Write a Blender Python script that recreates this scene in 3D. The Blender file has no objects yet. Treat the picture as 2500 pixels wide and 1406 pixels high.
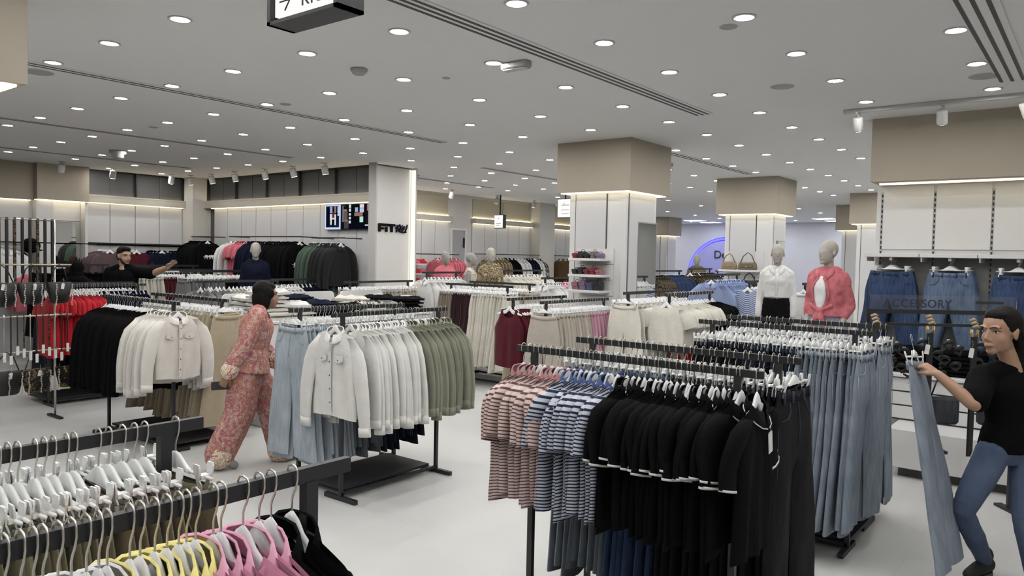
import bpy, bmesh, math, random
import numpy as np
from mathutils import Vector, Matrix, noise as mnoise
from mathutils.bvhtree import BVHTree

# ------------------------------------------------------------------ camera, world, exposure
scene = bpy.context.scene
COL = scene.collection
EYE = 1.80                      # phone held just above head height
CEIL = 3.154
YAW, PITCH, ROLL, FPX = .66422005, .04111037, .02066878, 1853.2125
_F = Vector((math.cos(YAW)*math.cos(PITCH), math.sin(YAW)*math.cos(PITCH), -math.sin(PITCH)))
_R = Vector((math.sin(YAW), -math.cos(YAW), 0.0))
_U = _R.cross(_F)
_r = math.cos(ROLL)*_R + math.sin(ROLL)*_U
_u = -math.sin(ROLL)*_R + math.cos(ROLL)*_U
cam_data = bpy.data.cameras.new('camera')
cam_data.sensor_width = 36.0
cam_data.lens = FPX/2500*36.0
cam_data.clip_start = .05
cam_data.clip_end = 200
cam = bpy.data.objects.new('camera', cam_data)
cam.matrix_world = Matrix(((_r.x, _u.x, -_F.x, 0), (_r.y, _u.y, -_F.y, 0), (_r.z, _u.z, -_F.z, EYE), (0, 0, 0, 1)))
COL.objects.link(cam)
scene.camera = cam

world = bpy.data.worlds.new('world')
scene.world = world
world.use_nodes = True
world.node_tree.nodes['Background'].inputs[0].default_value = (.8, .85, .9, 1)
world.node_tree.nodes['Background'].inputs[1].default_value = .02

vs = scene.view_settings
vs.view_transform = 'Standard'
vs.look = 'None'
vs.gamma = 1.0
vs.exposure = 0.0
vs.use_curve_mapping = False
scene.cycles.use_denoising = True
scene.cycles.max_bounces = 4
scene.cycles.diffuse_bounces = 2
scene.cycles.glossy_bounces = 2
scene.cycles.transmission_bounces = 3
scene.cycles.caustics_reflective = False
scene.cycles.caustics_refractive = False
scene.cycles.use_adaptive_sampling = True
scene.cycles.adaptive_threshold = .2
scene.cycles.sample_clamp_indirect = 4.0

DOWNLIGHT = 176.0                # strength of each ceiling downlight lens
COVE = 2.9                      # strength of the warm cove strips

random.seed(7)
rng = np.random.default_rng(7)
# ------------------------------------------------------------------ helpers
def lin(c):
    c = c/255.0
    return c/12.92 if c <= .04045 else ((c+.055)/1.055)**2.4

def rgb(r, g, b):
    return (lin(r), lin(g), lin(b), 1.0)

def link(o, parent=None):
    COL.objects.link(o)
    if parent is not None:
        o.parent = parent
    return o

def tag(o, label=None, cat=None, group=None, kind=None):
    if label: o['label'] = label
    if cat: o['category'] = cat
    if group: o['group'] = group
    if kind: o['kind'] = kind
    return o

def thing(name, label, cat, loc=(0, 0, 0), rz=0.0, group=None):
    o = bpy.data.objects.new(name, None)
    o.empty_display_size = .05
    o.location = loc
    o.rotation_euler = (0, 0, rz)
    link(o)
    return tag(o, label, cat, group)

def mesh_from(V, Fa, UV=None, mats=None, midx=None, smooth=True, name='mesh'):
    me = bpy.data.meshes.new(name)
    me.from_pydata([tuple(map(float, v)) for v in V], [], [tuple(int(i) for i in f) for f in Fa])
    if UV is not None:
        uvl = me.uv_layers.new(name='UVMap')
        li = np.empty(len(me.loops), dtype=np.int32)
        me.loops.foreach_get('vertex_index', li)
        uvl.data.foreach_set('uv', np.asarray(UV, dtype=np.float32)[li].ravel())
    for m in (mats or []):
        me.materials.append(m)
    if midx is not None:
        me.polygons.foreach_set('material_index', np.asarray(midx, dtype=np.int32))
    if smooth:
        me.polygons.foreach_set('use_smooth', np.ones(len(me.polygons), dtype=bool))
    me.update()
    return me

def mobj(name, me, parent=None, loc=(0, 0, 0), rz=0.0):
    o = bpy.data.objects.new(name, me)
    o.location = loc
    o.rotation_euler = (0, 0, rz)
    return link(o, parent)

class MB:
    """collects shapes and builds ONE mesh object"""
    def __init__(self):
        self.V, self.F, self.U, self.S = [], [], [], []
    def add(self, V, Fa, UV=None, smooth=True):
        b = len(self.V)
        self.V += [tuple(v) for v in V]
        self.F += [tuple(i+b for i in f) for f in Fa]
        self.S += [smooth]*len(Fa)
        self.U += [tuple(u) for u in UV] if UV is not None else [(v[0], v[2]) for v in V]
        return self
    def box(self, x0, x1, y0, y1, z0, z1, bev=0.0):
        if bev:
            return self.rbox(x0, x1, y0, y1, z0, z1, bev)
        V = [(x0,y0,z0),(x1,y0,z0),(x1,y1,z0),(x0,y1,z0),(x0,y0,z1),(x1,y0,z1),(x1,y1,z1),(x0,y1,z1)]
        return self.add(V, [(0,3,2,1),(4,5,6,7),(0,1,5,4),(1,2,6,5),(2,3,7,6),(3,0,4,7)], smooth=False)
    def rbox(self, x0, x1, y0, y1, z0, z1, b):
        """box with chamfered edges"""
        V = []; 
        cs = [(sx, sy, sz) for sz in (0, 1) for sy in (0, 1) for sx in (0, 1)]
        X = (x0, x1); Y = (y0, y1); Z = (z0, z1); s = (b, -b)
        for (i, j, k) in cs:
            V += [(X[i], Y[j]+s[j], Z[k]+s[k]), (X[i]+s[i], Y[j], Z[k]+s[k]), (X[i]+s[i], Y[j]+s[j], Z[k])]
        Fa = []
        ci = lambda i, j, k, a: ((k*4+j*2+i)*3+a)
        for i in (0, 1):
            q = [ci(i,0,0,0), ci(i,1,0,0), ci(i,1,1,0), ci(i,0,1,0)]; Fa.append(q if i else q[::-1])
        for j in (0, 1):
            q = [ci(0,j,0,1), ci(1,j,0,1), ci(1,j,1,1), ci(0,j,1,1)]; Fa.append(q[::-1] if j else q)
        for k in (0, 1):
            q = [ci(0,0,k,2), ci(1,0,k,2), ci(1,1,k,2), ci(0,1,k,2)]; Fa.append(q if k else q[::-1])
        for j in (0, 1):
            for k in (0, 1):
                Fa.append([ci(0,j,k,1), ci(1,j,k,1), ci(1,j,k,2), ci(0,j,k,2)])
        for i in (0, 1):
            for k in (0, 1):
                Fa.append([ci(i,0,k,0), ci(i,1,k,0), ci(i,1,k,2), ci(i,0,k,2)])
        for i in (0, 1):
            for j in (0, 1):
                Fa.append([ci(i,j,0,0), ci(i,j,1,0), ci(i,j,1,1), ci(i,j,0,1)])
        for (i, j, k) in cs:
            Fa.append([ci(i,j,k,0), ci(i,j,k,1), ci(i,j,k,2)])
        return self.add(V, Fa, smooth=False)
    def tube(self, pts, r, n=8, cap=True, ref=None, smooth=True):
        """r: float, list of floats, or list of (ra, rb)"""
        P = [Vector(p) for p in pts]; m = len(P)
        R = r if isinstance(r, (list, tuple)) and not isinstance(r, (int, float)) else [r]*m
        R = [(q, q) if isinstance(q, (int, float)) else q for q in R]
        T = []
        for i in range(m):
            a = P[max(0, i-1)]; b = P[min(m-1, i+1)]
            t = (b-a); T.append(t.normalized() if t.length > 1e-9 else Vector((0, 0, 1)))
        u = Vector(ref) if ref is not None else (Vector((0, 0, 1)) if abs(T[0].z) < .9 else Vector((1, 0, 0)))
        V = []; Fa = []; UV = []; L = 0
        for i in range(m):
            if i: L += (P[i]-P[i-1]).length
            u = (u - T[i]*u.dot(T[i]))
            if u.length < 1e-6: u = T[i].orthogonal()
            u.normalize(); w = T[i].cross(u)
            for k in range(n):
                a = 2*math.pi*k/n
                V.append(P[i] + u*(math.cos(a)*R[i][0]) + w*(math.sin(a)*R[i][1])); UV.append((k/n*.2, L))
        for i in range(m-1):
            for k in range(n):
                k2 = (k+1) % n
                Fa.append((i*n+k, i*n+k2, (i+1)*n+k2, (i+1)*n+k))
        if cap:
            Fa.append(tuple(range(n-1, -1, -1))); Fa.append(tuple((m-1)*n+k for k in range(n)))
        return self.add(V, Fa, UV, smooth)
    def lathe(self, prof, n=20, c=(0, 0, 0), cap=True):
        V = []; Fa = []
        for (r, z) in prof:
            for k in range(n):
                a = 2*math.pi*k/n
                V.append((c[0]+r*math.cos(a), c[1]+r*math.sin(a), c[2]+z))
        m = len(prof)
        for i in range(m-1):
            for k in range(n):
                k2 = (k+1) % n
                Fa.append((i*n+k, i*n+k2, (i+1)*n+k2, (i+1)*n+k))
        if cap:
            Fa.append(tuple(range(n-1, -1, -1))); Fa.append(tuple((m-1)*n+k for k in range(n)))
        return self.add(V, Fa)
    def ell(self, c, r, nu=14, nv=9, rot=None):
        """ellipsoid"""
        c = Vector(c); V = []; Fa = []
        M = rot if rot is not None else Matrix.Identity(3)
        V.append(c + M @ Vector((0, 0, r[2])))
        for i in range(1, nv):
            t = math.pi*i/nv
            for k in range(nu):
                a = 2*math.pi*k/nu
                V.append(c + M @ Vector((r[0]*math.sin(t)*math.cos(a), r[1]*math.sin(t)*math.sin(a), r[2]*math.cos(t))))
        V.append(c + M @ Vector((0, 0, -r[2])))
        for k in range(nu): Fa.append((0, 1+k, 1+(k+1) % nu))
        for i in range(nv-2):
            for k in range(nu):
                k2 = (k+1) % nu
                Fa.append((1+i*nu+k, 1+(i+1)*nu+k, 1+(i+1)*nu+k2, 1+i*nu+k2))
        b = 1+(nv-2)*nu
        for k in range(nu): Fa.append((len(V)-1, b+(k+1) % nu, b+k))
        return self.add(V, Fa)
    def prism(self, out, t0, t1, axis='y', smooth=False):
        """2D outline extruded along an axis; outline in the two other axes"""
        n = len(out)
        def P(a, b, t):
            return (a, t, b) if axis == 'y' else ((t, a, b) if axis == 'x' else (a, b, t))
        V = [P(a, b, t0) for a, b in out] + [P(a, b, t1) for a, b in out]
        Fa = [tuple(range(n)), tuple(range(2*n-1, n-1, -1))]
        Fa += [(k, k+n, (k+1) % n+n, (k+1) % n) for k in range(n)]
        return self.add(V, Fa, smooth=smooth)
    def grid(self, G, UV=None, smooth=True, flip=False):
        """G[nv][nu] of points"""
        nv, nu = len(G), len(G[0])
        V = [p for row in G for p in row]
        Fa = []
        for i in range(nv-1):
            for k in range(nu-1):
                f = (i*nu+k, i*nu+k+1, (i+1)*nu+k+1, (i+1)*nu+k)
                Fa.append(f[::-1] if flip else f)
        return self.add(V, Fa, UV, smooth)
    def xf(self, M, start=0):
        """transform all vertices added since start"""
        for i in range(start, len(self.V)):
            self.V[i] = tuple(M @ Vector(self.V[i]))
        return self
    def mesh(self, mat=None, name='mesh', smooth=True):
        me = mesh_from(self.V, self.F, self.U, [mat] if mat else None, None, False, name)
        if smooth:
            me.polygons.foreach_set('use_smooth', np.array(self.S, dtype=bool))
        return me
    def build(self, name, mat, parent=None, loc=(0, 0, 0), rz=0.0, smooth=True):
        return mobj(name, self.mesh(mat, name, smooth), parent, loc, rz)

ORD = ['', 'first', 'second', 'third', 'fourth', 'fifth', 'sixth', 'seventh', 'eighth', 'ninth', 'tenth', 'eleventh', 'twelfth',
       'thirteenth', 'fourteenth', 'fifteenth', 'sixteenth', 'seventeenth', 'eighteenth', 'nineteenth', 'twentieth']
TENS = {2: 'twenty', 3: 'thirty', 4: 'forty', 5: 'fifty', 6: 'sixty', 7: 'seventy'}
def ordn(n):
    if n <= 20: return ORD[n]
    t, u = divmod(n, 10)
    return TENS[t] + '-' + ORD[u] if u else {3: 'thirtieth', 4: 'fortieth', 5: 'fiftieth', 6: 'sixtieth', 7: 'seventieth'}[t]

# ------------------------------------------------------------------ materials
MATS = {}
def nodes_of(m):
    m.use_nodes = True
    nt = m.node_tree
    return nt, nt.nodes['Principled BSDF']

def mat(name, col, rough=.6, metal=0.0, bump=0.0, bscale=60.0, var=0.0, vscale=6.0, objvar=0.0, sheen=0.0, spec=.5, emit=0.0, coat=0.0, trans=0.0, sub=0.0):
    """plain procedural surface: colour with soft noise variation, fine relief, per-object shade"""
    if name in MATS: return MATS[name]
    m = bpy.data.materials.new(name)
    nt, b = nodes_of(m)
    N = nt.nodes; Lk = nt.links
    b.inputs['Base Color'].default_value = col
    b.inputs['Roughness'].default_value = rough
    b.inputs['Metallic'].default_value = metal
    b.inputs['Specular IOR Level'].default_value = spec
    if sheen: b.inputs['Sheen Weight'].default_value = sheen
    if coat: b.inputs['Coat Weight'].default_value = coat
    if trans: b.inputs['Transmission Weight'].default_value = trans
    if sub:
        b.inputs['Subsurface Weight'].default_value = sub
        b.inputs['Subsurface Radius'].default_value = (.02, .008, .004)
    if emit:
        b.inputs['Emission Color'].default_value = col
        b.inputs['Emission Strength'].default_value = emit
    src = None
    if var or bump:
        tc = N.new('ShaderNodeTexCoord')
    if var or objvar:
        hsv = N.new('ShaderNodeHueSaturation'); hsv.inputs['Color'].default_value = col
        val = None
        if var:
            nz = N.new('ShaderNodeTexNoise'); nz.inputs['Scale'].default_value = vscale; nz.inputs['Detail'].default_value = 4
            Lk.new(tc.outputs['Object'], nz.inputs['Vector'])
            mr = N.new('ShaderNodeMapRange'); mr.inputs[1].default_value = .3; mr.inputs[2].default_value = .7
            mr.inputs[3].default_value = 1-var; mr.inputs[4].default_value = 1+var
            Lk.new(nz.outputs['Fac'], mr.inputs[0]); val = mr.outputs[0]
        if objvar:
            oi = N.new('ShaderNodeObjectInfo')
            mo = N.new('ShaderNodeMapRange'); mo.inputs[3].default_value = 1-objvar; mo.inputs[4].default_value = 1+objvar
            Lk.new(oi.outputs['Random'], mo.inputs[0])
            if val is not None:
                mu = N.new('ShaderNodeMath'); mu.operation = 'MULTIPLY'
                Lk.new(val, mu.inputs[0]); Lk.new(mo.outputs[0], mu.inputs[1]); val = mu.outputs[0]
            else: val = mo.outputs[0]
        Lk.new(val, hsv.inputs['Value'])
        Lk.new(hsv.outputs['Color'], b.inputs['Base Color'])
    if bump:
        n2 = N.new('ShaderNodeTexNoise'); n2.inputs['Scale'].default_value = bscale; n2.inputs['Detail'].default_value = 3
        Lk.new(tc.outputs['Object'], n2.inputs['Vector'])
        bp = N.new('ShaderNodeBump'); bp.inputs['Strength'].default_value = bump; bp.inputs['Distance'].default_value = .01
        Lk.new(n2.outputs['Fac'], bp.inputs['Height'])
        Lk.new(bp.outputs['Normal'], b.inputs['Normal'])
    MATS[name] = m
    return m

def fabric(name, col, rough=.85, var=.05, objvar=.06, bump=.25, sheen=.15):
    return mat(name, col, rough=rough, var=var, vscale=9, objvar=objvar, bump=bump, bscale=45, sheen=sheen, spec=.25)

def emitter(name, col, s):
    if name in MATS: return MATS[name]
    m = bpy.data.materials.new(name)
    m.use_nodes = True
    nt = m.node_tree; nt.nodes.clear()
    o = nt.nodes.new('ShaderNodeOutputMaterial'); e = nt.nodes.new('ShaderNodeEmission')
    e.inputs[0].default_value = col; e.inputs[1].default_value = s
    nt.links.new(e.outputs[0], o.inputs[0])
    MATS[name] = m
    return m

def striped(name, c1, c2, period=.024, duty=.5):
    """knitted stripes running round the garment, laid along its own length"""
    if name in MATS: return MATS[name]
    m = bpy.data.materials.new(name); nt, b = nodes_of(m); N = nt.nodes; Lk = nt.links
    uv = N.new('ShaderNodeUVMap'); sp = N.new('ShaderNodeSeparateXYZ'); Lk.new(uv.outputs[0], sp.inputs[0])
    d = N.new('ShaderNodeMath'); d.operation = 'DIVIDE'; d.inputs[1].default_value = period; Lk.new(sp.outputs['Y'], d.inputs[0])
    fr = N.new('ShaderNodeMath'); fr.operation = 'FRACT'; Lk.new(d.outputs[0], fr.inputs[0])
    gt = N.new('ShaderNodeMath'); gt.operation = 'LESS_THAN'; gt.inputs[1].default_value = duty; Lk.new(fr.outputs[0], gt.inputs[0])
    mx = N.new('ShaderNodeMix'); mx.data_type = 'RGBA'; mx.inputs[6].default_value = c1; mx.inputs[7].default_value = c2
    Lk.new(gt.outputs[0], mx.inputs[0]); Lk.new(mx.outputs[2], b.inputs['Base Color'])
    b.inputs['Roughness'].default_value = .85; b.inputs['Specular IOR Level'].default_value = .25
    MATS[name] = m
    return m

def denim(name, base, light, rough=.85, fade=.5):
    """denim: vertical streaks, whiskered fading, twill grain"""
    if name in MATS: return MATS[name]
    m = bpy.data.materials.new(name); nt, b = nodes_of(m); N = nt.nodes; Lk = nt.links
    uv = N.new('ShaderNodeUVMap'); mp = N.new('ShaderNodeMapping'); mp.inputs['Scale'].default_value = (60, 7, 1)
    Lk.new(uv.outputs[0], mp.inputs[0])
    n1 = N.new('ShaderNodeTexNoise'); n1.inputs['Scale'].default_value = 1; n1.inputs['Detail'].default_value = 5; Lk.new(mp.outputs[0], n1.inputs['Vector'])
    tc = N.new('ShaderNodeTexCoord')
    n2 = N.new('ShaderNodeTexNoise'); n2.inputs['Scale'].default_value = 5; n2.inputs['Detail'].default_value = 2; Lk.new(tc.outputs['Object'], n2.inputs['Vector'])
    ad = N.new('ShaderNodeMath'); ad.operation = 'ADD'; Lk.new(n1.outputs['Fac'], ad.inputs[0]); Lk.new(n2.outputs['Fac'], ad.inputs[1])
    mr = N.new('ShaderNodeMapRange'); mr.inputs[1].default_value = .75; mr.inputs[2].default_value = 1.3; mr.inputs[3].default_value = 0; mr.inputs[4].default_value = fade*1.6
    Lk.new(ad.outputs[0], mr.inputs[0])
    mx = N.new('ShaderNodeMix'); mx.data_type = 'RGBA'; mx.inputs[6].default_value = base; mx.inputs[7].default_value = light
    Lk.new(mr.outputs[0], mx.inputs[0])
    oi = N.new('ShaderNodeObjectInfo'); mo = N.new('ShaderNodeMapRange'); mo.inputs[3].default_value = .86; mo.inputs[4].default_value = 1.12; Lk.new(oi.outputs['Random'], mo.inputs[0])
    hs = N.new('ShaderNodeHueSaturation'); Lk.new(mx.outputs[2], hs.inputs['Color']); Lk.new(mo.outputs[0], hs.inputs['Value'])
    Lk.new(hs.outputs['Color'], b.inputs['Base Color'])
    b.inputs['Roughness'].default_value = rough; b.inputs['Specular IOR Level'].default_value = .2
    bp = N.new('ShaderNodeBump'); bp.inputs['Strength'].default_value = .3; bp.inputs['Distance'].default_value = .006
    Lk.new(n1.outputs['Fac'], bp.inputs['Height']); Lk.new(bp.outputs[0], b.inputs['Normal'])
    MATS[name] = m
    return m

def printed(name, stops, scale=9.0, detail=3.0, cells=True, seed=0.0):
    """all-over print: cell pattern broken by noise, coloured by a ramp"""
    if name in MATS: return MATS[name]
    m = bpy.data.materials.new(name); nt, b = nodes_of(m); N = nt.nodes; Lk = nt.links
    tc = N.new('ShaderNodeTexCoord')
    n1 = N.new('ShaderNodeTexNoise'); n1.inputs['Scale'].default_value = scale*.55; n1.inputs['Detail'].default_value = detail
    n1.noise_dimensions = '4D'; n1.inputs['W'].default_value = seed
    Lk.new(tc.outputs['Object'], n1.inputs['Vector'])
    fac = n1.outputs['Fac']
    if cells:
        v = N.new('ShaderNodeTexVoronoi'); v.inputs['Scale'].default_value = scale*3.2; Lk.new(tc.outputs['Object'], v.inputs['Vector'])
        mu = N.new('ShaderNodeMath'); mu.operation = 'MULTIPLY_ADD'; mu.inputs[1].default_value = .42; Lk.new(v.outputs['Distance'], mu.inputs[0]); Lk.new(fac, mu.inputs[2])
        fac = mu.outputs[0]
    cr = N.new('ShaderNodeValToRGB'); e = cr.color_ramp.elements
    while len(e) < len(stops): e.new(.5)
    for i, (p, c) in enumerate(stops):
        e[i].position = p; e[i].color = c
    cr.color_ramp.interpolation = 'CONSTANT' if cells else 'LINEAR'
    Lk.new(fac, cr.inputs[0]); Lk.new(cr.outputs[0], b.inputs['Base Color'])
    b.inputs['Roughness'].default_value = .85; b.inputs['Specular IOR Level'].default_value = .25
    MATS[name] = m
    return m

M_CEIL = mat('ceiling_paint', (.88, .88, .87, 1), .9, var=.01, vscale=.6, bump=.02, bscale=120)
M_WHITE = mat('white_laminate', (.74, .735, .73, 1), .45, var=.012, vscale=2)
M_PANEL = mat('grey_white_panel', (.66, .655, .665, 1), .5, var=.015, vscale=1.5)
M_PLASTER = mat('white_plaster', (.66, .64, .61, 1), .85, var=.015, vscale=1.2)
M_BEIGE = mat('beige_bulkhead_paint', (.40, .355, .285, 1), .8, var=.02, vscale=1.5, bump=.03, bscale=90)
M_BEIGE_L = mat('beige_cornice', (.52, .48, .40, 1), .7, var=.02)
M_GREYPANEL = mat('dark_grey_panel', (.085, .085, .088, 1), .6, var=.03)
M_GAP = mat('panel_joint', (.10, .10, .10, 1), .8, var=.02)
M_BLACK = mat('black_powder_coat', (.018, .019, .022, 1), .45, bump=.05, bscale=300, var=.05)
M_BLACKWOOD = mat('black_base_board', (.022, .022, .024, 1), .55, var=.08)
M_CHROME = mat('hook_steel', (.62, .60, .56, 1), .28, metal=1.0, var=.02)
M_GOLD = mat('gold_metal', (.75, .55, .25, 1), .3, metal=1.0, var=.03)
M_HANGER = mat('white_hanger_plastic', (.86, .86, .86, 1), .35, objvar=.05, var=.01)
M_CLEARPL = mat('frosted_clip_plastic', (.87, .88, .87, 1), .3, objvar=.05, var=.01)
M_TAG = mat('paper_tag', (.80, .79, .77, 1), .7, var=.03, vscale=40)
M_INK = mat('dark_print', (.03, .03, .035, 1), .7, var=.02)
M_LENS = emitter('downlight_lens', (1.0, .99, .97, 1), DOWNLIGHT)
M_TRIM = mat('downlight_trim', (.62, .62, .62, 1), .5, var=.02)
M_COVE = emitter('warm_cove_strip', (1.0, .87, .60, 1), COVE)
M_COVE_DIM = emitter('warm_cove_strip_dim', (1.0, .87, .60, 1), COVE*.55)
M_COVE_UP = emitter('warm_upward_strip', (1.0, .87, .62, 1), COVE*4.0)
M_MIRROR = mat('mirror_glass', (.80, .82, .80, 1), .02, metal=1.0, var=.01)
M_LIGHTBOX = emitter('lightbox_face', (1.0, .985, .97, 1), 1.0)

def floor_mat():
    m = bpy.data.materials.new('pale_polished_floor'); nt, b = nodes_of(m); N = nt.nodes; Lk = nt.links
    tc = N.new('ShaderNodeTexCoord')
    n1 = N.new('ShaderNodeTexNoise'); n1.inputs['Scale'].default_value = .7; n1.inputs['Detail'].default_value = 5; Lk.new(tc.outputs['Object'], n1.inputs['Vector'])
    cr = N.new('ShaderNodeValToRGB'); cr.color_ramp.elements[0].position = .35; cr.color_ramp.elements[0].color = (.60, .60, .585, 1)
    cr.color_ramp.elements[1].position = .65; cr.color_ramp.elements[1].color = (.655, .655, .64, 1)
    Lk.new(n1.outputs['Fac'], cr.inputs[0])
    br = N.new('ShaderNodeTexBrick'); br.offset = 0; br.inputs['Scale'].default_value = 1; br.inputs['Brick Width'].default_value = .9; br.inputs['Row Height'].default_value = .9
    br.inputs['Mortar Size'].default_value = .002; br.inputs['Color1'].default_value = (1,1,1,1); br.inputs['Color2'].default_value = (.985,.985,.985,1); br.inputs['Mortar'].default_value = (.90,.90,.89,1)
    Lk.new(tc.outputs['Object'], br.inputs['Vector'])
    mx = N.new('ShaderNodeMix'); mx.data_type = 'RGBA'; mx.blend_type = 'MULTIPLY'; mx.inputs[0].default_value = 1
    Lk.new(cr.outputs[0], mx.inputs[6]); Lk.new(br.outputs[0], mx.inputs[7]); Lk.new(mx.outputs[2], b.inputs['Base Color'])
    b.inputs['Roughness'].default_value = .42; b.inputs['Specular IOR Level'].default_value = .4
    return m
M_FLOOR = floor_mat()
# ------------------------------------------------------------------ the setting
def struct(name, mb, m, parent=None):
    o = mb.build(name, m, parent)
    if parent is None: o['kind'] = 'structure'
    return o

floor = struct('floor', MB().box(-3, 26.4, -4, 16, -.1, 0), M_FLOOR)
ceiling = struct('ceiling', MB().box(-3, 26.4, -4, 16, CEIL, CEIL+.1), M_CEIL)
wall_back = struct('wall_back', MB().box(-3, 7.95, 13.80, 13.95, 0, CEIL), M_PLASTER)
wall_inner = struct('wall_inner', MB().box(7.82, 7.97, 8.72, 13.80, 0, CEIL), M_PLASTER)
wall_far = struct('wall_far', MB().box(7.97, 18.8, 11.42, 11.57, 0, CEIL), M_PLASTER)
wall_side = struct('wall_side', MB().box(18.65, 18.8, 11.57, 15.85, 0, CEIL).box(18.65, 26.35, 15.85, 16, 0, CEIL), M_PLASTER)
wall_end = struct('wall_end', MB().box(26.2, 26.35, -4, 15.85, 0, CEIL), mat('cool_white_wall', (.70, .70, .74, 1), .7, var=.01))
wall_right = struct('wall_right', MB().box(-3, 26.3, -4.0, -3.85, 0, CEIL), M_PLASTER)
wall_near = struct('wall_near', MB().box(-3, -2.85, -3.85, 13.8, 0, CEIL), M_PLASTER)

_pm = {}
def panel_piece(parent, axis, a0, a1, c, z0, z1, m, name='panel', t=.018):
    """flat board proud of a wall; axis 'x': runs along x at y=c (front towards -y); 'y': runs along y at x=c (front towards -x)"""
    mb = MB()
    if axis == 'x': mb.box(a0, a1, c-t, c, z0, z1)
    else: mb.box(c-t, c, a0, a1, z0, z1)
    return mb.build(name, m, parent)

# --- back wall: grey panels below, dark lit panels above, beige cornice between with cove light
g = .006
for k in range(4):
    a = 5.70 + .44*k
    panel_piece(wall_back, 'x', a+g, a+.44-g, 13.80, .05, 2.59, M_PANEL)
    panel_piece(wall_back, 'x', a+g, a+.44-g, 13.80, 2.70, 3.13, M_GREYPANEL)
panel_piece(wall_back, 'x', 5.70, 7.46, 13.80, .04, CEIL-.01, M_GAP, 'panel_backing', t=.004)
for a in (6.58, 7.46):
    panel_piece(wall_back, 'x', a-.012, a+.012, 13.78, 2.66, CEIL-.02, M_BLACK, 'divider', t=.05)
panel_piece(wall_back, 'x', 5.70, 7.46, 13.78, 3.125, CEIL-.002, M_BLACK, 'top_trim', t=.02)
panel_piece(wall_back, 'x', 5.68, 7.50, 13.80, 2.585, 2.69, M_BEIGE_L, 'cornice', t=.14)
MB().box(5.68, 7.50, 13.655, 13.67, 2.69, 2.715).build('cornice_lip', M_BEIGE_L, wall_back)
panel_piece(wall_back, 'x', 5.70, 7.46, 13.78, 2.691, 2.70, M_COVE_UP, 'light_strip', t=.018)
panel_piece(wall_back, 'x', 5.72, 7.44, 13.76, 2.574, 2.584, M_COVE, 'light_strip', t=.05)
# plaster corner post between the two panelled walls
struct('trim_1', MB().box(7.47, 7.82, 13.42, 13.80, 0, CEIL), M_PLASTER)
# beige bulkheads on the left of the back wall, with white panels and a mirror below
bulk = struct('wall_bulkhead_1', MB().box(4.91, 5.70, 13.55, 13.80, 2.575, CEIL), M_BEIGE)
MB().box(4.95, 5.66, 13.60, 13.78, 2.562, 2.574).build('light_strip', M_COVE, bulk)
bulk2 = struct('wall_bulkhead_2', MB().box(-1, 4.91, 13.68, 13.80, 2.56, CEIL), M_BEIGE)
MB().box(-.9, 4.88, 13.72, 13.79, 2.548, 2.559).build('light_strip', M_COVE, bulk2)
for k in range(6):
    a = 4.88 - .46*(k+1)
    panel_piece(wall_back, 'x', a+g, a+.46-g, 13.80, .05, 2.54, M_PANEL)
struct('trim_2', MB().box(4.93, 5.19, 13.66, 13.80, 0, 2.56), M_WHITE)
struct('trim_3', MB().box(5.655, 5.70, 13.60, 13.80, 0, 2.56), M_WHITE)
panel_piece(wall_back, 'x', 5.20, 5.65, 13.80, 2.25, 2.55, M_PANEL)

# --- inner wall (sportswear): same build-up along y
for k in range(10):
    a = 8.74 + .451*k
    panel_piece(wall_inner, 'y', a+g, a+.451-g, 7.82, .05, 2.58, M_PANEL)
for k in range(5):
    a = 8.74 + .935*k
    for h in (0, 1):
        panel_piece(wall_inner, 'y', a+.4675*h+g, a+.4675*(h+1)-g, 7.82, 2.71, 3.13, M_GREYPANEL)
    panel_piece(wall_inner, 'y', a+.923, a+.947, 7.80, 2.66, CEIL-.02, M_BLACK, 'divider', t=.05)
panel_piece(wall_inner, 'y', 8.74, 13.40, 7.82, .04, CEIL-.01, M_GAP, 'panel_backing', t=.004)
panel_piece(wall_inner, 'y', 8.74, 13.42, 7.82, 2.59, 2.70, M_BEIGE_L, 'cornice', t=.14)
MB().box(7.675, 7.69, 8.74, 13.42, 2.70, 2.725).build('cornice_lip', M_BEIGE_L, wall_inner)
panel_piece(wall_inner, 'y', 8.74, 13.42, 7.80, 3.125, CEIL-.002, M_BLACK, 'top_trim', t=.02)
panel_piece(wall_inner, 'y', 8.74, 13.40, 7.80, 2.701, 2.71, M_COVE_UP, 'light_strip', t=.018)
panel_piece(wall_inner, 'y', 8.74, 13.24, 7.78, 2.579, 2.589, M_COVE, 'light_strip', t=.05)

# --- illuminated pillar at the end of the inner wall
pillar = struct('column_1', MB().box(7.98, 8.47, 8.72, 8.95, 0, CEIL), mat('pillar_side', (.55, .54, .52, 1), .6, var=.02))
MB().box(7.62, 7.65, 8.56, 8.72, 0, CEIL).build('edge_fin', MATS['pillar_side'], pillar)
MB().box(8.45, 8.47, 8.56, 8.72, 0, CEIL).build('edge_fin', MATS['pillar_side'], pillar)
MB().box(7.65, 7.654, 8.57, 8.665, .3, 3.12).build('light_strip', emitter('pillar_edge_light', (1, .93, .75, 1), 1.3), pillar)
MB().box(7.654, 7.684, 8.674, 8.68, .2, 3.13).build('edge_diffuser', emitter('pillar_diffuser', (1, .95, .80, 1), .95), pillar)
MB().box(8.416, 8.446, 8.674, 8.68, .2, 3.13).build('edge_diffuser', MATS['pillar_diffuser'], pillar)
MB().box(8.446, 8.45, 8.57, 8.665, .3, 3.12).build('light_strip', MATS['pillar_edge_light'], pillar)
MB().box(7.65, 8.45, 8.68, 8.72, .2, 3.13).build('face_panel', mat('pillar_face', (.70, .685, .67, 1), .6, var=.01), pillar)

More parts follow.
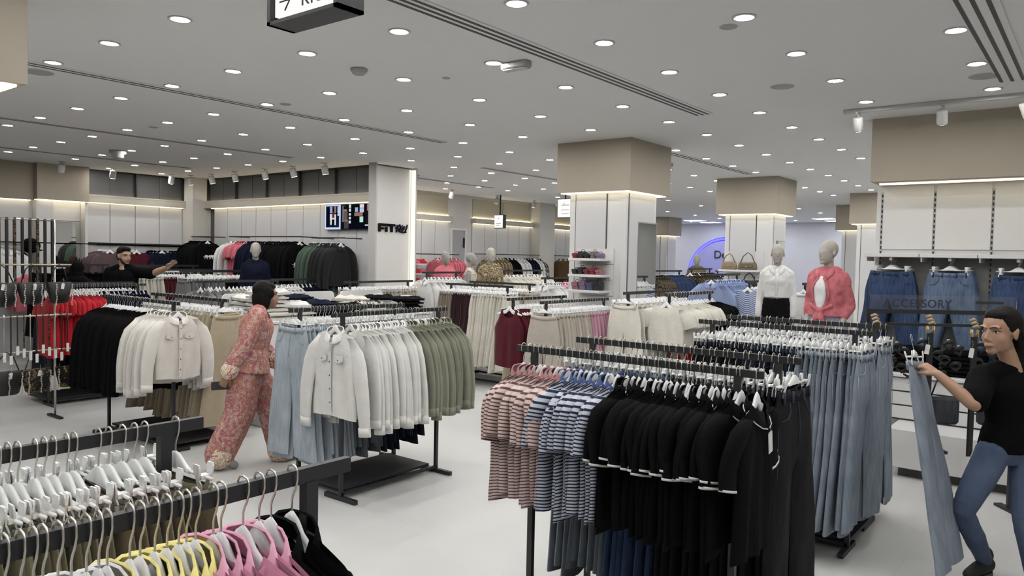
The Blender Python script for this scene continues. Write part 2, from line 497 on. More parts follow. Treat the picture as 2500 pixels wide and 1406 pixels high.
# --- far wall: beige upper panels with cove light, grey-white panels below, a door recess
M_BEIGE_P = mat('beige_upper_panel', (.50, .455, .35, 1), .7, var=.02)
for (a0, a1, n) in ((10.2, 12.25, 5), (13.05, 15.25, 5), (15.95, 18.6, 6)):
    w = (a1-a0)/n
    for k in range(n):
        panel_piece(wall_far, 'x', a0+w*k+g, a0+w*(k+1)-g, 11.42, .05, 2.53, M_PANEL)
    for k in range(n//2):
        w2 = (a1-a0)/(n//2)
        panel_piece(wall_far, 'x', a0+w2*k+g*2, a0+w2*(k+1)-g*2, 11.42, 2.67, 3.09, M_BEIGE_P)
    panel_piece(wall_far, 'x', a0, a1, 11.42, .04, 2.53, M_GAP, 'panel_backing', t=.004)
    panel_piece(wall_far, 'x', a0-.03, a1+.03, 11.42, 2.54, 2.655, M_BEIGE_L, 'cornice', t=.14)
    panel_piece(wall_far, 'x', a0, a1, 11.40, 2.656, 2.666, M_COVE_UP, 'light_strip', t=.018)
    panel_piece(wall_far, 'x', a0, a1, 11.38, 2.528, 2.538, M_COVE, 'light_strip', t=.05)
d1 = struct('door_1', MB().box(12.36, 12.78, 11.385, 11.42, 0, 2.36), mat('grey_door', (.36, .36, .37, 1), .6, var=.02))
MB().box(12.31, 12.36, 11.37, 11.42, 0, 2.41).box(12.78, 12.83, 11.37, 11.42, 0, 2.41).box(12.36, 12.78, 11.37, 11.42, 2.36, 2.41).build('door_frame', M_WHITE, d1)
MB().rbox(12.72, 12.76, 11.35, 11.385, 1.98, 2.2, .006).build('reader', M_BLACK, d1)
struct('trim_4', MB().box(15.28, 15.92, 11.12, 11.42, 0, CEIL), M_PLASTER)

# --- columns with hanging beige boxes
def column(name, x0, x1, y0, y1, ins=.12, zb=2.57):
    """white panelled column under a square beige box lit from below"""
    c = struct(name, MB().box(x0+ins, x1-ins, y0+ins, y1-ins, 0, CEIL), M_WHITE)
    MB().box(x0, x1, y0, y1, zb, CEIL).build('ceiling_box', M_BEIGE, c)
    s = .035
    mb = MB()
    mb.box(x0+s, x0+ins-.02, y0+s, y1-s, zb-.012, zb-.001).box(x1-ins+.02, x1-s, y0+s, y1-s, zb-.012, zb-.001)
    mb.box(x0+ins, x1-ins, y0+s, y0+ins-.02, zb-.012, zb-.001).box(x0+ins, x1-ins, y1-ins+.02, y1-s, zb-.012, zb-.001)
    mb.build('light_strip', M_COVE, c)
    # face towards the aisle (-x): inset panel with dark joints
    w = (y1-y0) - 2*ins
    ya, yb = y0+ins+w*.33, y1-ins-w*.12
    MB().box(x0+ins-.006, x0+ins, ya-.014, ya, .05, zb-.02).box(x0+ins-.006, x0+ins, yb, yb+.014, .05, zb-.02).build('joint', M_GAP, c)
    MB().box(x0+ins-.014, x0+ins, ya, yb, .05, zb-.02).build('panel', M_PANEL, c)
    # face towards -y
    MB().box(x0+ins+.06, x0+ins+.072, y0+ins-.006, y0+ins, .05, zb-.02).box(x1-ins-.07, x1-ins-.058, y0+ins-.006, y0+ins, .05, zb-.02).build('joint', M_GAP, c)
    MB().box(x0+ins+.075, x1-ins-.075, y0+ins-.014, y0+ins, .05, zb-.02).build('panel', M_PANEL, c)
    MB().box(x0+ins-.02, x0+ins+.03, y0+ins-.02, y0+ins+.03, 0, zb-.02).build('corner_post', M_WHITE, c)
    return c
column('column_2', 7.47, 8.45, 4.21, 5.20)
column('column_3', 11.98, 12.88, 4.12, 5.13)
column('column_4', 15.57, 16.4, 3.0, 3.96)
column('column_5', 18.5, 19.3, 4.0, 5.0)
column('column_6', .45, 1.44, 4.08, 5.05)
column('column_7', 21.8, 22.7, 10.87, 11.8)

# --- display wall with jeans (right): beige bulkhead, white panels, slotted channels
wd = struct('wall_denim', MB().box(8.07, 8.22, -3.85, 1.80, 0, 2.60), M_WHITE)
MB().box(7.70, 8.22, -3.85, 1.785, 2.57, CEIL).build('bulkhead', M_BEIGE, wd)
MB().box(7.86, 7.92, -3.8, 1.74, 2.556, 2.569).build('light_strip', M_COVE, wd)
ch = [1.75, 1.295, .83, .365, -.1, -.565]
for a, b in zip(ch[1:], ch[:-1]):
    panel_piece(wd, 'y', a+.012, b-.012, 8.07, 1.95, 2.555, M_WHITE, t=.014)
    panel_piece(wd, 'y', a+.012, b-.012, 8.07, .05, 1.90, mat('shaded_back_panel', (.40, .40, .40, 1), .6, var=.02), t=.014)  # shadow on the wall below the shelves, put into the grey colour
for c_ in ch:
    MB().box(8.062, 8.07, c_-.011, c_+.011, .05, 2.50).build('slot_channel', mat('channel_metal', (.45, .45, .45, 1), .5, var=.02), wd)
    mb = MB()
    z = .3
    while z < 2.45:
        mb.box(8.0600, 8.0618, c_-.006, c_+.006, z, z+.03); z += .05
    o = mb.build('channel_slots', M_BLACK, wd); o['kind'] = 'stuff'

# --- linear slot diffusers in the ceiling
def slot_vent(x0, x1, y, label, w=.16, n=3):
    v = thing('ceiling_vent', label, 'air vent', (x0, y, CEIL), 0, 'linear air vents in the ceiling')
    L = x1-x0
    MB().box(0, L, -w/2, w/2, -.006, -.0005).build('frame', M_CEIL, v)
    for k in range(n):
        yy = -w/2 + w*(k+.5)/n + .012
        MB().box(.01, L-.01, yy-.011, yy+.011, -.0085, -.006).build('slot', M_GAP if n < 3 else M_BLACK, v)
    return v
slot_vent(-2.5, 6.66, 2.99, 'long triple-slot air vent crossing the ceiling beside the hanging kids sign')
slot_vent(2.9, 6.61, .585, 'short triple-slot air vent above the beige bulkhead with the track lights', w=.2)
slot_vent(.0, 6.70, 6.31, 'grey linear air vent running from the beige column box towards the lit pillar', n=2, w=.13)
slot_vent(.0, 6.64, 9.22, 'thin linear air vent above the red tops and the man in black', n=2, w=.12)
slot_vent(.0, 6.62, 11.95, 'thin linear air vent nearest the back wall of dark panels', n=2, w=.12)
slot_vent(8.6, 11.55, 4.40, 'linear air vent between the two square beige column boxes', n=2, w=.13)
slot_vent(8.86, 11.3, 7.56, 'thin linear air vent above the mannequin in the patterned shirt', n=2, w=.12)
slot_vent(8.9, 11.6, 9.6, 'thin linear air vent near the far wall with beige upper panels', n=2, w=.12)

# --- recessed downlights on a 0.9 m grid
tm = MB()
tm.lathe([(.066, -.0005), (.068, -.004), (.064, -.007), (.052, -.006), (.047, .0)], 20, cap=False)
DL_TRIM = tm.mesh(M_TRIM, 'downlight_trim')
_lp = [(.046*math.cos(2*math.pi*k/14), .046*math.sin(2*math.pi*k/14), -.003) for k in range(14)]
DL_LENS = MB().add(_lp, [tuple(range(13, -1, -1))]).mesh(M_LENS, 'downlight_lens')
boxes = [(7.47, 8.45, 4.21, 5.20), (11.98, 12.88, 4.12, 5.13), (15.57, 16.4, 3, 3.96), (18.5, 19.3, 4, 5), (.45, 1.44, 4.08, 5.05), (21.8, 22.7, 10.87, 11.8),
         (7.55, 8.5, 8.5, 9.0), (7.7, 8.25, -4, 1.8), (7.3, 8.0, 8.9, 14), (4.8, 5.8, 13.4, 14), (1.6, 1.9, 2.0, 2.6)]
GX, GY = 3.2336, 2.5416
vents_y = [(2.99, -2.5, 6.66), (.585, 2.9, 6.61), (6.31, 0, 6.7), (9.22, 0, 6.64), (11.95, 0, 6.62), (4.40, 8.6, 11.55), (7.56, 8.86, 11.3), (9.6, 8.9, 11.6)]
def cam_xy(p):
    v = Vector(p) - Vector((0, 0, EYE)); d = v.dot(_F)
    return (1250+FPX*v.dot(_r)/d, 703-FPX*v.dot(_u)/d, d) if d > .05 else (None, None, d)
NLIGHT = 0
for i in range(-6, 25):
    for j in range(-6, 15):
        x, y = GX+.9*i, GY+.9*j
        if not (-2.7 < x < 25.5 and -3.7 < y < 15.2): continue
        if y > 13.35 and x < 8: continue
        if y > 11.1 and 7.2 < x < 19: continue
        if y > 9 and 19 < x and (i % 2 or j % 2): continue
        if any(a-.09 < x < b+.09 and c_-.09 < y < d+.09 for a, b, c_, d in boxes): continue
        px, py, d = cam_xy((x, y, CEIL))
        seen = px is not None and -20 < px < 2520 and -20 < py < 700
        near = math.hypot(x-3.0, y-3.0) < 4.5
        if not seen and not near and ((i % 2) or (j % 2) or x < -1.5 or y > 9): continue
        if d > 15.5 and ((i % 2) or (j % 2)): continue
        
        for (vy, va, vb) in vents_y:
            if va < x < vb and abs(y-vy) < .15: y = vy + (.16 if y > vy else -.16)
        lab = 'round white ceiling downlight, %s along the row %s from the front' % (ordn(j+7), ordn(i+7))
        t = mobj('downlight', DL_TRIM, None, (x, y, CEIL))
        tag(t, lab, 'downlight', 'recessed ceiling downlights')
        mobj('lens', DL_LENS, t)
        NLIGHT += 1
print('downlights', NLIGHT)

# added cool fill panels in the ceiling, put in to brighten the end wall
for i in range(2):
    for j in range(6):
        t = thing('added_fill_panel', 'added cool-white ceiling fill panel, %s in the %s row near the blue sign' % (ordn(j+1), ordn(i+1)), 'fill light', (24.0+1.3*i, 2.6+2.1*j, CEIL), 0, 'added fill lights near the end wall')
        MB().box(-.32, .32, -.32, .32, -.012, -.001).build('frame', M_TRIM, t)
        MB().box(-.29, .29, -.29, .29, -.015, -.0125).build('diffuser', emitter('cool_fill', (.88, .92, 1.0, 1), 8.5), t)
# ------------------------------------------------------------------ garments, hangers, racks
# a garment hangs in its own frame: origin on top of the rail, x across the garment, y along the rail (front = -y), z up
def ripple(rs, n, kmin, kmax):
    return [(rs.uniform(kmin, kmax), rs.uniform(0, 6.28), rs.uniform(-2.5, 2.5), rs.uniform(.4, 1)) for _ in range(n)]
def ripv(R, u, v):
    return sum(a*np.sin(k*np.pi*u+p+s*v) for k, p, s, a in R)/len(R)

def closed_sheet(front, back, uvf):
    """front/back [nv,nu,3] sharing their side columns -> V,F,UV"""
    nv, nu, _ = front.shape
    V = front.reshape(-1, 3).tolist(); UV = uvf.reshape(-1, 2).tolist(); F = []
    bi = np.zeros((nv, nu), int); fi = np.arange(nv*nu).reshape(nv, nu)
    bi[:, 0] = fi[:, 0]; bi[:, -1] = fi[:, -1]
    c = nv*nu
    for i in range(nv):
        for k in range(1, nu-1):
            V.append(back[i, k].tolist()); UV.append(uvf[i, k].tolist()); bi[i, k] = c; c += 1
    for i in range(nv-1):
        for k in range(nu-1):
            F.append((fi[i, k], fi[i+1, k], fi[i+1, k+1], fi[i, k+1]))
            F.append((bi[i, k], bi[i, k+1], bi[i+1, k+1], bi[i+1, k]))
    return V, F, UV

def top_body(seed, sw=.185, chest=.225, hem=.235, z0=-.104, slope=.30, L=.60, t=.03, neck=.07, drop=.07, fold=.012, nu=17, nv=13, strap=None, scoop=0.0, curve=0.0):
    """body of a shirt / tee / dress hanging on a hanger"""
    rs = random.Random(seed); R = ripple(rs, 4, 1.0, 4.0); R2 = ripple(rs, 3, 2, 6)
    u = np.linspace(-1, 1, nu)[None, :].repeat(nv, 0); v = np.linspace(0, 1, nv)[:, None].repeat(nu, 1)
    w = np.where(v < .16, sw+(chest-sw)*np.sin(np.clip(v/.16, 0, 1)*np.pi/2), chest+(hem-chest)*np.clip((v-.16)/.84, 0, 1))
    if strap is not None:                                   # sleeveless: narrow straps, deep armholes
        w = np.where(v < .3, strap+(chest-strap)*np.clip(v/.3, 0, 1)**1.6, w)
    x = u*w
    xt = u*(strap if strap is not None else sw)
    base = z0 - slope*np.maximum(np.abs(xt)-.02, 0)
    inn = np.clip(1-(xt/neck)**2, 0, 1)
    zf = base - drop*np.sqrt(inn) - scoop*inn; zb = base - .015*inn
    bot = z0 - L + curve*(1-u**2)*-1.0 + .008*np.sin(3*u+rs.uniform(0, 6))
    Zf = zf + v*(bot-zf); Zb = zb + v*(bot-zb)
    prof = (.30+.7*np.clip(v/.14, 0, 1))*(1-.15*v)
    th = t*np.sqrt(np.clip(1-np.abs(u)**2.6, 0, 1))*prof
    fo = fold*ripv(R, u, v*2)*np.clip(v*1.6, 0, 1)*1.5
    f2 = fold*.5*ripv(R2, u, v*3)*np.clip(v*2, 0, 1)
    yf = -th + fo + f2; yb = th + fo - f2*.6
    x = x + .01*ripv(R, v*1.5, u)*v
    front = np.stack([x, yf, Zf], -1); back = np.stack([x, yb, Zb], -1)
    edge = (fo)[:, [0, -1]]
    front[:, 0, 1] = edge[:, 0]; front[:, -1, 1] = edge[:, 1]
    uv = np.stack([x, v*L+.02*np.abs(u)], -1)
    return closed_sheet(front, back, uv)

def sleeve(seed, side, sw=.185, z0=-.104, slope=.30, L=.55, r0=.075, r1=.05, t0=.026, t1=.02, out=.10, fwd=.0, n=10, m=9, bend=.03):
    """one sleeve hanging from the shoulder point"""
    rs = random.Random(seed*7+side); R = ripple(rs, 3, 1, 3); fwd = rs.uniform(-.02, .02)
    zs = z0 - slope*(sw-.02)
    V = []; UV = []; F = []
    for i in range(m):
        s = i/(m-1)
        cx = (sw-.030+.055*min(1, s*5) + out*s + bend*math.sin(s*3.0))
        cz = zs - .012 - .055*min(1, s*4)*.5 - L*s
        cy = fwd*s + .008*math.sin(4*s+seed)
        rw = r0 + (r1-r0)*s; rt = t0+(t1-t0)*s
        if i == 0: rw *= .55; rt *= .7; cx -= .012
        tilt = -out/L*.8
        for k in range(n):
            a = 2*math.pi*k/n
            wr = 1+.16*float(ripv(R, k/n*2, s*3))
            dx, dy = math.cos(a)*rw*wr, math.sin(a)*rt*wr
            V.append((side*(cx+dx), cy+dy, cz+dx*tilt*-1.0)); UV.append((dx+.3*side, s*L+.03))
    for i in range(m-1):
        for k in range(n):
            k2 = (k+1) % n
            f = (i*n+k, i*n+k2, (i+1)*n+k2, (i+1)*n+k)
            F.append(f if side > 0 else f[::-1])
    F.append(tuple(range(n)))
    return V, F, UV

def collar_mesh(neck=.07, z0=-.104, h=.045, drop=.07, t=.03, point=.055, open_=.012):
    """shirt collar: stand round the back, two pointed leaves in front"""
    V = []; F = []; UV = []
    n = 13
    for i in range(n):
        a = -math.pi*.5 + 2*math.pi*(i/(n-1))                   # from front centre round the back
        x = neck*1.0*math.sin(a+math.pi*.5)*1.0; y = -t*.9*math.cos(a+math.pi*.5)
        fr = .5+.5*math.cos(a+math.pi*.5)                        # 1 at the front
        zt = z0 + .012 - drop*.85*fr**1.5; zb = zt - h*(.75+.55*fr)
        sp = 1.0+.16*(1-fr)
        x += (open_ if i < n/2 else -open_)*fr*(1 if i < n/2 else 1)
        V += [(x, y, zt), (x*1.22*sp, y*1.35-.006*fr, zb), (x*1.10, y*1.1, zt+.004)]
        UV += [(x, 0), (x, h), (x, .01)]
    for i in range(n-1):
        a, b = i*3, (i+1)*3
        F += [(a, b, b+2, a+2), (a+2, b+2, b+1, a+1)]
    return V, F, UV

def cuff_mesh(side, sw=.185, z0=-.104, slope=.30, L=.55, r1=.05, t1=.02, out=.10, h=.06, fwd=0.0, bend=.03, seed=0, grow=1.2):
    zs = z0 - slope*(sw-.02); V = []; F = []; UV = []; n = 10
    rs = random.Random(seed*7+side); ripple(rs, 3, 1, 3); fwd = rs.uniform(-.02, .02)
    for i, (s, k_) in enumerate(((1.0-h/L, grow-.08), (1.0-h/L, grow), (1.0, grow), (1.0, grow-.1))):
        cx = sw+.025+out*s+bend*math.sin(s*3.0); cz = zs-.012-.0275-L*s - (.004 if i > 1 else 0); cy = fwd*s+.008*math.sin(4*s+seed)
        for k in range(n):
            a = 2*math.pi*k/n; dx = math.cos(a)*r1*k_*.97; dy = math.sin(a)*(t1*k_+.002)
            V.append((side*(cx+dx), cy+dy, cz+dx*out/L*.8)); UV.append((dx, s))
    for i in range(3):
        for k in range(n):
            k2 = (k+1) % n; f = (i*n+k, i*n+k2, (i+1)*n+k2, (i+1)*n+k)
            F.append(f if side > 0 else f[::-1])
    return V, F, UV

def hem_band(body, h=.010, grow=1.02):
    """thin contrasting band along the bottom edge of a body mesh grid"""
    pass

def trouser_legs(seed, waist=.165, hip=.215, hem=.13, z0=-.15, L=.98, crotch=.29, t=.028, fold=.010, spread=.02, nu=10, nv=17):
    """hips and two legs: each half runs unbroken from waist to hem, parting at the crotch"""
    rs = random.Random(seed); V = []; F = []; UV = []
    vc = crotch/L
    vv = np.concatenate([np.linspace(0, vc, 7), np.linspace(vc, 1, nv-6)[1:]])
    v = vv[:, None].repeat(nu, 1); u = (.5-.5*np.cos(np.linspace(0, 1, nu)*np.pi))[None].repeat(len(vv), 0)
    sm = np.clip((v-vc*.90)/(.10), 0, 1); sm = sm*sm*(3-2*sm)
    for side in (-1, 1):
        R = ripple(rs, 4, .5, 1.8); R2 = ripple(rs, 3, 1.0, 3); gap = max(.004, spread*1.6+rs.uniform(-.012, .02))
        up = np.clip(v/vc, 0, 1); dn = np.clip((v-vc)/(1-vc), 0, 1)
        width = np.where(v <= vc, waist+(hip-waist)*np.sin(np.clip(up*1.15, 0, 1)*np.pi/2), hip+(2*hem-hip)*dn**.85)
        inner = gap*dn**1.2
        x = side*(inner+u*width)
        w = u*(1-sm)+(2*u-1)*sm
        pr = np.sqrt(np.clip(1-np.abs(w)**2.4, 0, 1))
        th = t*(.40+.60*np.clip(v*6, 0, 1)-.12*v)*pr
        fo = (fold*1.7*ripv(R, u*1.6*side, v*2.4)*np.clip(v*2.2, .15, 1)+fold*.55*ripv(R2, u*2, v*7))*(np.clip(u*3, 0, 1)*(1-sm)+sm)
        whisk = fold*.5*np.sin(v*70+u*4)*np.exp(-((v-vc)/.07)**2)*np.clip(u*2, 0, 1)*(1-u)
        z = z0-v*L+.012*u**2*(1-np.clip(v*8, 0, 1))+.006*np.sin(u*2+seed)*v
        fr = np.stack([x, -th+fo+whisk, z], -1); bk = np.stack([x, th+fo*.8, z], -1)
        fr[:, -1, 1] = bk[:, -1, 1] = fo[:, -1]
        uv = np.stack([x, v*L], -1)
        n = len(vv); b0 = len(V); V += fr.reshape(-1, 3).tolist(); UV += uv.reshape(-1, 2).tolist()
        b1 = len(V); V += bk.reshape(-1, 3).tolist(); UV += uv.reshape(-1, 2).tolist()
        for i in range(n-1):
            for k in range(nu-1):
                q = (i*nu+k, (i+1)*nu+k, (i+1)*nu+k+1, i*nu+k+1)
                fq = tuple(c+b0 for c in q); bq = tuple(c+b1 for c in q[::-1])
                F.append(fq if side > 0 else fq[::-1]); F.append(bq if side > 0 else bq[::-1])
    return V, F, UV

def waistband(waist=.165, z0=-.15, h=.036, t=.028, puff=1.1):
    V = []; F = []; UV = []; n = 20
    for (dz, k) in ((.004, .92), (.004, 1.06), (-h, 1.10), (-h, 1.0)):
        for i in range(n):
            a = 2*math.pi*i/n
            V.append((math.cos(a)*waist*(1+.03*(k-1)*8)*puff/1.1, math.sin(a)*t*.52*k*1.25, z0+dz+.012*abs(math.cos(a))**2)); UV.append((math.cos(a)*waist, dz))
    for j in range(3):
        for i in range(n):
            i2 = (i+1) % n; F.append((j*n+i, j*n+i2, (j+1)*n+i2, (j+1)*n+i))
    return V, F, UV

def jeans_seams(waist=.165, z0=-.15, t=.028, hip=.215):
    """raised stitching of a pair of jeans: fly, front pockets, belt loops (front side)"""
    mb = MB()
    y = -t*.95
    mb.tube([(0, y*.55, z0-.03), (.002, y*.95, z0-.09), (.0, y*1.12, z0-.16), (-.004, y*1.15, z0-.22)], .0022, 4)
    mb.lathe([(.0005, 0), (.007, 0), (.007, .004), (.0005, .004)], 8, (0, 0, 0)); M = Matrix.Translation((0, y*.62, z0-.016)) @ Matrix.Rotation(math.pi/2, 4, 'X'); mb.xf(M, len(mb.V)-32)
    for s in (-1, 1):
        mb.tube([(s*(hip*.86), y*.50, z0-.12), (s*(hip*.90), y*.62, z0-.35), (s*(hip*.92), y*.62, z0-.62), (s*(hip*.96), y*.55, z0-.9)], .0020, 4)
        mb.tube([(s*.085, y*.62, z0-.036), (s*.092, y*.9, z0-.075), (s*.12, y*.95, z0-.105), (s*.165, y*.72, z0-.112)], .0026, 4)
        mb.box(s*.06-.006, s*.06+.006, y*.85, y*.60, z0-.042, z0+.008)
        mb.box(s*.14-.006, s*.14+.006, y*.70, y*.45, z0-.040, z0+.012)
    return mb.V, mb.F, mb.U

def flat_tag(x, y, z, w=.034, h=.065, rot=.12):
    mb = MB(); c, s = math.cos(rot), math.sin(rot)
    P = [(-w/2, -h), (w/2, -h), (w/2, -.006), (w/2-.006, 0), (-w/2+.006, 0), (-w/2, -.006)]
    P = [(a*c-b*s+x, a*s+b*c+z) for a, b in P]
    mb.prism(P, y-.0012, y, 'y')
    mb.tube([(x, y-.0006, z), (x+.004, y-.002, z+.03), (x, y+.004, z+.055)], .0008, 4)
    return mb

# --- hangers
def hook_path():
    return [(-.0150, 0, -.026), (-.0172, 0, -.012), (-.0165, 0, .000), (-.011, 0, .0085), (0, 0, .0115), (.011, 0, .0085), (.0165, 0, .000),
            (.0165, 0, -.016), (.0115, 0, -.034), (.004, 0, -.047), (0, 0, -.058), (0, 0, -.092)]
HOOK_N = MB().tube(hook_path(), .0021, 7).mesh(M_CHROME, 'hook')
HOOK_F = MB().tube(hook_path()[::2]+[hook_path()[-1]], .0024, 4).mesh(M_CHROME, 'hook')

def top_hanger(far=False, w=.165):
    """shaped plastic shirt hanger: arched plate with rounded shoulders"""
    n = 9 if far else 19
    up, lo = [], []
    for i in range(n):
        x = -w + 2*w*i/(n-1); a = abs(x)
        z = -.082 - .055*min(1, (a/.06))**2*(1 if a < .06 else 1) if a < .06 else -.137 - (a-.06)*.36
        z = -.080 - .020*(1-math.cos(min(a/.05, 1)*math.pi))*1.0 - max(0, a-.03)*.36
        up.append((x, z)); h = .052 - .030*min(1, max(0, a-.03)/.10)
        if a > w*.93: h *= .6
        lo.append((x, z-h))
    mb = MB(); T = .0065
    G = []
    for (dy, ins) in ((-T*.55, .0), (-T, .004), (-T, None), (-T*.55, -1)):
        pass
    rows = []
    for dy, kk in ((-T, .18), (-T, .82), (-T*.3, 1.0), (T*.3, 1.0), (T, .82), (T, .18), (T*.3, 0), (-T*.3, 0)):
        rows.append([(u_[0], dy, l_[1]+(u_[1]-l_[1])*kk) for u_, l_ in zip(up, lo)])
    rows.append(rows[0])
    mb.grid(rows, flip=True)
    e = len(rows)-1
    mb.add([rows[i][0] for i in range(e)], [tuple(range(e))]); mb.add([rows[i][-1] for i in range(e)], [tuple(range(e-1, -1, -1))])
    return mb
HANG_N = top_hanger().mesh(M_HANGER, 'shirt_hanger')
HANG_F = top_hanger(True).mesh(M_HANGER, 'shirt_hanger_far')

def clip_bar(far=False):
    """bar of a clip hanger: arched centre plate and a straight rod"""
    mb = MB(); w = .07; n = 5 if far else 11; T = .005; up = []; lo = []
    for i in range(n):
        x = -w+2*w*i/(n-1); a = abs(x)/w
        up.append((x, -.075-.036*(.5-.5*math.cos(a*math.pi)))); lo.append((x, -.121))
    rows = []
    for dy, kk in ((-T, .06), (-T, .92), (0, 1.0), (T, .92), (T, .06), (0, 0)):
        rows.append([(p[0], dy, q[1]+(p[1]-q[1])*kk) for p, q in zip(up, lo)])
    rows.append(rows[0]); mb.grid(rows, flip=True)
    mb.tube([(-.165, 0, -.116), (.165, 0, -.116)], .0042, 5 if far else 8)
    return mb
def clip_one(x, far=False):
    """one sprung clip: two paddles pinching the waistband"""
    mb = MB()
    out = [(-.011, -.084), (-.014, -.092), (-.013, -.106), (-.007, -.122), (-.010, -.135), (-.0165, -.150), (-.0165, -.162), (.0165, -.162), (.0165, -.150), (.010, -.135), (.007, -.122), (.013, -.106), (.014, -.092), (.011, -.084)]
    if far: out = out[::2]
    for (a, b, sh) in ((-.0165, -.0125, -.004), (.0125, .0165, .004)):
        n = len(out)
        V = []
        for t_ in (a, b):
            for (ox, oz) in out:
                k = (oz+.084)/-.078
                V.append((x+ox, (t_+sh*(1-2*k))*1.0 if oz > -.125 else t_*.75, oz))
        Fa = [tuple(range(n)), tuple(range(2*n-1, n-1, -1))]+[(k, k+n, (k+1) % n+n, (k+1) % n) for k in range(n)]
        mb.add(V, Fa, smooth=False)
    mb.box(x-.011, x+.011, -.012, .012, -.121, -.111)
    return mb
CLIPBAR_N = clip_bar().mesh(M_CLEARPL, 'clip_hanger_bar'); CLIPBAR_F = clip_bar(True).mesh(M_CLEARPL, 'clip_hanger_bar')
CLIP_N = [clip_one(x).mesh(M_CLEARPL, 'clip') for x in (-.13, .13)]
_cf = clip_bar(True); 
for x in (-.13, .13):
    c = clip_one(x, True); _cf.add(c.V, c.F, smooth=False)
CLIPALL_F = _cf.mesh(M_CLEARPL, 'clip_hanger_far')

# --- garment kinds; each returns a list of (part name, (V,F,UV), material)
def g_shirt(seed, m, sleeveL=.60, L=.60, collar=True, m_collar=None, cuffs=True, **kw):
    sw = kw.get('sw', .185); out = kw.pop('out', .085)
    p = [('body', top_body(seed, L=L, **kw), m)]
    for s in (-1, 1):
        r1 = .052 if sleeveL > .3 else .074
        p.append(('sleeve', sleeve(seed, s, sw=sw, L=sleeveL, out=out if sleeveL > .3 else .060, r0=.082 if sleeveL > .3 else .078, r1=r1, bend=.03 if sleeveL > .3 else .01), m))
        if cuffs and sleeveL > .3:
            p.append(('cuff', cuff_mesh(s, sw=sw, L=sleeveL, out=out, r1=r1*.92, seed=seed), m))
    if collar: p.append(('collar', collar_mesh(drop=kw.get('drop', .07)), m_collar or m))
    return p
def g_trousers(seed, m, seams=False, m_band=None, **kw):
    w = kw.get('waist', .165)
    p = [('legs', trouser_legs(seed, **kw), m), ('waistband', waistband(waist=w), m_band or m)]
    if seams: p.append(('stitching', jeans_seams(waist=w, hip=kw.get('hip', .215)), seams))
    return p
def g_skirt(seed, m, L=.7, **kw):
    kw = dict(dict(sw=.16, chest=.19, hem=.26, z0=-.15, slope=0.02, neck=.001, drop=0, fold=.02, nu=21), **kw)
    return [('skirt_body', top_body(seed, L=L, **kw), m), ('waistband', waistband(), m)]

PROTO = {}
def proto(key, maker, n=3, far=False):
    """n wrinkled variants of a garment, meshes shared by every copy"""
    if key in PROTO: return PROTO[key]
    out = []
    for i in range(n):
        parts = maker(11+i*13+sum(map(ord, key)) % 97)
        if far:
            V = []; Fa = []; UV = []; mats = []; mi = []
            for nm, (v, f, u), m in parts:
                b = len(V); V += v; UV += u; Fa += [tuple(q+b for q in fc) for fc in f]
                if m not in mats: mats.append(m)
                mi += [mats.index(m)]*len(f)
            out.append(mesh_from(V, Fa, UV, mats, mi, True, key))
        else:
            out.append([(nm, mesh_from(v, f, u, [m], None, True, nm)) for nm, (v, f, u), m in parts])
    PROTO[key] = out
    return out

HANGERS = []                       # (distance, rank) bookkeeping for the hangers on distant rails
FAR_H = MB()
def place_garment(key, variant, loc, rz, name, label, cat, group, far=False, extra=()):
    pr = PROTO[key][variant % len(PROTO[key])]
    rs = random.Random(int(abs(loc[0])*9973+abs(loc[1])*7919))
    sc = (rs.uniform(.93, 1.03), rs.uniform(.9, 1.15), rs.uniform(.95, 1.045))
    if far:
        o = mobj(name, pr, None, loc, rz); tag(o, label, cat, group); o.scale = sc
        return o
    t = thing(name, label, cat, loc, rz, group); t.scale = sc
    for nm, me in pr: mobj(nm, me, t)
    for nm, me in extra: mobj(nm, me, t)
    return t

def place_hanger(kind, loc, rz, label, group, level=0):
    """level 0: near (all parts); 1: middle (body + hook); 2: distant, joined into one mass"""
    if level == 2:
        me = HANG_F if kind == 'top' else CLIPALL_F
        M = Matrix.Translation(loc) @ Matrix.Rotation(rz, 4, 'Z')
        b = len(FAR_H.V)
        FAR_H.V += [tuple(M @ v.co) for v in me.vertices]; FAR_H.U += [(0, 0)]*len(me.vertices)
        FAR_H.F += [tuple(i+b for i in p.vertices) for p in me.polygons]; FAR_H.S += [True]*len(me.polygons)
        return None
    if kind == 'top':
        t = mobj('shirt_hanger', HANG_N if level == 0 else HANG_F, None, loc, rz)
        mobj('hook', HOOK_N if level == 0 else HOOK_F, t)
    elif level == 0:
        t = mobj('clip_hanger', CLIPBAR_N, None, loc, rz)
        mobj('hook', HOOK_N, t)
        for me in CLIP_N: mobj('clip', me, t)
    else:
        t = mobj('clip_hanger', CLIPALL_F, None, loc, rz); mobj('hook', HOOK_F, t)
    return tag(t, label, 'hanger', group)

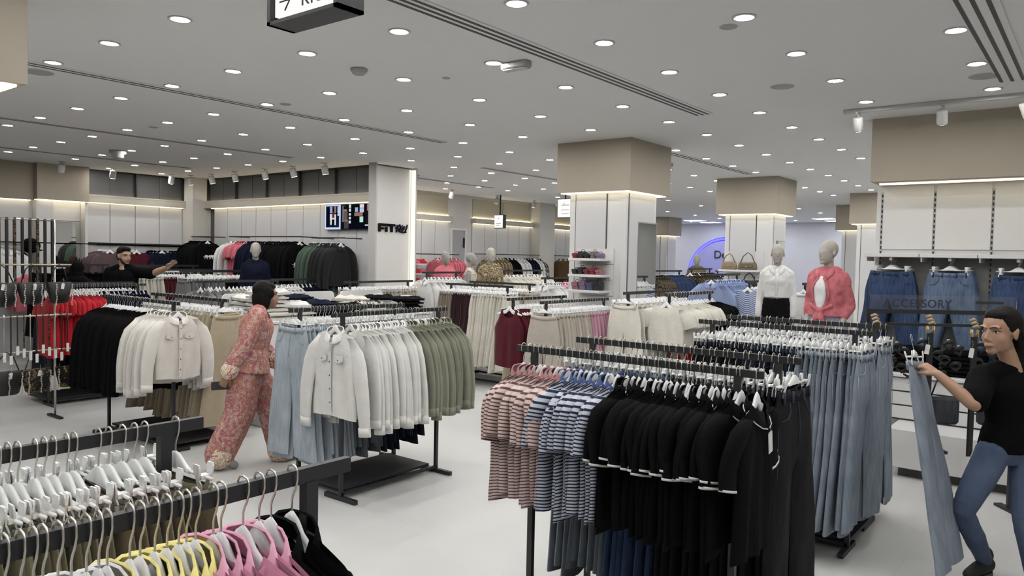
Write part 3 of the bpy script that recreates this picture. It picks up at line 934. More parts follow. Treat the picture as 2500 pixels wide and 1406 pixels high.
def rack(label, rails, base=True, foot=.30, board=None, name='clothes_rack', post_in=.10, group='black clothes racks'):
    """rails: list of (axis, a0, a1, c, z). Each rail sits on two posts with crosswise feet."""
    ax, a0, a1, c, z = rails[0]
    cx = (a0+a1)/2
    loc = (cx, c, 0) if ax == 'x' else (c, cx, 0)
    t = thing(name, label, 'clothes rack', loc, 0, group)
    def bx(mb, a_0, a_1, c_0, c_1, z0, z1):
        if ax == 'x': mb.box(a_0-loc[0], a_1-loc[0], c_0-loc[1], c_1-loc[1], z0, z1)
        else: mb.box(c_0-loc[0], c_1-loc[0], a_0-loc[1], a_1-loc[1], z0, z1)
        return mb
    for (ax_, r0, r1, rc, rz) in rails:
        bx(MB(), r0, r1, rc-.009, rc+.009, rz-.03, rz).build('rail', M_BLACK, t)
        for e in (r0+post_in, r1-post_in):
            bx(MB(), e-.014, e+.014, rc-.012, rc+.012, .02, rz-.03).build('post', M_BLACK, t)
            if base: bx(MB(), e-.016, e+.016, rc-foot/2, rc+foot/2, .0, .032).build('foot', M_BLACK, t)
        if base: bx(MB(), r0+post_in, r1-post_in, rc-.012, rc+.012, .032, .055).build('base_bar', M_BLACK, t)
    if board:
        b0, b1, c0, c1 = board
        bx(MB(), b0, b1, c0, c1, .055, .075).build('base_board', M_BLACKWOOD, t)
    return t

FAMILY_N = {}
def hang(rail, slots, hk, place, hlevel=0, far=False, rzj=.05, flipfirst=False):
    """slots: list of (position along rail, proto key, name, colour phrase, category). Labels count from the end the camera sees first."""
    ax, a0, a1, c, z = rail
    cnt = {}; tot = 0
    rs = random.Random(int(abs(a0*100)+abs(c*1000)))
    for (pos, key, name, desc, cat, *ex) in slots:
        cnt[desc] = cnt.get(desc, 0)+1; tot += 1
        rz = (-math.pi/2 if ax == 'x' else 0.0) + rs.uniform(-rzj, rzj)
        loc = (pos, c, z) if ax == 'x' else (c, pos, z)
        v = rs.randrange(100)
        if key: place_garment(key, v, loc, rz, name, '%s, %s from the %s %s' % (desc, ordn(cnt[desc]), 'left' if ax == 'x' else 'right', place), cat, '%s %s' % (cat, place), far, ex[0] if ex else ())
        k = hk if isinstance(hk, str) else hk(tot-1)
        place_hanger(k, loc, rz, 'white %s, %s from the %s %s' % ('clip hanger' if k == 'clip' else 'shirt hanger', ordn(tot), 'left' if ax == 'x' else 'right', place), 'hangers %s' % place, hlevel)

def spread(a, b, n, jit=.25, seed=1):
    rs = random.Random(seed*31+n)
    st = (b-a)/max(1, n-1)
    return [a+st*i+rs.uniform(-jit, jit)*st for i in range(n)]

def shirt_front(m, buttons, L=.50, flaps=True, y=-.034, z0=-.19):
    """placket, buttons and pocket flaps lying on the front of a hanging shirt"""
    out = []
    mb = MB(); mb.grid([[(-.014, y-.004, z0-.01), (.014, y-.004, z0-.01)], [(-.014, y-.012, z0-.08), (.014, y-.012, z0-.08)], [(-.014, y-.010, z0-L*.55), (.014, y-.010, z0-L*.55)], [(-.014, y-.004, z0-L), (.014, y-.004, z0-L)]], flip=True)
    out.append(('placket', mb.mesh(m, 'placket')))
    for k in range(5):
        b = MB(); b.ell((0, y-.015+.002*k, z0-.05-.095*k), (.0055, .003, .0055), 8, 6); out.append(('button', b.mesh(buttons, 'button')))
    if flaps:
        for s in (-1, 1):
            b = MB(); x = s*.085; b.prism([(x-.045, z0-.10), (x+.045, z0-.10), (x+.045, z0-.135), (x, z0-.150), (x-.045, z0-.135)], y-.010, y-.005, 'y'); out.append(('pocket_flap', b.mesh(m, 'pocket_flap')))
            b = MB(); b.ell((x, y-.012, z0-.128), (.005, .003, .005), 8, 6); out.append(('button', b.mesh(buttons, 'button')))
    return out
# ------------------------------------------------------------------ fabrics
F_IVORY = fabric('ivory_cotton', (.74, .735, .70, 1), objvar=.04)
F_OFFWHITE = fabric('off_white_cotton', (.74, .71, .66, 1), objvar=.04)
F_CREAM = fabric('cream_jersey', (.72, .69, .61, 1), objvar=.05)
F_WHITE = fabric('white_cotton', (.78, .78, .77, 1), objvar=.03)
F_SAGE = fabric('sage_green_cotton', rgb(137, 138, 122), objvar=.10)
F_BLACK = fabric('black_jersey', (.0055, .0055, .0065, 1), objvar=.15, sheen=0)
F_NAVY = fabric('navy_jersey', (.009, .012, .026, 1), objvar=.2, sheen=0)
F_RED = fabric('red_knit', rgb(186, 30, 42), objvar=.12)
F_PINKSALMON = fabric('salmon_pink_cotton', rgb(205, 110, 122), objvar=.08)
F_PINK = fabric('pale_pink_poplin', rgb(232, 170, 194), objvar=.05)
F_PINKTR = fabric('dusty_pink_linen', rgb(196, 150, 166), objvar=.08)
F_YELLOW = fabric('pale_yellow_poplin', rgb(240, 228, 150), objvar=.05)
F_BEIGE = fabric('beige_twill', rgb(178, 165, 142), objvar=.09)
F_STONE = fabric('stone_linen', rgb(186, 178, 166), objvar=.09)
F_TAUPE = fabric('taupe_twill', rgb(142, 131, 116), objvar=.1)
F_BURG = fabric('burgundy_jersey', rgb(84, 16, 32), objvar=.15)
F_PLUM = fabric('dark_plum_crepe', rgb(58, 34, 38), objvar=.15)
F_MAUVE = fabric('mauve_brown_fleece', rgb(96, 78, 80), objvar=.1)
F_DGREEN = fabric('dark_green_fleece', rgb(70, 86, 74), objvar=.12)
F_GREY = fabric('grey_marl', rgb(120, 120, 122), objvar=.12)
F_CHAR = fabric('charcoal_jersey', rgb(40, 40, 42), objvar=.15)
F_LBLUE = fabric('pale_blue_poplin', rgb(150, 166, 206), objvar=.08)
F_BROWN = fabric('brown_suede', rgb(104, 80, 52), objvar=.12)
F_KHAKI = fabric('khaki_canvas', rgb(106, 100, 78), objvar=.10)
F_DUSTROSE = fabric('dusty_rose_pique', rgb(166, 118, 118), objvar=.06)
F_SLATE = fabric('slate_blue_pique', rgb(66, 86, 130), objvar=.06)
F_PIPING = fabric('white_piping', (.75, .75, .73, 1), objvar=0)
D_PALE = denim('pale_blue_denim', rgb(150, 160, 170), rgb(192, 202, 210), fade=.42)
D_GREYBLUE = denim('grey_blue_denim', rgb(92, 99, 107), rgb(132, 139, 147), fade=.5)
D_WASH = denim('washed_grey_denim', rgb(118, 127, 139), rgb(155, 164, 175), fade=.45)
D_NAVY = denim('navy_denim', rgb(26, 30, 42), rgb(44, 51, 68), fade=.45)
D_MID = denim('mid_blue_denim', rgb(40, 54, 84), rgb(72, 90, 122), fade=.55)
D_LIGHTMID = denim('light_mid_denim', rgb(80, 97, 126), rgb(120, 137, 162), fade=.6)
D_BLACK = denim('black_denim', rgb(16, 17, 20), rgb(34, 35, 40), fade=.4)
D_GREEN = denim('grey_green_denim', rgb(96, 102, 96), rgb(134, 140, 132), fade=.5)
F_STRIPE_P = striped('rose_striped_knit', rgb(214, 194, 188), rgb(98, 72, 74), .0155, .36)
F_STRIPE_B = striped('navy_striped_knit', rgb(196, 200, 210), rgb(38, 44, 66), .0155, .42)
F_STRIPE_L = striped('sky_striped_cotton', rgb(200, 208, 226), rgb(90, 108, 160), .03, .4)
F_LEOPARD = printed('dark_animal_print', [(0, rgb(30, 26, 24)), (.55, rgb(96, 84, 66)), (.72, rgb(38, 34, 30))], 10)
F_TAPESTRY = printed('gold_tapestry_print', [(0, rgb(120, 106, 80)), (.52, rgb(168, 150, 118)), (.66, rgb(92, 78, 58)), (.8, rgb(190, 176, 148))], 15)
F_BWPRINT = printed('black_white_print', [(0, rgb(22, 22, 26)), (.6, rgb(214, 210, 204)), (.72, rgb(26, 26, 30))], 12)
F_LACE = printed('cream_crochet', [(0, rgb(196, 188, 172)), (.62, rgb(222, 216, 202)), (.75, rgb(160, 150, 134))], 14)
STITCH_T = mat('tan_stitching', (.22, .20, .18, 1), .8, var=.05)
STITCH_G = mat('grey_stitching', (.33, .37, .42, 1), .8, var=.05)
STITCH_D = mat('dark_stitching', (.035, .04, .06, 1), .8, var=.05)

for _m in (F_BLACK, F_NAVY, F_CHAR): _m.node_tree.nodes['Principled BSDF'].inputs['Specular IOR Level'].default_value = .07
# ------------------------------------------------------------------ garment prototypes
def polo(seed, m, mc, pipe=None):
    p = g_shirt(seed, m, sleeveL=.21, L=.58, cuffs=False, m_collar=mc, sw=.175, chest=.235, hem=.24, fold=.016, t=.026)
    for s in (-1, 1):                                       # ribbed cuff band at the end of each short sleeve
        if pipe: p.append(('cuff_piping', cuff_mesh(s, sw=.175, L=.21, out=.060, r1=.0755, t1=.021, grow=1.05, h=.0045, bend=.01, seed=seed), pipe))
    if pipe:
        V, F, U = collar_mesh()
        mb = MB()
        pts = [V[i] for i in range(1, len(V), 3)]
        mb.tube([(a[0]*1.02, a[1]*1.05, a[2]) for a in pts], .0022, 5)
        p.append(('collar_piping', (mb.V, mb.F, mb.U), pipe))
    return p
proto('polo_rose', lambda s: polo(s, F_STRIPE_P, F_DUSTROSE), 3)
proto('polo_blue', lambda s: polo(s, F_STRIPE_B, F_SLATE), 3)
proto('polo_black', lambda s: polo(s, F_BLACK, F_BLACK, F_PIPING), 4)
proto('shirt_ivory', lambda s: g_shirt(s, F_IVORY, .63, .62, fold=.016, chest=.22), 4)
proto('shirt_sage', lambda s: g_shirt(s, F_SAGE, .62, .64, fold=.018, chest=.22), 4)
proto('shirt_offwhite', lambda s: g_shirt(s, F_OFFWHITE, .60, .60, fold=.014, chest=.235, hem=.22), 3)
proto('knit_black', lambda s: g_shirt(s, F_BLACK, .66, .72, collar=False, cuffs=False, fold=.02), 3)
proto('blouse_pink', lambda s: g_shirt(s, F_PINK, .55, .60, fold=.014, drop=.09, nu=27, nv=16, neck=.062), 2)
proto('blouse_yellow', lambda s: g_shirt(s, F_YELLOW, .55, .60, fold=.014, drop=.09, nu=27, nv=16, neck=.062), 2)
proto('blouse_white', lambda s: g_shirt(s, F_WHITE, .55, .60, fold=.014, drop=.09, nu=27, nv=16, neck=.062), 2)
proto('blouse_black', lambda s: g_shirt(s, F_BLACK, .55, .60, fold=.014, drop=.09, nu=27, nv=16, neck=.062), 2)
proto('khaki', lambda s: g_trousers(s, F_KHAKI, seams=STITCH_T, L=.80, hem=.12), 3)
J = dict(L=1.0, hip=.215, hem=.135, fold=.012)
proto('jeans_pale', lambda s: g_trousers(s, D_PALE, seams=STITCH_G, **J), 3)
proto('jeans_greyblue', lambda s: g_trousers(s, D_GREYBLUE, seams=STITCH_D, **J), 3)
proto('jeans_wash', lambda s: g_trousers(s, D_WASH, seams=STITCH_G, **dict(J, hem=.14, spread=.045, L=1.05)), 3)
proto('jeans_navy', lambda s: g_trousers(s, D_NAVY, seams=STITCH_D, **J), 3)
proto('jeans_mid', lambda s: g_trousers(s, D_MID, seams=STITCH_D, **J), 3)
proto('jeans_black', lambda s: g_trousers(s, D_BLACK, seams=STITCH_D, **J), 3)
proto('trousers_beige', lambda s: g_trousers(s, F_BEIGE, L=.98, hem=.14, fold=.016), 3)
proto('shorts_stone', lambda s: g_trousers(s, F_STONE, L=.92, hem=.15, fold=.02), 3)
proto('trousers_pink', lambda s: g_trousers(s, F_PINKTR, L=.92, hem=.15, fold=.02), 2)
TANK = dict(strap=.115, chest=.20, hem=.20, slope=.2, L=.60, neck=.085, drop=.10, fold=.01)
proto('tank_burgundy', lambda s: [('body', top_body(s, **TANK), F_BURG)], 2)
proto('tee_cream', lambda s: g_shirt(s, F_CREAM, .15, .46, collar=False, cuffs=False, drop=.045, neck=.085, chest=.22, hem=.21, fold=.01, t=.024), 3)
proto('tee_black', lambda s: g_shirt(s, F_BLACK, .15, .46, collar=False, cuffs=False, drop=.045, neck=.085, chest=.22, hem=.21, fold=.01, t=.024), 2)
# distant, one mesh each
def far_shirt(key, m, sl=.58, L=.62, n=3, **kw): proto(key, lambda s: g_shirt(s, m, sl, L, cuffs=False, nu=13, nv=9, **kw), n, True)
def far_pants(key, m, n=3, **kw): proto(key, lambda s: g_trousers(s, m, **dict(dict(L=.98, hem=.15, fold=.02, nv=12, nu=7), **kw)), n, True)
far_shirt('f_red', F_RED, .16, .68, collar=False, fold=.018)
far_shirt('f_black', F_BLACK, .58, .62); far_shirt('f_navy', F_NAVY); far_shirt('f_salmon', F_PINKSALMON, .2, .6)
far_shirt('f_mauve', F_MAUVE, .56, .62, collar=False); far_shirt('f_burg', F_BURG, .5, .6, collar=False); far_shirt('f_dgreen', F_DGREEN)
far_shirt('f_grey', F_GREY, .16, .6, collar=False); far_shirt('f_white', F_WHITE, .5, .7); far_shirt('f_lblue', F_LBLUE, .62, .86, hem=.27, fold=.022)
far_shirt('f_tapestry', F_TAPESTRY); far_shirt('f_brown', F_BROWN, .5, .5); far_shirt('f_bw', F_BWPRINT, .5, .6); far_shirt('f_leopard', F_LEOPARD, .5, .6)
far_shirt('f_charcoal', F_CHAR); far_shirt('f_yellow', F_YELLOW, .2, .55); far_shirt('f_pinkpale', F_PINK, .2, .55); far_shirt('f_cream', F_CREAM, .2, .6)
far_shirt('f_stripe', F_STRIPE_L, .22, .8, collar=False, chest=.2, hem=.2); far_shirt('f_denim', D_MID, .3, .6); far_shirt('f_lace', F_LACE, .3, .8, collar=False)
far_pants('p_taupe', F_TAUPE); far_pants('p_plum', F_PLUM); far_pants('p_cream', F_CREAM); far_pants('p_stone', F_STONE); far_pants('p_navy', D_NAVY)
far_pants('p_black', F_BLACK); far_pants('p_green', F_DGREEN); far_pants('p_burg', F_BURG); far_pants('p_grey', F_GREY); far_pants('p_white', F_WHITE)
far_pants('p_shortblack', F_BLACK, L=.42, hem=.13, crotch=.22)

def S(a, b, n, key, name, desc, cat, seed=1, jit=.25):
    return [(p, key, name, desc, cat) for p in spread(a, b, n, jit, seed)]

# ------------------------------------------------------------------ near left rack: blouses in front, khaki trousers behind
rack('black twin-rail clothes rack holding pink and yellow blouses and khaki trousers', [('x', -.25, 1.045, 1.25, 1.37), ('x', -.25, 1.045, 1.83, 1.37)], board=(-.1, .9, 1.28, 1.8))
xs = [.365, .385, .407, .428, .445, .458, .479, .498, .520, .539, .552, .588, .605, .630, .651, .672, .686, .703, .737, .752, .797, .831, .857, .905]
kinds = ['blouse_white']*10 + ['blouse_yellow']*7 + ['blouse_pink']*5 + ['blouse_black']*2
nm = {'blouse_white': 'white blouse', 'blouse_yellow': 'pale yellow blouse', 'blouse_pink': 'pale pink blouse', 'blouse_black': 'black blouse'}
hang(('x', -.25, 1.045, 1.25, 1.37), [(x, k, 'blouse', nm[k], 'blouse') for x, k in zip(xs, kinds)], 'top', 'on the nearest rail', 0, rzj=.07)
xs = [.47, .50, .53, .56, .586, .604, .622, .656, .674, .693, .720, .736, .789, .812, .844, .872, .897, .975]
hang(('x', -.25, 1.045, 1.83, 1.37), [(x, 'khaki', 'trousers', 'khaki canvas trousers', 'trousers') for x in xs], 'clip', 'on the rail behind the pink and yellow blouses', 0, rzj=.07)

# ------------------------------------------------------------------ centre rack: ivory and sage shirts, jeans behind
rack('black twin-rail clothes rack holding ivory and sage shirts in front of pale jeans', [('x', 3.455, 4.65, 4.33, 1.37), ('x', 3.49, 4.69, 4.88, 1.37)], board=(3.6, 4.5, 4.36, 4.86), foot=.34)
M_BTN = mat('grey_button', (.06, .06, .07, 1), .4, var=.05)
hang(('x', 3.455, 4.65, 4.33, 1.37), [(3.49, 'shirt_ivory', 'shirt', 'ivory long-sleeved shirt', 'shirt', shirt_front(F_IVORY, M_BTN)+[('price_tag', flat_tag(-.02, -.05, -.20, .035, .055, .3).mesh(M_TAG, 'price_tag'))])] + S(3.63, 4.10, 14, 'shirt_ivory', 'shirt', 'ivory long-sleeved shirt', 'shirt', 2)
     + S(4.14, 4.62, 12, 'shirt_sage', 'shirt', 'sage green long-sleeved shirt', 'shirt', 3), 'top', 'on the centre rack, walking woman side', 0)
hang(('x', 3.49, 4.69, 4.88, 1.37), S(3.52, 3.60, 3, 'jeans_pale', 'jeans', 'pale blue jeans', 'jeans') + S(3.68, 3.90, 8, 'jeans_pale', 'jeans', 'pale blue jeans', 'jeans', 5)
     + S(3.93, 4.22, 8, 'jeans_greyblue', 'jeans', 'grey-blue jeans', 'jeans') + S(4.25, 4.64, 9, 'jeans_navy', 'jeans', 'navy jeans', 'jeans'), 'clip', 'behind the ivory and sage shirts', 0)

# ------------------------------------------------------------------ right front rack: striped and black polos, jeans behind
rack('black twin-rail clothes rack holding striped and black polo shirts', [('y', 1.02, 2.21, 2.88, 1.38), ('y', 1.04, 2.22, 3.41, 1.38)], board=(1.15, 2.1, 2.9, 3.4))
tag_me = flat_tag(.035, -.045, -.235, .042, .085, .16)
hang(('y', 1.02, 2.21, 2.88, 1.38), S(1.045, 1.05, 1, 'polo_black', 'polo_shirt', 'black polo shirt with white piping', 'polo shirt') + S(1.10, 1.61, 21, 'polo_black', 'polo_shirt', 'black polo shirt with white piping', 'polo shirt')
     + S(1.66, 1.88, 9, 'polo_blue', 'polo_shirt', 'navy striped polo shirt with slate collar', 'polo shirt') + S(1.92, 2.17, 9, 'polo_rose', 'polo_shirt', 'rose striped polo shirt with dusty collar', 'polo shirt'),
     'top', 'on the polo rail', 0, rzj=.13)
o = tag_me.build('price_tag', M_TAG, None, (2.88, 1.045, 1.38)); tag(o, 'white paper price tag hanging from the front black polo shirt', 'price tag')
hang(('y', 1.04, 2.22, 3.41, 1.38), S(1.07, 1.60, 17, 'jeans_black', 'jeans', 'black jeans', 'jeans') + S(1.64, 1.86, 8, 'jeans_mid', 'jeans', 'mid-blue jeans', 'jeans')
     + S(1.89, 2.18, 9, 'jeans_greyblue', 'jeans', 'grey-blue jeans', 'jeans'), 'clip', 'behind the polo shirts', 0, rzj=.08)

# ------------------------------------------------------------------ right rear rack: jeans on both rails
rack('black twin-rail clothes rack full of jeans beside the pink-shirted mannequin', [('y', 1.11, 2.24, 5.0, 1.39), ('y', 1.13, 2.28, 5.6, 1.39)], board=(1.2, 2.1, 5.02, 5.58))
hang(('y', 1.11, 2.24, 5.0, 1.39), S(1.14, 1.50, 11, 'jeans_wash', 'jeans', 'washed grey-blue jeans', 'jeans') + S(1.53, 1.84, 10, 'jeans_navy', 'jeans', 'navy jeans', 'jeans')
     + S(1.87, 2.2, 11, 'jeans_black', 'jeans', 'black jeans', 'jeans'), 'clip', 'on the rail behind the clip-hanger jeans', 0, rzj=.08)
hang(('y', 1.13, 2.28, 5.6, 1.39), S(1.16, 1.6, 11, 'jeans_wash', 'jeans', 'washed grey-blue jeans', 'jeans') + S(1.64, 2.24, 15, 'jeans_greyblue', 'jeans', 'grey-blue jeans', 'jeans'), 'clip', 'on the rail nearest the mannequins', 1, rzj=.08)

# ------------------------------------------------------------------ left middle rack: off-white shirts, black knits, beige trousers
rack('black twin-rail clothes rack holding off-white shirts and black knits', [('y', 6.36, 7.80, 3.42, 1.345), ('y', 6.50, 7.95, 3.97, 1.345)], board=(6.5, 7.7, 3.45, 3.95))
hang(('y', 6.36, 7.80, 3.42, 1.345), [(6.38, 'shirt_offwhite', 'shirt', 'off-white collared shirt', 'shirt', shirt_front(F_OFFWHITE, M_BTN))] + S(6.45, 6.76, 6, 'shirt_offwhite', 'shirt', 'off-white collared shirt', 'shirt') + S(6.83, 7.74, 21, 'knit_black', 'knit_top', 'black long-sleeved knit top', 'top'),
     'top', 'on the rail beside the red tops', 1)
hang(('y', 6.50, 7.95, 3.97, 1.345), S(6.50, 7.85, 18, 'trousers_beige', 'trousers', 'beige drawstring trousers', 'trousers'), 'clip', 'behind the off-white shirts', 1)

# ------------------------------------------------------------------ left rear rack: red tops and dark tops
rack('black twin-rail clothes rack holding red tops near the belt stand', [('x', 3.42, 4.62, 9.40, 1.375), ('x', 3.62, 4.75, 9.98, 1.375)], board=(3.5, 4.5, 9.42, 9.96))
hang(('x', 3.42, 4.62, 9.40, 1.375), S(3.48, 4.05, 20, 'f_red', 'knit_top', 'red short-sleeved knit top', 'top') + S(4.10, 4.58, 12, 'f_navy', 'knit_top', 'dark navy top', 'top'), 'top', 'on the red-top rail', 1, True)
hang(('x', 3.62, 4.75, 9.98, 1.375), S(3.68, 4.7, 20, 'p_navy', 'trousers', 'dark denim trousers', 'trousers'), 'clip', 'behind the red tops', 2, True)

# ------------------------------------------------------------------ rack before the column: burgundy tanks, stone and pink trousers
rack('black twin-rail clothes rack holding a burgundy tank top and stone trousers', [('x', 6.08, 7.38, 4.40, 1.365), ('x', 6.25, 7.35, 4.95, 1.365)], board=(6.3, 7.2, 4.43, 4.92))
hang(('x', 6.08, 7.38, 4.40, 1.365), S(6.14, 6.74, 13, 'shorts_stone', 'trousers', 'stone drawstring trousers', 'trousers') + S(6.80, 7.30, 10, 'trousers_pink', 'trousers', 'dusty pink trousers', 'trousers'), 'clip', 'before the panelled column', 1)
hang(('x', 6.25, 7.35, 4.95, 1.365), S(6.29, 6.50, 5, 'tank_burgundy', 'tank_top', 'burgundy sleeveless tank top', 'tank top') + S(6.55, 7.3, 12, 'trousers_beige', 'trousers', 'beige trousers', 'trousers'), lambda i: 'top' if i < 5 else 'clip', 'on the rear rail before the column', 1)

# ------------------------------------------------------------------ rack beside the column: cream tees and long cream trousers
rack('black twin-rail clothes rack holding cream tees and black tees by the column mirror', [('x', 7.02, 8.22, 3.52, 1.46), ('x', 6.90, 8.15, 3.93, 1.46)], board=(7.1, 8.0, 3.55, 3.95))
hang(('x', 7.02, 8.22, 3.52, 1.46), S(7.06, 7.82, 13, 'tee_cream', 't_shirt', 'cream cropped t-shirt', 't-shirt') + S(7.9, 8.18, 5, 'tee_black', 't_shirt', 'black t-shirt', 't-shirt'), 'top', 'beside the column mirror', 1)
hang(('x', 6.90, 8.15, 3.93, 1.46), S(6.93, 8.1, 13, 'p_cream', 'trousers', 'cream long trousers', 'trousers'), 'clip', 'behind the cream tees', 2, True)
hang(('x', 6.90, 8.15, 3.98, .98), S(7.4, 8.1, 6, 'f_red', 'knit_top', 'red top', 'top'), 'top', 'below the cream tees', 2, True)

# ------------------------------------------------------------------ racks further back
def far_rack(label, rails, place, slotsets, hk='top'):
    rack(label, rails, board=None)
    for r, s in zip(rails, slotsets):
        hang(r, s, hk if isinstance(hk, str) else hk[rails.index(r)], place[rails.index(r)], 2, True)
far_rack('black clothes rack of taupe, plum and cream trousers behind the sage shirts', [('y', 6.40, 7.65, 8.2, 1.40), ('y', 6.45, 7.7, 8.78, 1.42)],
         ['on the trouser rack behind the sage shirts', 'on the second rail of the plum trouser rack'],
         [S(6.45, 7.0, 12, 'p_cream', 'trousers', 'cream wide trousers', 'trousers') + S(7.04, 7.36, 8, 'p_plum', 'trousers', 'dark plum wide trousers', 'trousers') + S(7.4, 7.62, 6, 'p_taupe', 'trousers', 'taupe wide trousers', 'trousers'),
          S(6.5, 7.6, 14, 'p_stone', 'trousers', 'stone trousers', 'trousers')], 'clip')
far_rack('black clothes rack of cream, burgundy and green trousers below the man\'s hand', [('x', 5.45, 6.75, 11.55, 1.50), ('x', 5.6, 6.9, 12.2, 1.55)],
         ['on the trouser rack below the outstretched hand', 'behind the trousers below the outstretched hand'],
         [S(5.5, 5.85, 9, 'p_cream', 'trousers', 'cream trousers', 'trousers') + S(5.9, 6.3, 10, 'p_burg', 'trousers', 'burgundy trousers', 'trousers') + S(6.34, 6.5, 4, 'p_black', 'trousers', 'black trousers', 'trousers') + S(6.54, 6.7, 4, 'p_green', 'trousers', 'green trousers', 'trousers'),
          S(5.7, 6.8, 12, 'p_black', 'trousers', 'black trousers', 'trousers')], 'clip')
far_rack('black clothes rack of grey tops and a crochet dress behind the walking woman', [('x', 5.05, 6.25, 8.98, 1.42), ('x', 6.35, 7.4, 9.3, 1.42)],
         ['on the rail behind the walking woman', 'on the rail left of the lit pillar'],
         [S(5.1, 5.42, 7, 'f_grey', 'top', 'grey top', 'top') + S(5.5, 5.66, 4, 'f_lace', 'dress', 'cream crochet dress', 'dress') + S(5.72, 6.2, 9, 'f_white', 'top', 'white top', 'top'),
          S(6.4, 6.75, 7, 'f_white', 'top', 'white top', 'top') + S(6.8, 7.0, 4, 'f_navy', 'top', 'navy top', 'top') + S(7.05, 7.2, 4, 'f_black', 'top', 'black top', 'top') + S(7.22, 7.30, 2, 'f_dgreen', 'top', 'grey-green top', 'top')])
far_rack('black clothes rack of grey-green and black tops below the sportswear wall', [('x', 5.7, 6.95, 10.6, 1.50), ('x', 6.2, 7.2, 11.0, 1.5)],
         ['on the rack below the navy mannequin', 'on the rack beside the sportswear wall'],
         [S(5.76, 6.3, 10, 'p_grey', 'trousers', 'grey trousers', 'trousers') + S(6.36, 6.9, 10, 'p_black', 'trousers', 'black trousers', 'trousers'),
          S(6.26, 7.15, 14, 'p_black', 'trousers', 'black trousers', 'trousers')], 'clip')
far_rack('black clothes rack of stone trousers in front of the lit pillar', [('x', 6.75, 8.05, 8.20, 1.42)], ['in front of the lit pillar'],
         [S(6.8, 8.0, 18, 'p_stone', 'trousers', 'stone trousers', 'trousers')], 'clip')
far_rack('black clothes rack of white tops behind the folded clothes table', [('x', 8.15, 9.0, 8.10, 1.55)], ['behind the folded clothes table'],
         [S(8.2, 8.95, 11, 'f_white', 'top', 'white top', 'top')])
far_rack('black clothes rack of white, pink and yellow tops before the brown jackets', [('x', 9.3, 10.5, 6.72, 1.50), ('x', 9.9, 11.1, 8.0, 1.58)],
         ['on the pastel-top rack', 'on the rail behind the pastel tops'],
         [S(9.35, 9.7, 7, 'f_white', 'top', 'white top', 'top') + S(9.74, 9.9, 3, 'f_pinkpale', 'top', 'pale pink top', 'top') + S(9.95, 10.15, 4, 'f_yellow', 'top', 'pale yellow top', 'top') + S(10.2, 10.45, 5, 'f_white', 'top', 'white top', 'top'),
          S(9.95, 11.05, 12, 'f_cream', 'top', 'cream top', 'top')])
far_rack('black clothes rack of pale blue shirts beside the handbag column', [('x', 9.55, 10.6, 4.15, 1.63)], ['beside the handbag column'],
         [S(9.6, 10.55, 15, 'f_lblue', 'shirt', 'pale blue long shirt', 'shirt')])
far_rack('black clothes rack of sky-striped tops behind the white-bloused mannequin', [('x', 9.75, 10.6, 3.72, 1.55), ('x', 9.75, 10.6, 3.0, 1.55)], ['on the striped-top rack', 'behind the white-bloused mannequin'],
         [S(9.8, 10.55, 10, 'f_stripe', 'top', 'sky-striped top', 'top'), S(9.8, 10.55, 10, 'p_white', 'trousers', 'white trousers', 'trousers')])
far_rack('black clothes rack of cream trousers behind the pink-shirted mannequin', [('x', 9.6, 10.5, 1.95, 1.50)], ['behind the pink-shirted mannequin'],
         [S(9.65, 10.45, 10, 'p_cream', 'trousers', 'cream trousers', 'trousers')], 'clip')
far_rack('black clothes rack of animal-print and denim tops near the blue sign', [('x', 11.6, 12.9, 6.15, 1.62), ('x', 12.9, 13.9, 6.0, 1.66)], ['on the animal-print rack', 'on the rail near the blue sign'],
         [S(11.65, 12.1, 8, 'f_leopard', 'top', 'dark animal-print top', 'top') + S(12.15, 12.85, 12, 'f_denim', 'shirt', 'denim shirt', 'shirt'), S(12.95, 13.85, 10, 'f_leopard', 'top', 'dark animal-print top', 'top')])
far_rack('black clothes rack of mixed tops far down the aisle by the end wall', [('x', 15.5, 16.8, 6.6, 1.6)], ['far down the aisle'],
         [S(15.55, 16.75, 12, 'f_bw', 'top', 'black and white top', 'top')])

# ------------------------------------------------------------------ clothes on the walls
def wall_rail(label, ax, a0, a1, c, z, back):
    t = thing('wall_rail', label, 'clothes rail', (a0, c, z) if ax == 'x' else (c, a0, z), 0, 'rails on the walls')
    L = a1-a0
    if ax == 'x':
        MB().box(0, L, -.009, .009, -.02, 0).build('bar', M_BLACK, t)
        for e in (.05, L-.05): MB().box(e-.008, e+.008, .009, back-c, -.02, -.004).build('bracket', M_BLACK, t)
    else:
        MB().box(-.009, .009, 0, L, -.02, 0).build('bar', M_BLACK, t)
        for e in (.05, L-.05): MB().box(.009, back-c, e-.008, e+.008, -.02, -.004).build('bracket', M_BLACK, t)
    return t
def on_wall(label, ax, a0, a1, c, z, back, slots, place, hk='top'):
    wall_rail(label, ax, a0, a1, c, z, back)
    hang((ax, a0, a1, c, z), slots, hk, place, 2, True)
# back wall: garments facing out on short arms
for (x, key, desc) in ((5.93, 'f_mauve', 'mauve-brown sweatshirt'), (6.38, 'f_burg', 'dark burgundy sweatshirt'), (6.83, 'f_navy', 'navy sweatshirt'), (7.25, 'f_black', 'black sweatshirt')):
    on_wall('short black display arm for the %s group on the back wall' % desc.split(' sw')[0], 'y', 13.30, 13.79, x, 1.87, 13.79, S(13.32, 13.7, 5, key, 'sweatshirt', desc, 'sweatshirt'), 'on the back wall')
wall_rail('long black rail across the panelled back wall above the sweatshirts', 'x', 5.75, 7.44, 13.74, 1.90, 13.785)
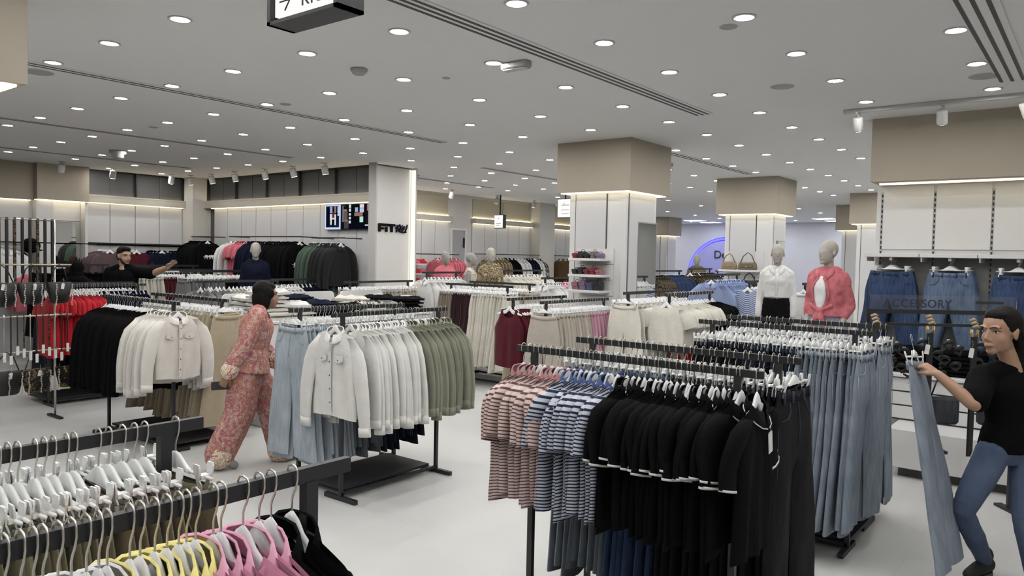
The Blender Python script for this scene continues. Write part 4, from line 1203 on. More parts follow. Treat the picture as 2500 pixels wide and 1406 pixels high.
# sportswear wall
on_wall('short black wall rail of black jackets near the room corner', 'y', 12.82, 13.40, 7.44, 2.06, 7.80, S(12.86, 13.36, 10, 'f_black', 'jacket', 'black jacket', 'jacket'), 'on the wall near the corner')
on_wall('long black wall rail of pink, navy and black jackets', 'y', 10.10, 12.15, 7.44, 2.06, 7.80, S(10.14, 10.9, 13, 'f_black', 'jacket', 'black jacket', 'jacket') + S(10.95, 11.45, 9, 'f_navy', 'jacket', 'navy jacket', 'jacket') + S(11.5, 11.85, 6, 'f_salmon', 'top', 'pink training top', 'top') + S(11.95, 12.08, 2, 'f_white', 't_shirt', 'white printed t-shirt', 't-shirt'), 'on the long sportswear rail')
on_wall('black wall rail of green and charcoal jackets beside the lit pillar', 'y', 9.02, 9.80, 7.42, 2.04, 7.80, S(9.10, 9.45, 9, 'f_charcoal', 'jacket', 'charcoal jacket', 'jacket') + S(9.5, 9.76, 5, 'f_dgreen', 'jacket', 'green jacket', 'jacket'), 'beside the lit pillar')
on_wall('low black wall rail of black shorts under the jackets', 'y', 12.0, 13.2, 7.50, 1.80, 7.80, S(12.05, 13.15, 12, 'p_shortblack', 'shorts', 'black shorts', 'shorts'), 'on the low sportswear rail', 'clip')
on_wall('low black wall rail of black and green shorts beside the screens', 'y', 9.85, 10.6, 7.45, 1.72, 7.80, S(9.9, 10.2, 4, 'p_shortblack', 'shorts', 'black shorts', 'shorts') + S(10.25, 10.55, 4, 'f_dgreen', 'top', 'dark green top', 'top'), 'on the low rail beside the screens', 'clip')
# far wall
on_wall('pale wall rail of pink tops left of the grey door', 'x', 10.6, 12.2, 11.02, 1.83, 11.40, S(11.55, 12.1, 8, 'f_salmon', 'top', 'salmon pink top', 'top'), 'left of the grey door')
on_wall('pale wall rail of mixed tops on the far wall', 'x', 13.1, 15.15, 11.02, 1.86, 11.40, S(13.15, 13.7, 6, 'f_tapestry', 'top', 'gold patterned top', 'top') + S(13.75, 14.0, 3, 'f_black', 'top', 'black top', 'top') + S(14.05, 14.4, 4, 'f_white', 'top', 'white top', 'top') + S(14.45, 14.75, 4, 'f_navy', 'top', 'navy top', 'top') + S(14.8, 14.95, 2, 'f_white', 'top', 'white top', 'top') + S(15.0, 15.1, 2, 'f_bw', 'top', 'black and white top', 'top'), 'on the far wall rail')
on_wall('pale wall rail of brown jackets at the end of the far wall', 'x', 16.0, 17.6, 11.02, 1.86, 11.40, S(16.1, 16.7, 5, 'f_brown', 'jacket', 'brown suede jacket', 'jacket') + S(16.9, 17.5, 5, 'f_tapestry', 'top', 'beige patterned top', 'top'), 'at the end of the far wall')
if FAR_H.V:
    o = FAR_H.build('distant_hangers', M_HANGER); tag(o, 'white plastic hangers on the distant clothes rails', 'hangers', None, 'stuff')
# ------------------------------------------------------------------ text helper
def text_mesh(txt, size, depth, m, shear=0.0, offset=0.0, align='LEFT', spacing=1.0):
    """letters as a mesh in the local XZ plane, facing -y"""
    cu = bpy.data.curves.new('lettering', 'FONT')
    cu.body = txt; cu.size = size; cu.extrude = depth; cu.shear = shear; cu.offset = offset; cu.align_x = align; cu.space_character = spacing
    ob = bpy.data.objects.new('lettering_tmp', cu); COL.objects.link(ob)
    bpy.context.view_layer.update()
    dg = bpy.context.evaluated_depsgraph_get()
    me = bpy.data.meshes.new_from_object(ob.evaluated_get(dg))
    bpy.data.objects.remove(ob); bpy.data.curves.remove(cu)
    me.transform(Matrix.Rotation(math.pi/2, 4, 'X'))
    me.materials.clear(); me.materials.append(m)
    return me

# ------------------------------------------------------------------ hanging signs
s = thing('hanging_sign', 'black-framed lightbox sign reading kids with an arrow, hanging from the ceiling', 'sign', (1.70, 2.53, 2.65))
MB().box(0, .12, -.41, 0, 0, .012).box(0, .12, -.41, -.39, 0, .42).box(0, .12, -.02, 0, 0, .42).box(0, .12, -.41, 0, .408, .42).box(.03, .12, -.40, -.01, .01, .41).build('frame', mat('sign_frame_black', (.02, .021, .024, 1), .45, var=.05), s)
MB().box(.012, .03, -.375, -.035, .028, .40).build('lit_face', M_LIGHTBOX, s)
for yy in (-.08, -.33): MB().tube([(.06, yy, .42), (.06, yy, CEIL-2.65)], .006, 6).build('suspension_rod', M_BLACK, s)
me = text_mesh('kids', .11, .001, M_INK, offset=-.001)
o = mobj('lettering', me, s, (.010, -.192, .040), -math.pi/2)
mb = MB()
mb.tube([(0, 0, 0), (.062, 0, 0)], .003, 5).tube([(.030, 0, .036), (.062, 0, 0), (.032, 0, -.036)], .003, 5)
o = mb.build('arrow', M_INK, s, (.010, -.066, .078), -math.pi/2)

def small_sign(label, x, y, w, h, z0, zt, lines):
    s = thing('hanging_sign', label, 'sign', (x, y, z0))
    MB().box(0, .10, -w, 0, 0, h).build('frame', MATS['sign_frame_black'], s)
    MB().box(-.004, 0, -w+.012, -.012, .012, h-.012).build('lit_face', M_LIGHTBOX, s)
    MB().tube([(.05, -w/2, h), (.05, -w/2, zt-z0)], .016, 8).build('pole', M_BLACK, s)
    mb = MB()
    for (a, b, z) in lines: mb.box(-.006, -.004, -a-b, -a, z, z+.010)
    mb.build('lettering', mat('grey_print', (.25, .25, .27, 1), .7, var=.02), s)
    MB().tube([(-.006, -w*.45, h*.72), (-.006, -w*.55, h*.78), (-.006, -w*.5, h*.66)], .004, 4).build('arrow', MATS['grey_print'], s)
small_sign('small lit direction sign on a black pole before the beige far panels', 13.0, 10.72, .26, .30, 2.42, CEIL, [(.06, .14, .10), (.06, .10, .06)])
small_sign('lit direction sign half hidden behind the beige column box', 13.25, 9.20, .34, .40, 2.64, CEIL, [(.10, .2, .26), (.10, .2, .16), (.12, .18, .08)])

# ------------------------------------------------------------------ lettering on the lit pillar
s = thing('pillar_logo', 'dark raised FiT logo with a script word on the lit pillar', 'logo', (7.77, 8.675, 2.14))
mb = MB()
def st(x0, x1, z0, z1): mb.rbox(x0, x1, -.025, 0, z0, z1, .006)
st(0, .05, 0, .125); st(.04, .225, .088, .125); st(.04, .115, .035, .066); st(.135, .185, 0, .075); st(.20, .345, .088, .125); st(.245, .295, 0, .10)
mb.build('block_letters', mat('sign_black', (.006, .005, .006, 1), .7, spec=.1, var=.05), s)
mb = MB(); Pz = .012; yy = -.012
for pts in ([(.35, .065), (.40, .085), (.45, .12)], [(.385, .115), (.375, .06), (.37, 0)], [(.44, .12), (.40, .09), (.395, .06), (.43, .05), (.46, .085), (.44, .11)], [(.40, .02), (.44, .06), (.50, .11), (.525, .09), (.50, .07), (.45, .04), (.43, .015), (.47, .005), (.50, .04), (.49, .07)],
            [(.50, .03), (.53, .06), (.545, .10)], [(.52, .0), (.555, .01), (.575, .06), (.60, .125)], [(.55, .005), (.585, .07), (.60, .125)], [(.45, .01), (.52, .005), (.58, .01)]):
    mb.tube([(a, yy, b) for a, b in pts], Pz, 6)
mb.build('script_letters', mat('sign_purple_black', (.010, .006, .022, 1), .7, spec=.1, var=.05), s)

# ------------------------------------------------------------------ screens on the sportswear wall
def screen(label, y0, y1, z0, z1, bg, patches, rim):
    t = thing('wall_screen', label, 'screen', (7.74, y1, z0), 0, 'advertising screens')
    w, h = y1-y0, z1-z0
    MB().box(0, .06, -w, 0, 0, h).build('housing', M_BLACK, t)
    V = []; Fa = []; mi = []; ms = [bg]
    def q(a0, a1, b0, b1, m, d):
        b = len(V); V.extend([(-.002-d, -a0*w, b0*h), (-.002-d, -a1*w, b0*h), (-.002-d, -a1*w, b1*h), (-.002-d, -a0*w, b1*h)]); Fa.append((b, b+1, b+2, b+3))
        if m not in ms: ms.append(m)
        mi.append(ms.index(m))
    q(.01, .99, .01, .99, bg, 0)
    for i, (a0, a1, b0, b1, m) in enumerate(patches): q(a0, a1, b0, b1, m, .0003*(i+1))
    mobj('picture', mesh_from(V, Fa, None, ms, mi, False), t)
    return t
def em(name, r, g, b, s=1.0): return emitter('screen_'+name, rgb(r, g, b), s)
E_B, E_D, E_W, E_G, E_S, E_N, E_T, E_R = em('pale_blue', 200, 214, 245), em('dark', 10, 12, 20), em('white', 215, 215, 220), em('olive', 92, 90, 84), em('skin', 150, 112, 100), em('navy', 20, 30, 60), em('mint', 180, 226, 214), em('maroon', 88, 40, 48)
screen('left wall screen with pale blue border showing dark figures', 9.50, 9.90, 2.17, 2.565, E_B,
       [(.09, .90, .09, .94, E_N), (.11, .30, .12, .90, E_D), (.34, .48, .40, .92, em('sky', 150, 170, 215)), (.60, .72, .55, .92, E_S), (.74, .80, .2, .92, E_D), (.80, .90, .55, .92, em('haze', 190, 205, 235)), (.33, .84, .63, .67, E_D),
        (.34, .46, .40, .62, E_W), (.36, .46, .20, .42, E_W), (.62, .72, .18, .60, E_W), (.50, .60, .45, .70, E_R), (.50, .62, .12, .42, E_D), (.48, .62, .41, .47, E_W), (.52, .60, .70, .84, E_D)], None)
screen('dark wall screen beside the lit pillar showing a man and raised arms', 8.80, 9.49, 2.17, 2.565, E_D,
       [(.04, .14, .3, .95, em('fog', 120, 116, 122)), (.08, .22, .30, .72, E_G), (.10, .26, .04, .34, em('greytrouser', 70, 68, 70)), (.09, .20, .72, .80, E_S), (.08, .19, .80, .94, em('hair', 26, 20, 22)), (.12, .24, .32, .38, E_S),
        (.27, .34, .85, .98, E_W), (.27, .34, .70, .82, E_W), (.27, .34, .55, .64, E_W), (.27, .34, .40, .50, E_W), (.27, .34, .24, .35, E_W),
        (.48, .58, .68, .86, em('cyan_cap', 150, 180, 200)), (.64, .78, .84, .98, E_W), (.64, .78, .66, .82, em('lilac', 190, 196, 226)), (.46, .74, .52, .66, E_S), (.64, .76, .28, .50, E_T), (.88, .98, .72, .98, E_S), (.84, .99, .14, .68, em('charcoal', 24, 22, 26)), (.82, .98, .14, .19, E_W)], None)

# ------------------------------------------------------------------ ceiling devices
def puck(name, label, cat, x, y, prof, m, group=None):
    t = thing(name, label, cat, (x, y, CEIL), 0, group)
    MB().lathe(prof, 18).build('body', m, t)
    return t
M_DEV = mat('grey_white_device', (.42, .42, .41, 1), .6, var=.03)
p = puck('smoke_detector', 'round white smoke detector on the ceiling below the kids sign', 'smoke detector', 3.72, 4.38, [(.062, 0), (.062, -.018), (.05, -.024), (.05, -.034), (.036, -.044), (.002, -.046)], M_DEV)
p = puck('smoke_detector', 'round white smoke detector above the man in black', 'smoke detector', 4.94, 10.85, [(.11, 0), (.11, -.04), (.08, -.05), (.08, -.09), (.05, -.11), (.002, -.112)], M_DEV)
for (x, y, r, lab) in ((5.92, 2.03, .085, 'flat round ceiling speaker beside the long slot vent'), (6.35, .74, .10, 'flat round ceiling speaker beside the short slot vent'), (4.25, 1.78, .05, 'small flat ceiling sensor next to a front downlight'),
                       (4.28, 4.03, .03, 'tiny round ceiling sprinkler near the emergency light'), (2.39, 6.58, .11, 'flat round ceiling speaker beside the beige column box'), (4.22, 5.98, .05, 'small flat ceiling sensor beside the middle air vent'), (4.2, 8.38, .05, 'small flat ceiling sensor between the thin vents')):
    t = thing('ceiling_speaker' if r > .06 else 'ceiling_sensor', lab, 'speaker' if r > .06 else 'sensor', (x, y, CEIL))
    MB().lathe([(r, 0), (r, -.004), (r*.92, -.007), (.002, -.0075)], 22).build('grille', M_DEV, t)
    MB().lathe([(r*1.06, 0), (r*1.06, -.003), (r, -.004)], 22, cap=False).build('rim', M_TRIM, t)
t = thing('emergency_light', 'grey boxy emergency light on the ceiling beside a downlight', 'emergency light', (4.21, 3.30, CEIL), math.radians(0))
MB().rbox(-.04, .04, -.11, .11, -.045, 0, .008).build('housing', M_DEV, t)
MB().rbox(-.03, .03, -.10, .10, -.055, -.045, .004).build('diffuser', mat('diffuser_plastic', (.55, .55, .54, 1), .3, var=.02), t)
t = thing('emergency_light', 'grey emergency light between the two column boxes', 'emergency light', (9.75, 4.98, CEIL))
MB().rbox(-.04, .04, -.14, .14, -.045, 0, .008).build('housing', M_DEV, t)
MB().rbox(-.03, .03, -.13, .13, -.055, -.045, .004).build('diffuser', MATS['diffuser_plastic'], t)

# ------------------------------------------------------------------ track spotlights
M_SPOT = mat('white_spot_housing', (.60, .59, .57, 1), .5, var=.02)
M_SPOTLENS = emitter('spot_lens', (1, .97, .92, 1), 22)
def spot(label, x, y, z, aim, r=.042, L=.12, group='track spotlights'):
    t = thing('spotlight', label, 'spotlight', (x, y, z), 0, group)
    MB().rbox(-.05, .05, -.012, .012, -.012, 0, .003).build('adapter', M_SPOT, t)
    MB().tube([(0, 0, -.010), (0, 0, -.05)], .006, 6).build('stem', M_SPOT, t)
    a = Vector(aim).normalized(); c = Vector((0, 0, -.05-.02))
    MB().tube([c-a*.03, c-a*.026, c+a*(L-.04), c+a*(L-.03)], [r*.92, r, r, r*.94], 16).build('head', M_SPOT, t)
    MB().tube([c+a*(L-.031), c+a*(L-.0285)], r*.86, 16).build('lens', M_SPOTLENS, t)
    return t
tr = thing('light_track', 'white ceiling light track in front of the beige bulkhead', 'light track', (7.12, 1.88, CEIL))
MB().rbox(-.017, .017, -4.5, 0, -.034, 0, .003).build('rail', M_SPOT, tr)
MB().rbox(-.02, .02, -.05, .01, -.036, 0, .003).build('feed', M_SPOT, tr)
for i, yy in enumerate((1.77, 1.12, .55, -.2)):
    spot('white track spotlight, %s from the free end, before the beige bulkhead' % ordn(i+1), 7.12, yy, CEIL-.034, (.55, .05, -1) if i < 2 else (.35, -.3, -1))
spot('white ceiling spotlight beside the short slot vent', 5.1, .28, CEIL, (.5, -.3, -1), r=.06, L=.15)
for i, (x, y, a) in enumerate(((5.08, 13.05, (0, .5, -1)), (5.98, 13.3, (0, .3, -1)), (7.0, 13.3, (0, .3, -1)), (7.25, 13.1, (.2, .2, -1)), (7.33, 12.55, (.3, 0, -1)), (7.3, 11.77, (.3, 0, -1)), (7.3, 10.9, (.3, 0, -1)), (7.3, 10.14, (.3, 0, -1)), (7.3, 9.36, (.3, 0, -1)))):
    spot('white ceiling spotlight, %s along the dark upper wall panels' % ordn(i+1), x, y, CEIL, a, r=.05, L=.13, group='spotlights along the dark panels')
for i, (x, y) in enumerate(((9.9, 10.6), (11.6, 10.7), (13.2, 10.8), (14.6, 10.8), (9.2, 9.3))):
    spot('white ceiling spotlight, %s along the far beige panels' % ordn(i+1), x, y, CEIL, (0, .4, -1), r=.05, L=.13, group='spotlights along the far wall')

# ------------------------------------------------------------------ blue half-round sign on the end wall
bs = thing('wall_sign', 'blue-lit round sign with dark letters De on the end wall', 'sign', (26.19, 10.8, 1.2))
def disc_pts(r, n=64): return [(r*math.cos(2*math.pi*k/n), r*math.sin(2*math.pi*k/n)) for k in range(n)]
MB().prism(disc_pts(1.46), -.02, 0, 'x').build('glow_ring', emitter('blue_neon', (.035, .035, 1.0, 1), 2.2), bs)
MB().prism(disc_pts(1.32), -.10, -.03, 'x').build('disc', mat('lilac_disc', (.42, .42, .80, 1), .6, var=.02), bs)
mb = MB()
for k in range(48):
    a0, a1 = 2*math.pi*k/48, 2*math.pi*(k+1)/48
    mb.add([(-.026, 1.36*math.cos(a), 1.36*math.sin(a)) for a in (a0, a1)]+[(-.026, 1.44*math.cos(a), 1.44*math.sin(a)) for a in (a1, a0)], [(0, 1, 2, 3)])
mb.build('neon_tube', emitter('blue_neon_core', (.06, .06, 1.0, 1), 5.0), bs)
mobj('lettering', text_mesh('De', .40, .01, M_INK), bs, (-.12, .40, .70), -math.pi/2)

# ------------------------------------------------------------------ goods on the column: shelves with boxes, a mirror, handbags
SC = {'pink': F_PINKTR, 'mauve': fabric('mauve_box', rgb(128, 112, 136)), 'blue': fabric('slate_box', rgb(78, 84, 108)), 'rose': fabric('rose_box', rgb(150, 104, 108)), 'black': M_BLACK, 'red': fabric('wine_box', rgb(128, 50, 62)), 'grey': fabric('grey_box', rgb(120, 116, 112))}
def pouch(name, label, cat, loc, w, d, h, m, group, strap=True, tagm=False):
    """small soft case: rounded body, flap, strap"""
    t = thing(name, label, cat, loc, 0, group)
    mb = MB(); G = []
    n = 12
    prof = [(.0, .92), (.12, 1.0), (.55, .98), (.85, .82), (1.0, .45)]
    rows = []
    for (zz, k) in prof:
        rows.append([(d/2*k*math.copysign(abs(math.cos(2*math.pi*i/n))**.6, math.cos(2*math.pi*i/n)), w/2*(.94+.06*k)*math.copysign(abs(math.sin(2*math.pi*i/n))**.5, math.sin(2*math.pi*i/n)), h*zz) for i in range(n)] )
        rows[-1].append(rows[-1][0])
    mb.grid(rows)
    mb.add([r for r in rows[-1][:n]], [tuple(range(n))]); mb.add([r for r in rows[0][:n]], [tuple(range(n-1, -1, -1))])
    mb.build('body', m, t)
    MB().rbox(-d/2-.004, -d/2+.012, -w*.42, w*.42, h*.45, h*.97, .003).build('flap', m, t)
    if strap: MB().tube([(0, -w*.3, h*.9), (0, -w*.2, h*1.25), (0, w*.2, h*1.25), (0, w*.3, h*.9)], .004, 5).build('strap', m, t)
    return t
cs = 0
for i, z in enumerate((1.80, 1.615, 1.435, 1.25)):
    t = thing('column_shelf', ('top', 'second', 'third', 'lowest')[i]+' white display shelf on the panelled column', 'shelf', (7.59, 4.70, z), 0, 'white shelves on the column')
    MB().rbox(-.25, 0, -.20, .23, -.03, 0, .003).build('board', M_WHITE, t)
    MB().box(-.018, -.0, -.24, .26, -.062, .115).build('back_plate', M_WHITE, t)
    if i == 3: continue
    row = (['red', 'black', 'black', 'grey', 'mauve'], ['black', 'black', 'red', 'red', 'rose'], ['rose', 'mauve', 'blue', 'black'])[i]
    for k, c in enumerate(row):
        w = .40/len(row); yy = 4.91 - w*(k+.5)
        pouch('small_case', '%s small case, %s from the aisle end of the %s column shelf' % ({'red': 'wine red', 'black': 'black', 'grey': 'grey', 'mauve': 'mauve', 'rose': 'dusty rose', 'blue': 'slate blue'}[c], ordn(k+1), ('top', 'second', 'third')[i]), 'case', (7.44, yy, z), w*.92, .13, .06+.02*(k % 2)+(.03 if i == 2 else 0), SC[c], 'small cases on the column shelves')
m_ = thing('column_mirror', 'tall wall mirror with slim frame on the side of the panelled column', 'mirror', (8.10, 4.315, .15))
MB().box(-.235, .235, 0, .012, 0, 2.09).build('frame', mat('mirror_frame', (.45, .44, .42, 1), .4, metal=.6, var=.02), m_)
MB().box(-.222, .222, -.003, 0, .013, 2.075).build('glass', M_MIRROR, m_)
m_ = thing('column_mirror', 'narrow wall mirror on the side of the handbag column', 'mirror', (12.5, 4.225, .15))
MB().box(-.22, .22, 0, .012, 0, 2.0).build('frame', MATS['mirror_frame'], m_)
MB().box(-.207, .207, -.003, 0, .013, 1.987).build('glass', M_MIRROR, m_)
m_ = thing('wall_mirror', 'tall mirror on the back wall under the beige bulkhead', 'mirror', (5.43, 13.78, .12))
MB().box(-.225, .225, 0, .015, 0, 2.12).build('frame', MATS['mirror_frame'], m_)
MB().box(-.21, .21, -.003, 0, .015, 2.105).build('glass', M_MIRROR, m_)
F_TAN = fabric('tan_leather', rgb(150, 134, 112)); F_OLIVE = fabric('olive_leather', rgb(112, 104, 84)); F_DOLIVE = fabric('dark_olive_leather', rgb(58, 56, 48))
def handbag(label, loc, w, d, h, m, hh, rz=0):
    t = thing('handbag', label, 'handbag', loc, rz, 'handbags on the column')
    mb = MB(); rows = []; n = 16
    for (zz, k, kw) in ((0, .8, .9), (.08, 1, 1), (.5, .95, .98), (.85, .6, .93), (1, .25, .88)):
        r = [(d/2*k*math.cos(2*math.pi*i/n), w/2*kw*math.copysign(abs(math.sin(2*math.pi*i/n))**.6, math.sin(2*math.pi*i/n)), h*zz) for i in range(n)]
        rows.append(r+[r[0]])
    mb.grid(rows); mb.add(rows[0][:n], [tuple(range(n-1, -1, -1))]); mb.add(rows[-1][:n], [tuple(range(n))])
    mb.build('body', m, t)
    MB().tube([(-.01, -w*.38, h*.9), (-.02, -w*.22, h+hh*.7), (-.02, -.01, h+hh), (-.02, w*.22, h+hh*.6), (-.01, w*.36, h*.9)], .009, 6).build('handle', m, t)
    MB().rbox(-d/2-.006, -d/2+.01, -w*.30, w*.30, h*.35, h*.86, .004).build('flap', m, t)
    MB().rbox(-d/2-.010, -d/2-.004, -.016, .016, h*.36, h*.46, .002).build('clasp', M_GOLD, t)
    return t
t = thing('column_shelf', 'white handbag shelf on the far panelled column', 'shelf', (12.1, 4.68, 1.665)); MB().rbox(-.28, 0, -.32, .32, -.03, 0, .003).build('board', M_WHITE, t); MB().box(-.01, 0, -.33, .33, -.1, .3).build('back_plate', M_TAN if False else M_WHITE, t)
handbag('pale tan woven handbag on the column shelf beside the blue sign', (11.94, 4.86, 1.667), .27, .12, .13, F_TAN, .13)
handbag('olive handbag with a raised strap on the column shelf behind the mannequin', (11.94, 4.55, 1.667), .32, .12, .12, F_OLIVE, .16)
handbag('dark olive handbag hanging low on the far column', (11.9, 4.5, 1.40), .26, .11, .10, F_DOLIVE, .12)

# ------------------------------------------------------------------ table with folded clothes
tb = thing('display_table', 'white display table with raised ends piled with folded clothes', 'table', (5.75, 7.15, 0))
MB().rbox(-1.25, 1.15, -.45, .45, 0, 1.06, .01).build('body', M_WHITE, tb)
MB().rbox(-1.27, 1.17, -.47, .47, 1.06, 1.09, .006).build('top', M_WHITE, tb)
def rounded_panel(parent, x0, x1, y, z0, z1, name='end_panel'):
    r = .06; n = 5; out = [(x0, z0), (x1, z0)]
    out += [(x1-r+r*math.cos(a), z1-r+r*math.sin(a)) for a in [math.pi/2*k/n for k in range(n+1)]]
    out += [(x0+r-r*math.cos(a), z1-r+r*math.sin(a)) for a in [math.pi/2*(n-k)/n for k in range(n+1)]]
    MB().prism(out, y-.012, y+.012, 'y').build(name, M_WHITE, parent)
for (a, b) in ((-1.2, -.45), (-.32, .32), (.42, 1.12)): rounded_panel(tb, a, b, .42, 1.09, 1.33)
def folded(name, label, loc, rz, w, d, h, m, cat='folded top', group='folded clothes on the table', print_=None, seed=0):
    """folded garment: soft slab with rounded front fold and layered edge"""
    rs = random.Random(seed); t = thing(name, label, cat, loc, rz, group)
    mb = MB(); nx, ny = 8, 7; rows = []
    G1 = []; G0 = []
    for j in range(ny):
        v = j/(ny-1); r1 = []; r0 = []
        for i in range(nx):
            u = i/(nx-1); e = min(1, 5*min(u, 1-u, v, 1-v)+.25)
            zz = h*(e**.5)*(.82+.18*rs.random())+.010*math.sin(u*9+seed)*math.sin(v*7+seed*2)*e
            r1.append(((u-.5)*w+rs.uniform(-.004, .004), (v-.5)*d+rs.uniform(-.004, .004), zz)); r0.append(((u-.5)*w*.98, (v-.5)*d*.98, 0.0))
        G1.append(r1); G0.append(r0)
    mb.grid(G1); mb.grid(G0, flip=True)
    per1 = G1[0]+[r[-1] for r in G1[1:]]+G1[-1][::-1][1:]+[r[0] for r in G1[::-1][1:]]; per0 = G0[0]+[r[-1] for r in G0[1:]]+G0[-1][::-1][1:]+[r[0] for r in G0[::-1][1:]]
    mb.grid([per0, per1])
    mb.build('cloth', m, t)
    MB().tube([(-w*.16, -d*.30, h+.002), (-w*.1, -d*.40, h+.004), (w*.1, -d*.40, h+.004), (w*.16, -d*.30, h+.002)], .005, 5).build('neckline', m, t)
    if print_: 
        MB().rbox(-w*.22, w*.22, -d*.12, d*.10, h-.004, h+.006, .002).build('print_patch', print_, t)
    return t
rs = random.Random(5)
piles = [(-1.05, -.22, [F_IVORY, F_CREAM, F_IVORY, F_IVORY, F_CREAM, F_IVORY, F_IVORY], 'cream'), (-.72, -.20, [F_IVORY, F_CREAM, F_IVORY, F_IVORY], 'ivory'), (-.38, -.22, [F_NAVY, F_NAVY, F_NAVY, F_NAVY], 'navy'),
         (-.05, -.20, [F_NAVY, F_BLACK, F_BLACK], 'black'), (.28, -.22, [F_WHITE, F_CREAM, F_BWPRINT], 'cream printed'), (.60, -.20, [F_GREY, F_GREY, F_GREY], 'grey'), (.94, -.2, [F_BLACK, F_BLACK, F_BLACK, F_BLACK], 'black printed'),
         (-1.0, .2, [F_IVORY, F_CREAM, F_IVORY, F_IVORY, F_IVORY], 'ivory back-row'), (-.45, .2, [F_NAVY, F_WHITE, F_NAVY, F_NAVY, F_NAVY], 'navy back-row'), (.0, .2, [F_BLACK, F_WHITE, F_BLACK], 'black back-row'), (.40, .2, [F_STONE, F_CREAM, F_BEIGE, F_CREAM], 'sand back-row'), (.85, .2, [F_WHITE, F_BLACK, F_BLACK, F_BLACK], 'black-and-white back-row')]
for pi, (x, y, ms, nm_) in enumerate(piles):
    z = 1.091
    for k, m in enumerate(ms):
        h = .040+.012*rs.random()
        folded('folded_shirt', 'folded top, %s from the bottom of the %s pile on the display table' % (ordn(k+1), nm_), (5.75+x+rs.uniform(-.015, .015), 7.15+y+rs.uniform(-.015, .015), z), rs.uniform(-.12, .12) if k < len(ms)-1 else rs.uniform(-.6, .6), .30, .36, h if k < len(ms)-1 else h*1.3, m, print_=(M_TAG if 'black' in nm_ and k == len(ms)-1 else None), seed=pi*10+k)
        z += h*.93

# ------------------------------------------------------------------ jeans wall: shelves, jeans on clip hangers, cabinet
for k, (a, b) in enumerate(((1.36, 1.82), (.90, 1.355), (.44, .895), (-.02, .435))):
    t = thing('wall_shelf', 'white wall shelf, %s from the open end, above the hanging jeans' % ordn(k+1), 'shelf', (8.05, b, 1.905), 0, 'white shelves above the jeans')
    MB().rbox(-.30, 0, -(b-a), 0, -.035, 0, .003).build('board', M_WHITE, t)
    MB().box(-.3, -.0, -.02, -.012, -.075, -.036).build('bracket', M_WHITE, t)
for k, (yc, key, dsc) in enumerate(((1.60, 'jeans_mid', 'dark mid-blue'), (1.115, 'jeans_lightmid', 'faded light-blue'), (.60, 'jeans_mid2', 'dark blue'), (.12, 'jeans_mid', 'plain blue'))):
    mm = {'jeans_mid': D_MID, 'jeans_lightmid': D_LIGHTMID, 'jeans_mid2': D_MID}[key]
    arm = thing('faceout_bracket', 'white faceout arm on the jeans wall carrying the %s jeans' % dsc, 'display arm', (8.05, yc, 1.86), 0, 'faceout arms on the jeans wall')
    MB().box(-.26, 0, -.008, .008, -.016, 0).build('bar', M_CHROME, arm); MB().rbox(-.266, -.25, -.012, .012, -.02, .03, .002).build('stopper', M_WHITE, arm)
    proto('wall_'+key, lambda s, mm=mm: g_trousers(s, mm, seams=STITCH_D, L=.86, hip=.225, waist=.178, hem=.105, fold=.014, t=.036, spread=.075, crotch=.27), 2)
    for j, xx in enumerate((7.82, 7.90, 7.98)):
        rz = -math.pi/2 + (.0, .03, -.03)[j]
        place_garment('wall_'+key, j+k, (xx, yc, 1.875), rz, 'jeans', '%s jeans on the wall arm, %s from the front' % (dsc, ordn(j+1)), 'jeans', 'jeans on the denim wall')
        place_hanger('clip', (xx, yc, 1.875), rz, 'white clip hanger, %s of the %s wall jeans' % (ordn(j+1), dsc), 'hangers on the denim wall', 0)
cb = thing('wall_cabinet', 'white low wall cabinet with drawers under the hanging jeans', 'cabinet', (7.05, 1.42, 0))
MB().rbox(.0, 1.0, -5.2, 0, .085, .41, .004).build('plinth', M_WHITE, cb)
MB().box(.08, .98, -5.1, -.08, 0, .085).build('kick_base', mat('kick_grey', (.08, .08, .08, 1), .7, var=.05), cb)
MB().box(.46, 1.0, -5.2, .10, .41, .80).build('body', M_WHITE, cb)
for k in range(3): 
    for q in range(4): MB().rbox(.44, .46, -1.25*(q+1)+.10+.005, -1.25*q+.10-.005, .425+.125*k, .425+.125*k+.112, .003).build('drawer', M_WHITE, cb)
for k in range(3): MB().box(.452, .462, -4.9, .10, .413+.125*k, .425+.125*k).build('drawer_gap', M_BLACK, cb)
MB().rbox(.40, 1.0, -5.2, .14, .80, .83, .004).build('top_board', M_WHITE, cb)
for k, yy in enumerate((1.34, .95, .55)):
    z = .832
    for j in range(6):
        folded('folded_trousers', 'black folded trousers, %s from the bottom of the %s pile on the cabinet' % (ordn(j+1), ordn(k+1)), (7.72, yy, z), math.pi/2, .34, .34, .042, F_BLACK, 'folded trousers', 'folded black trousers on the cabinet', None, j+k*7); z += .038
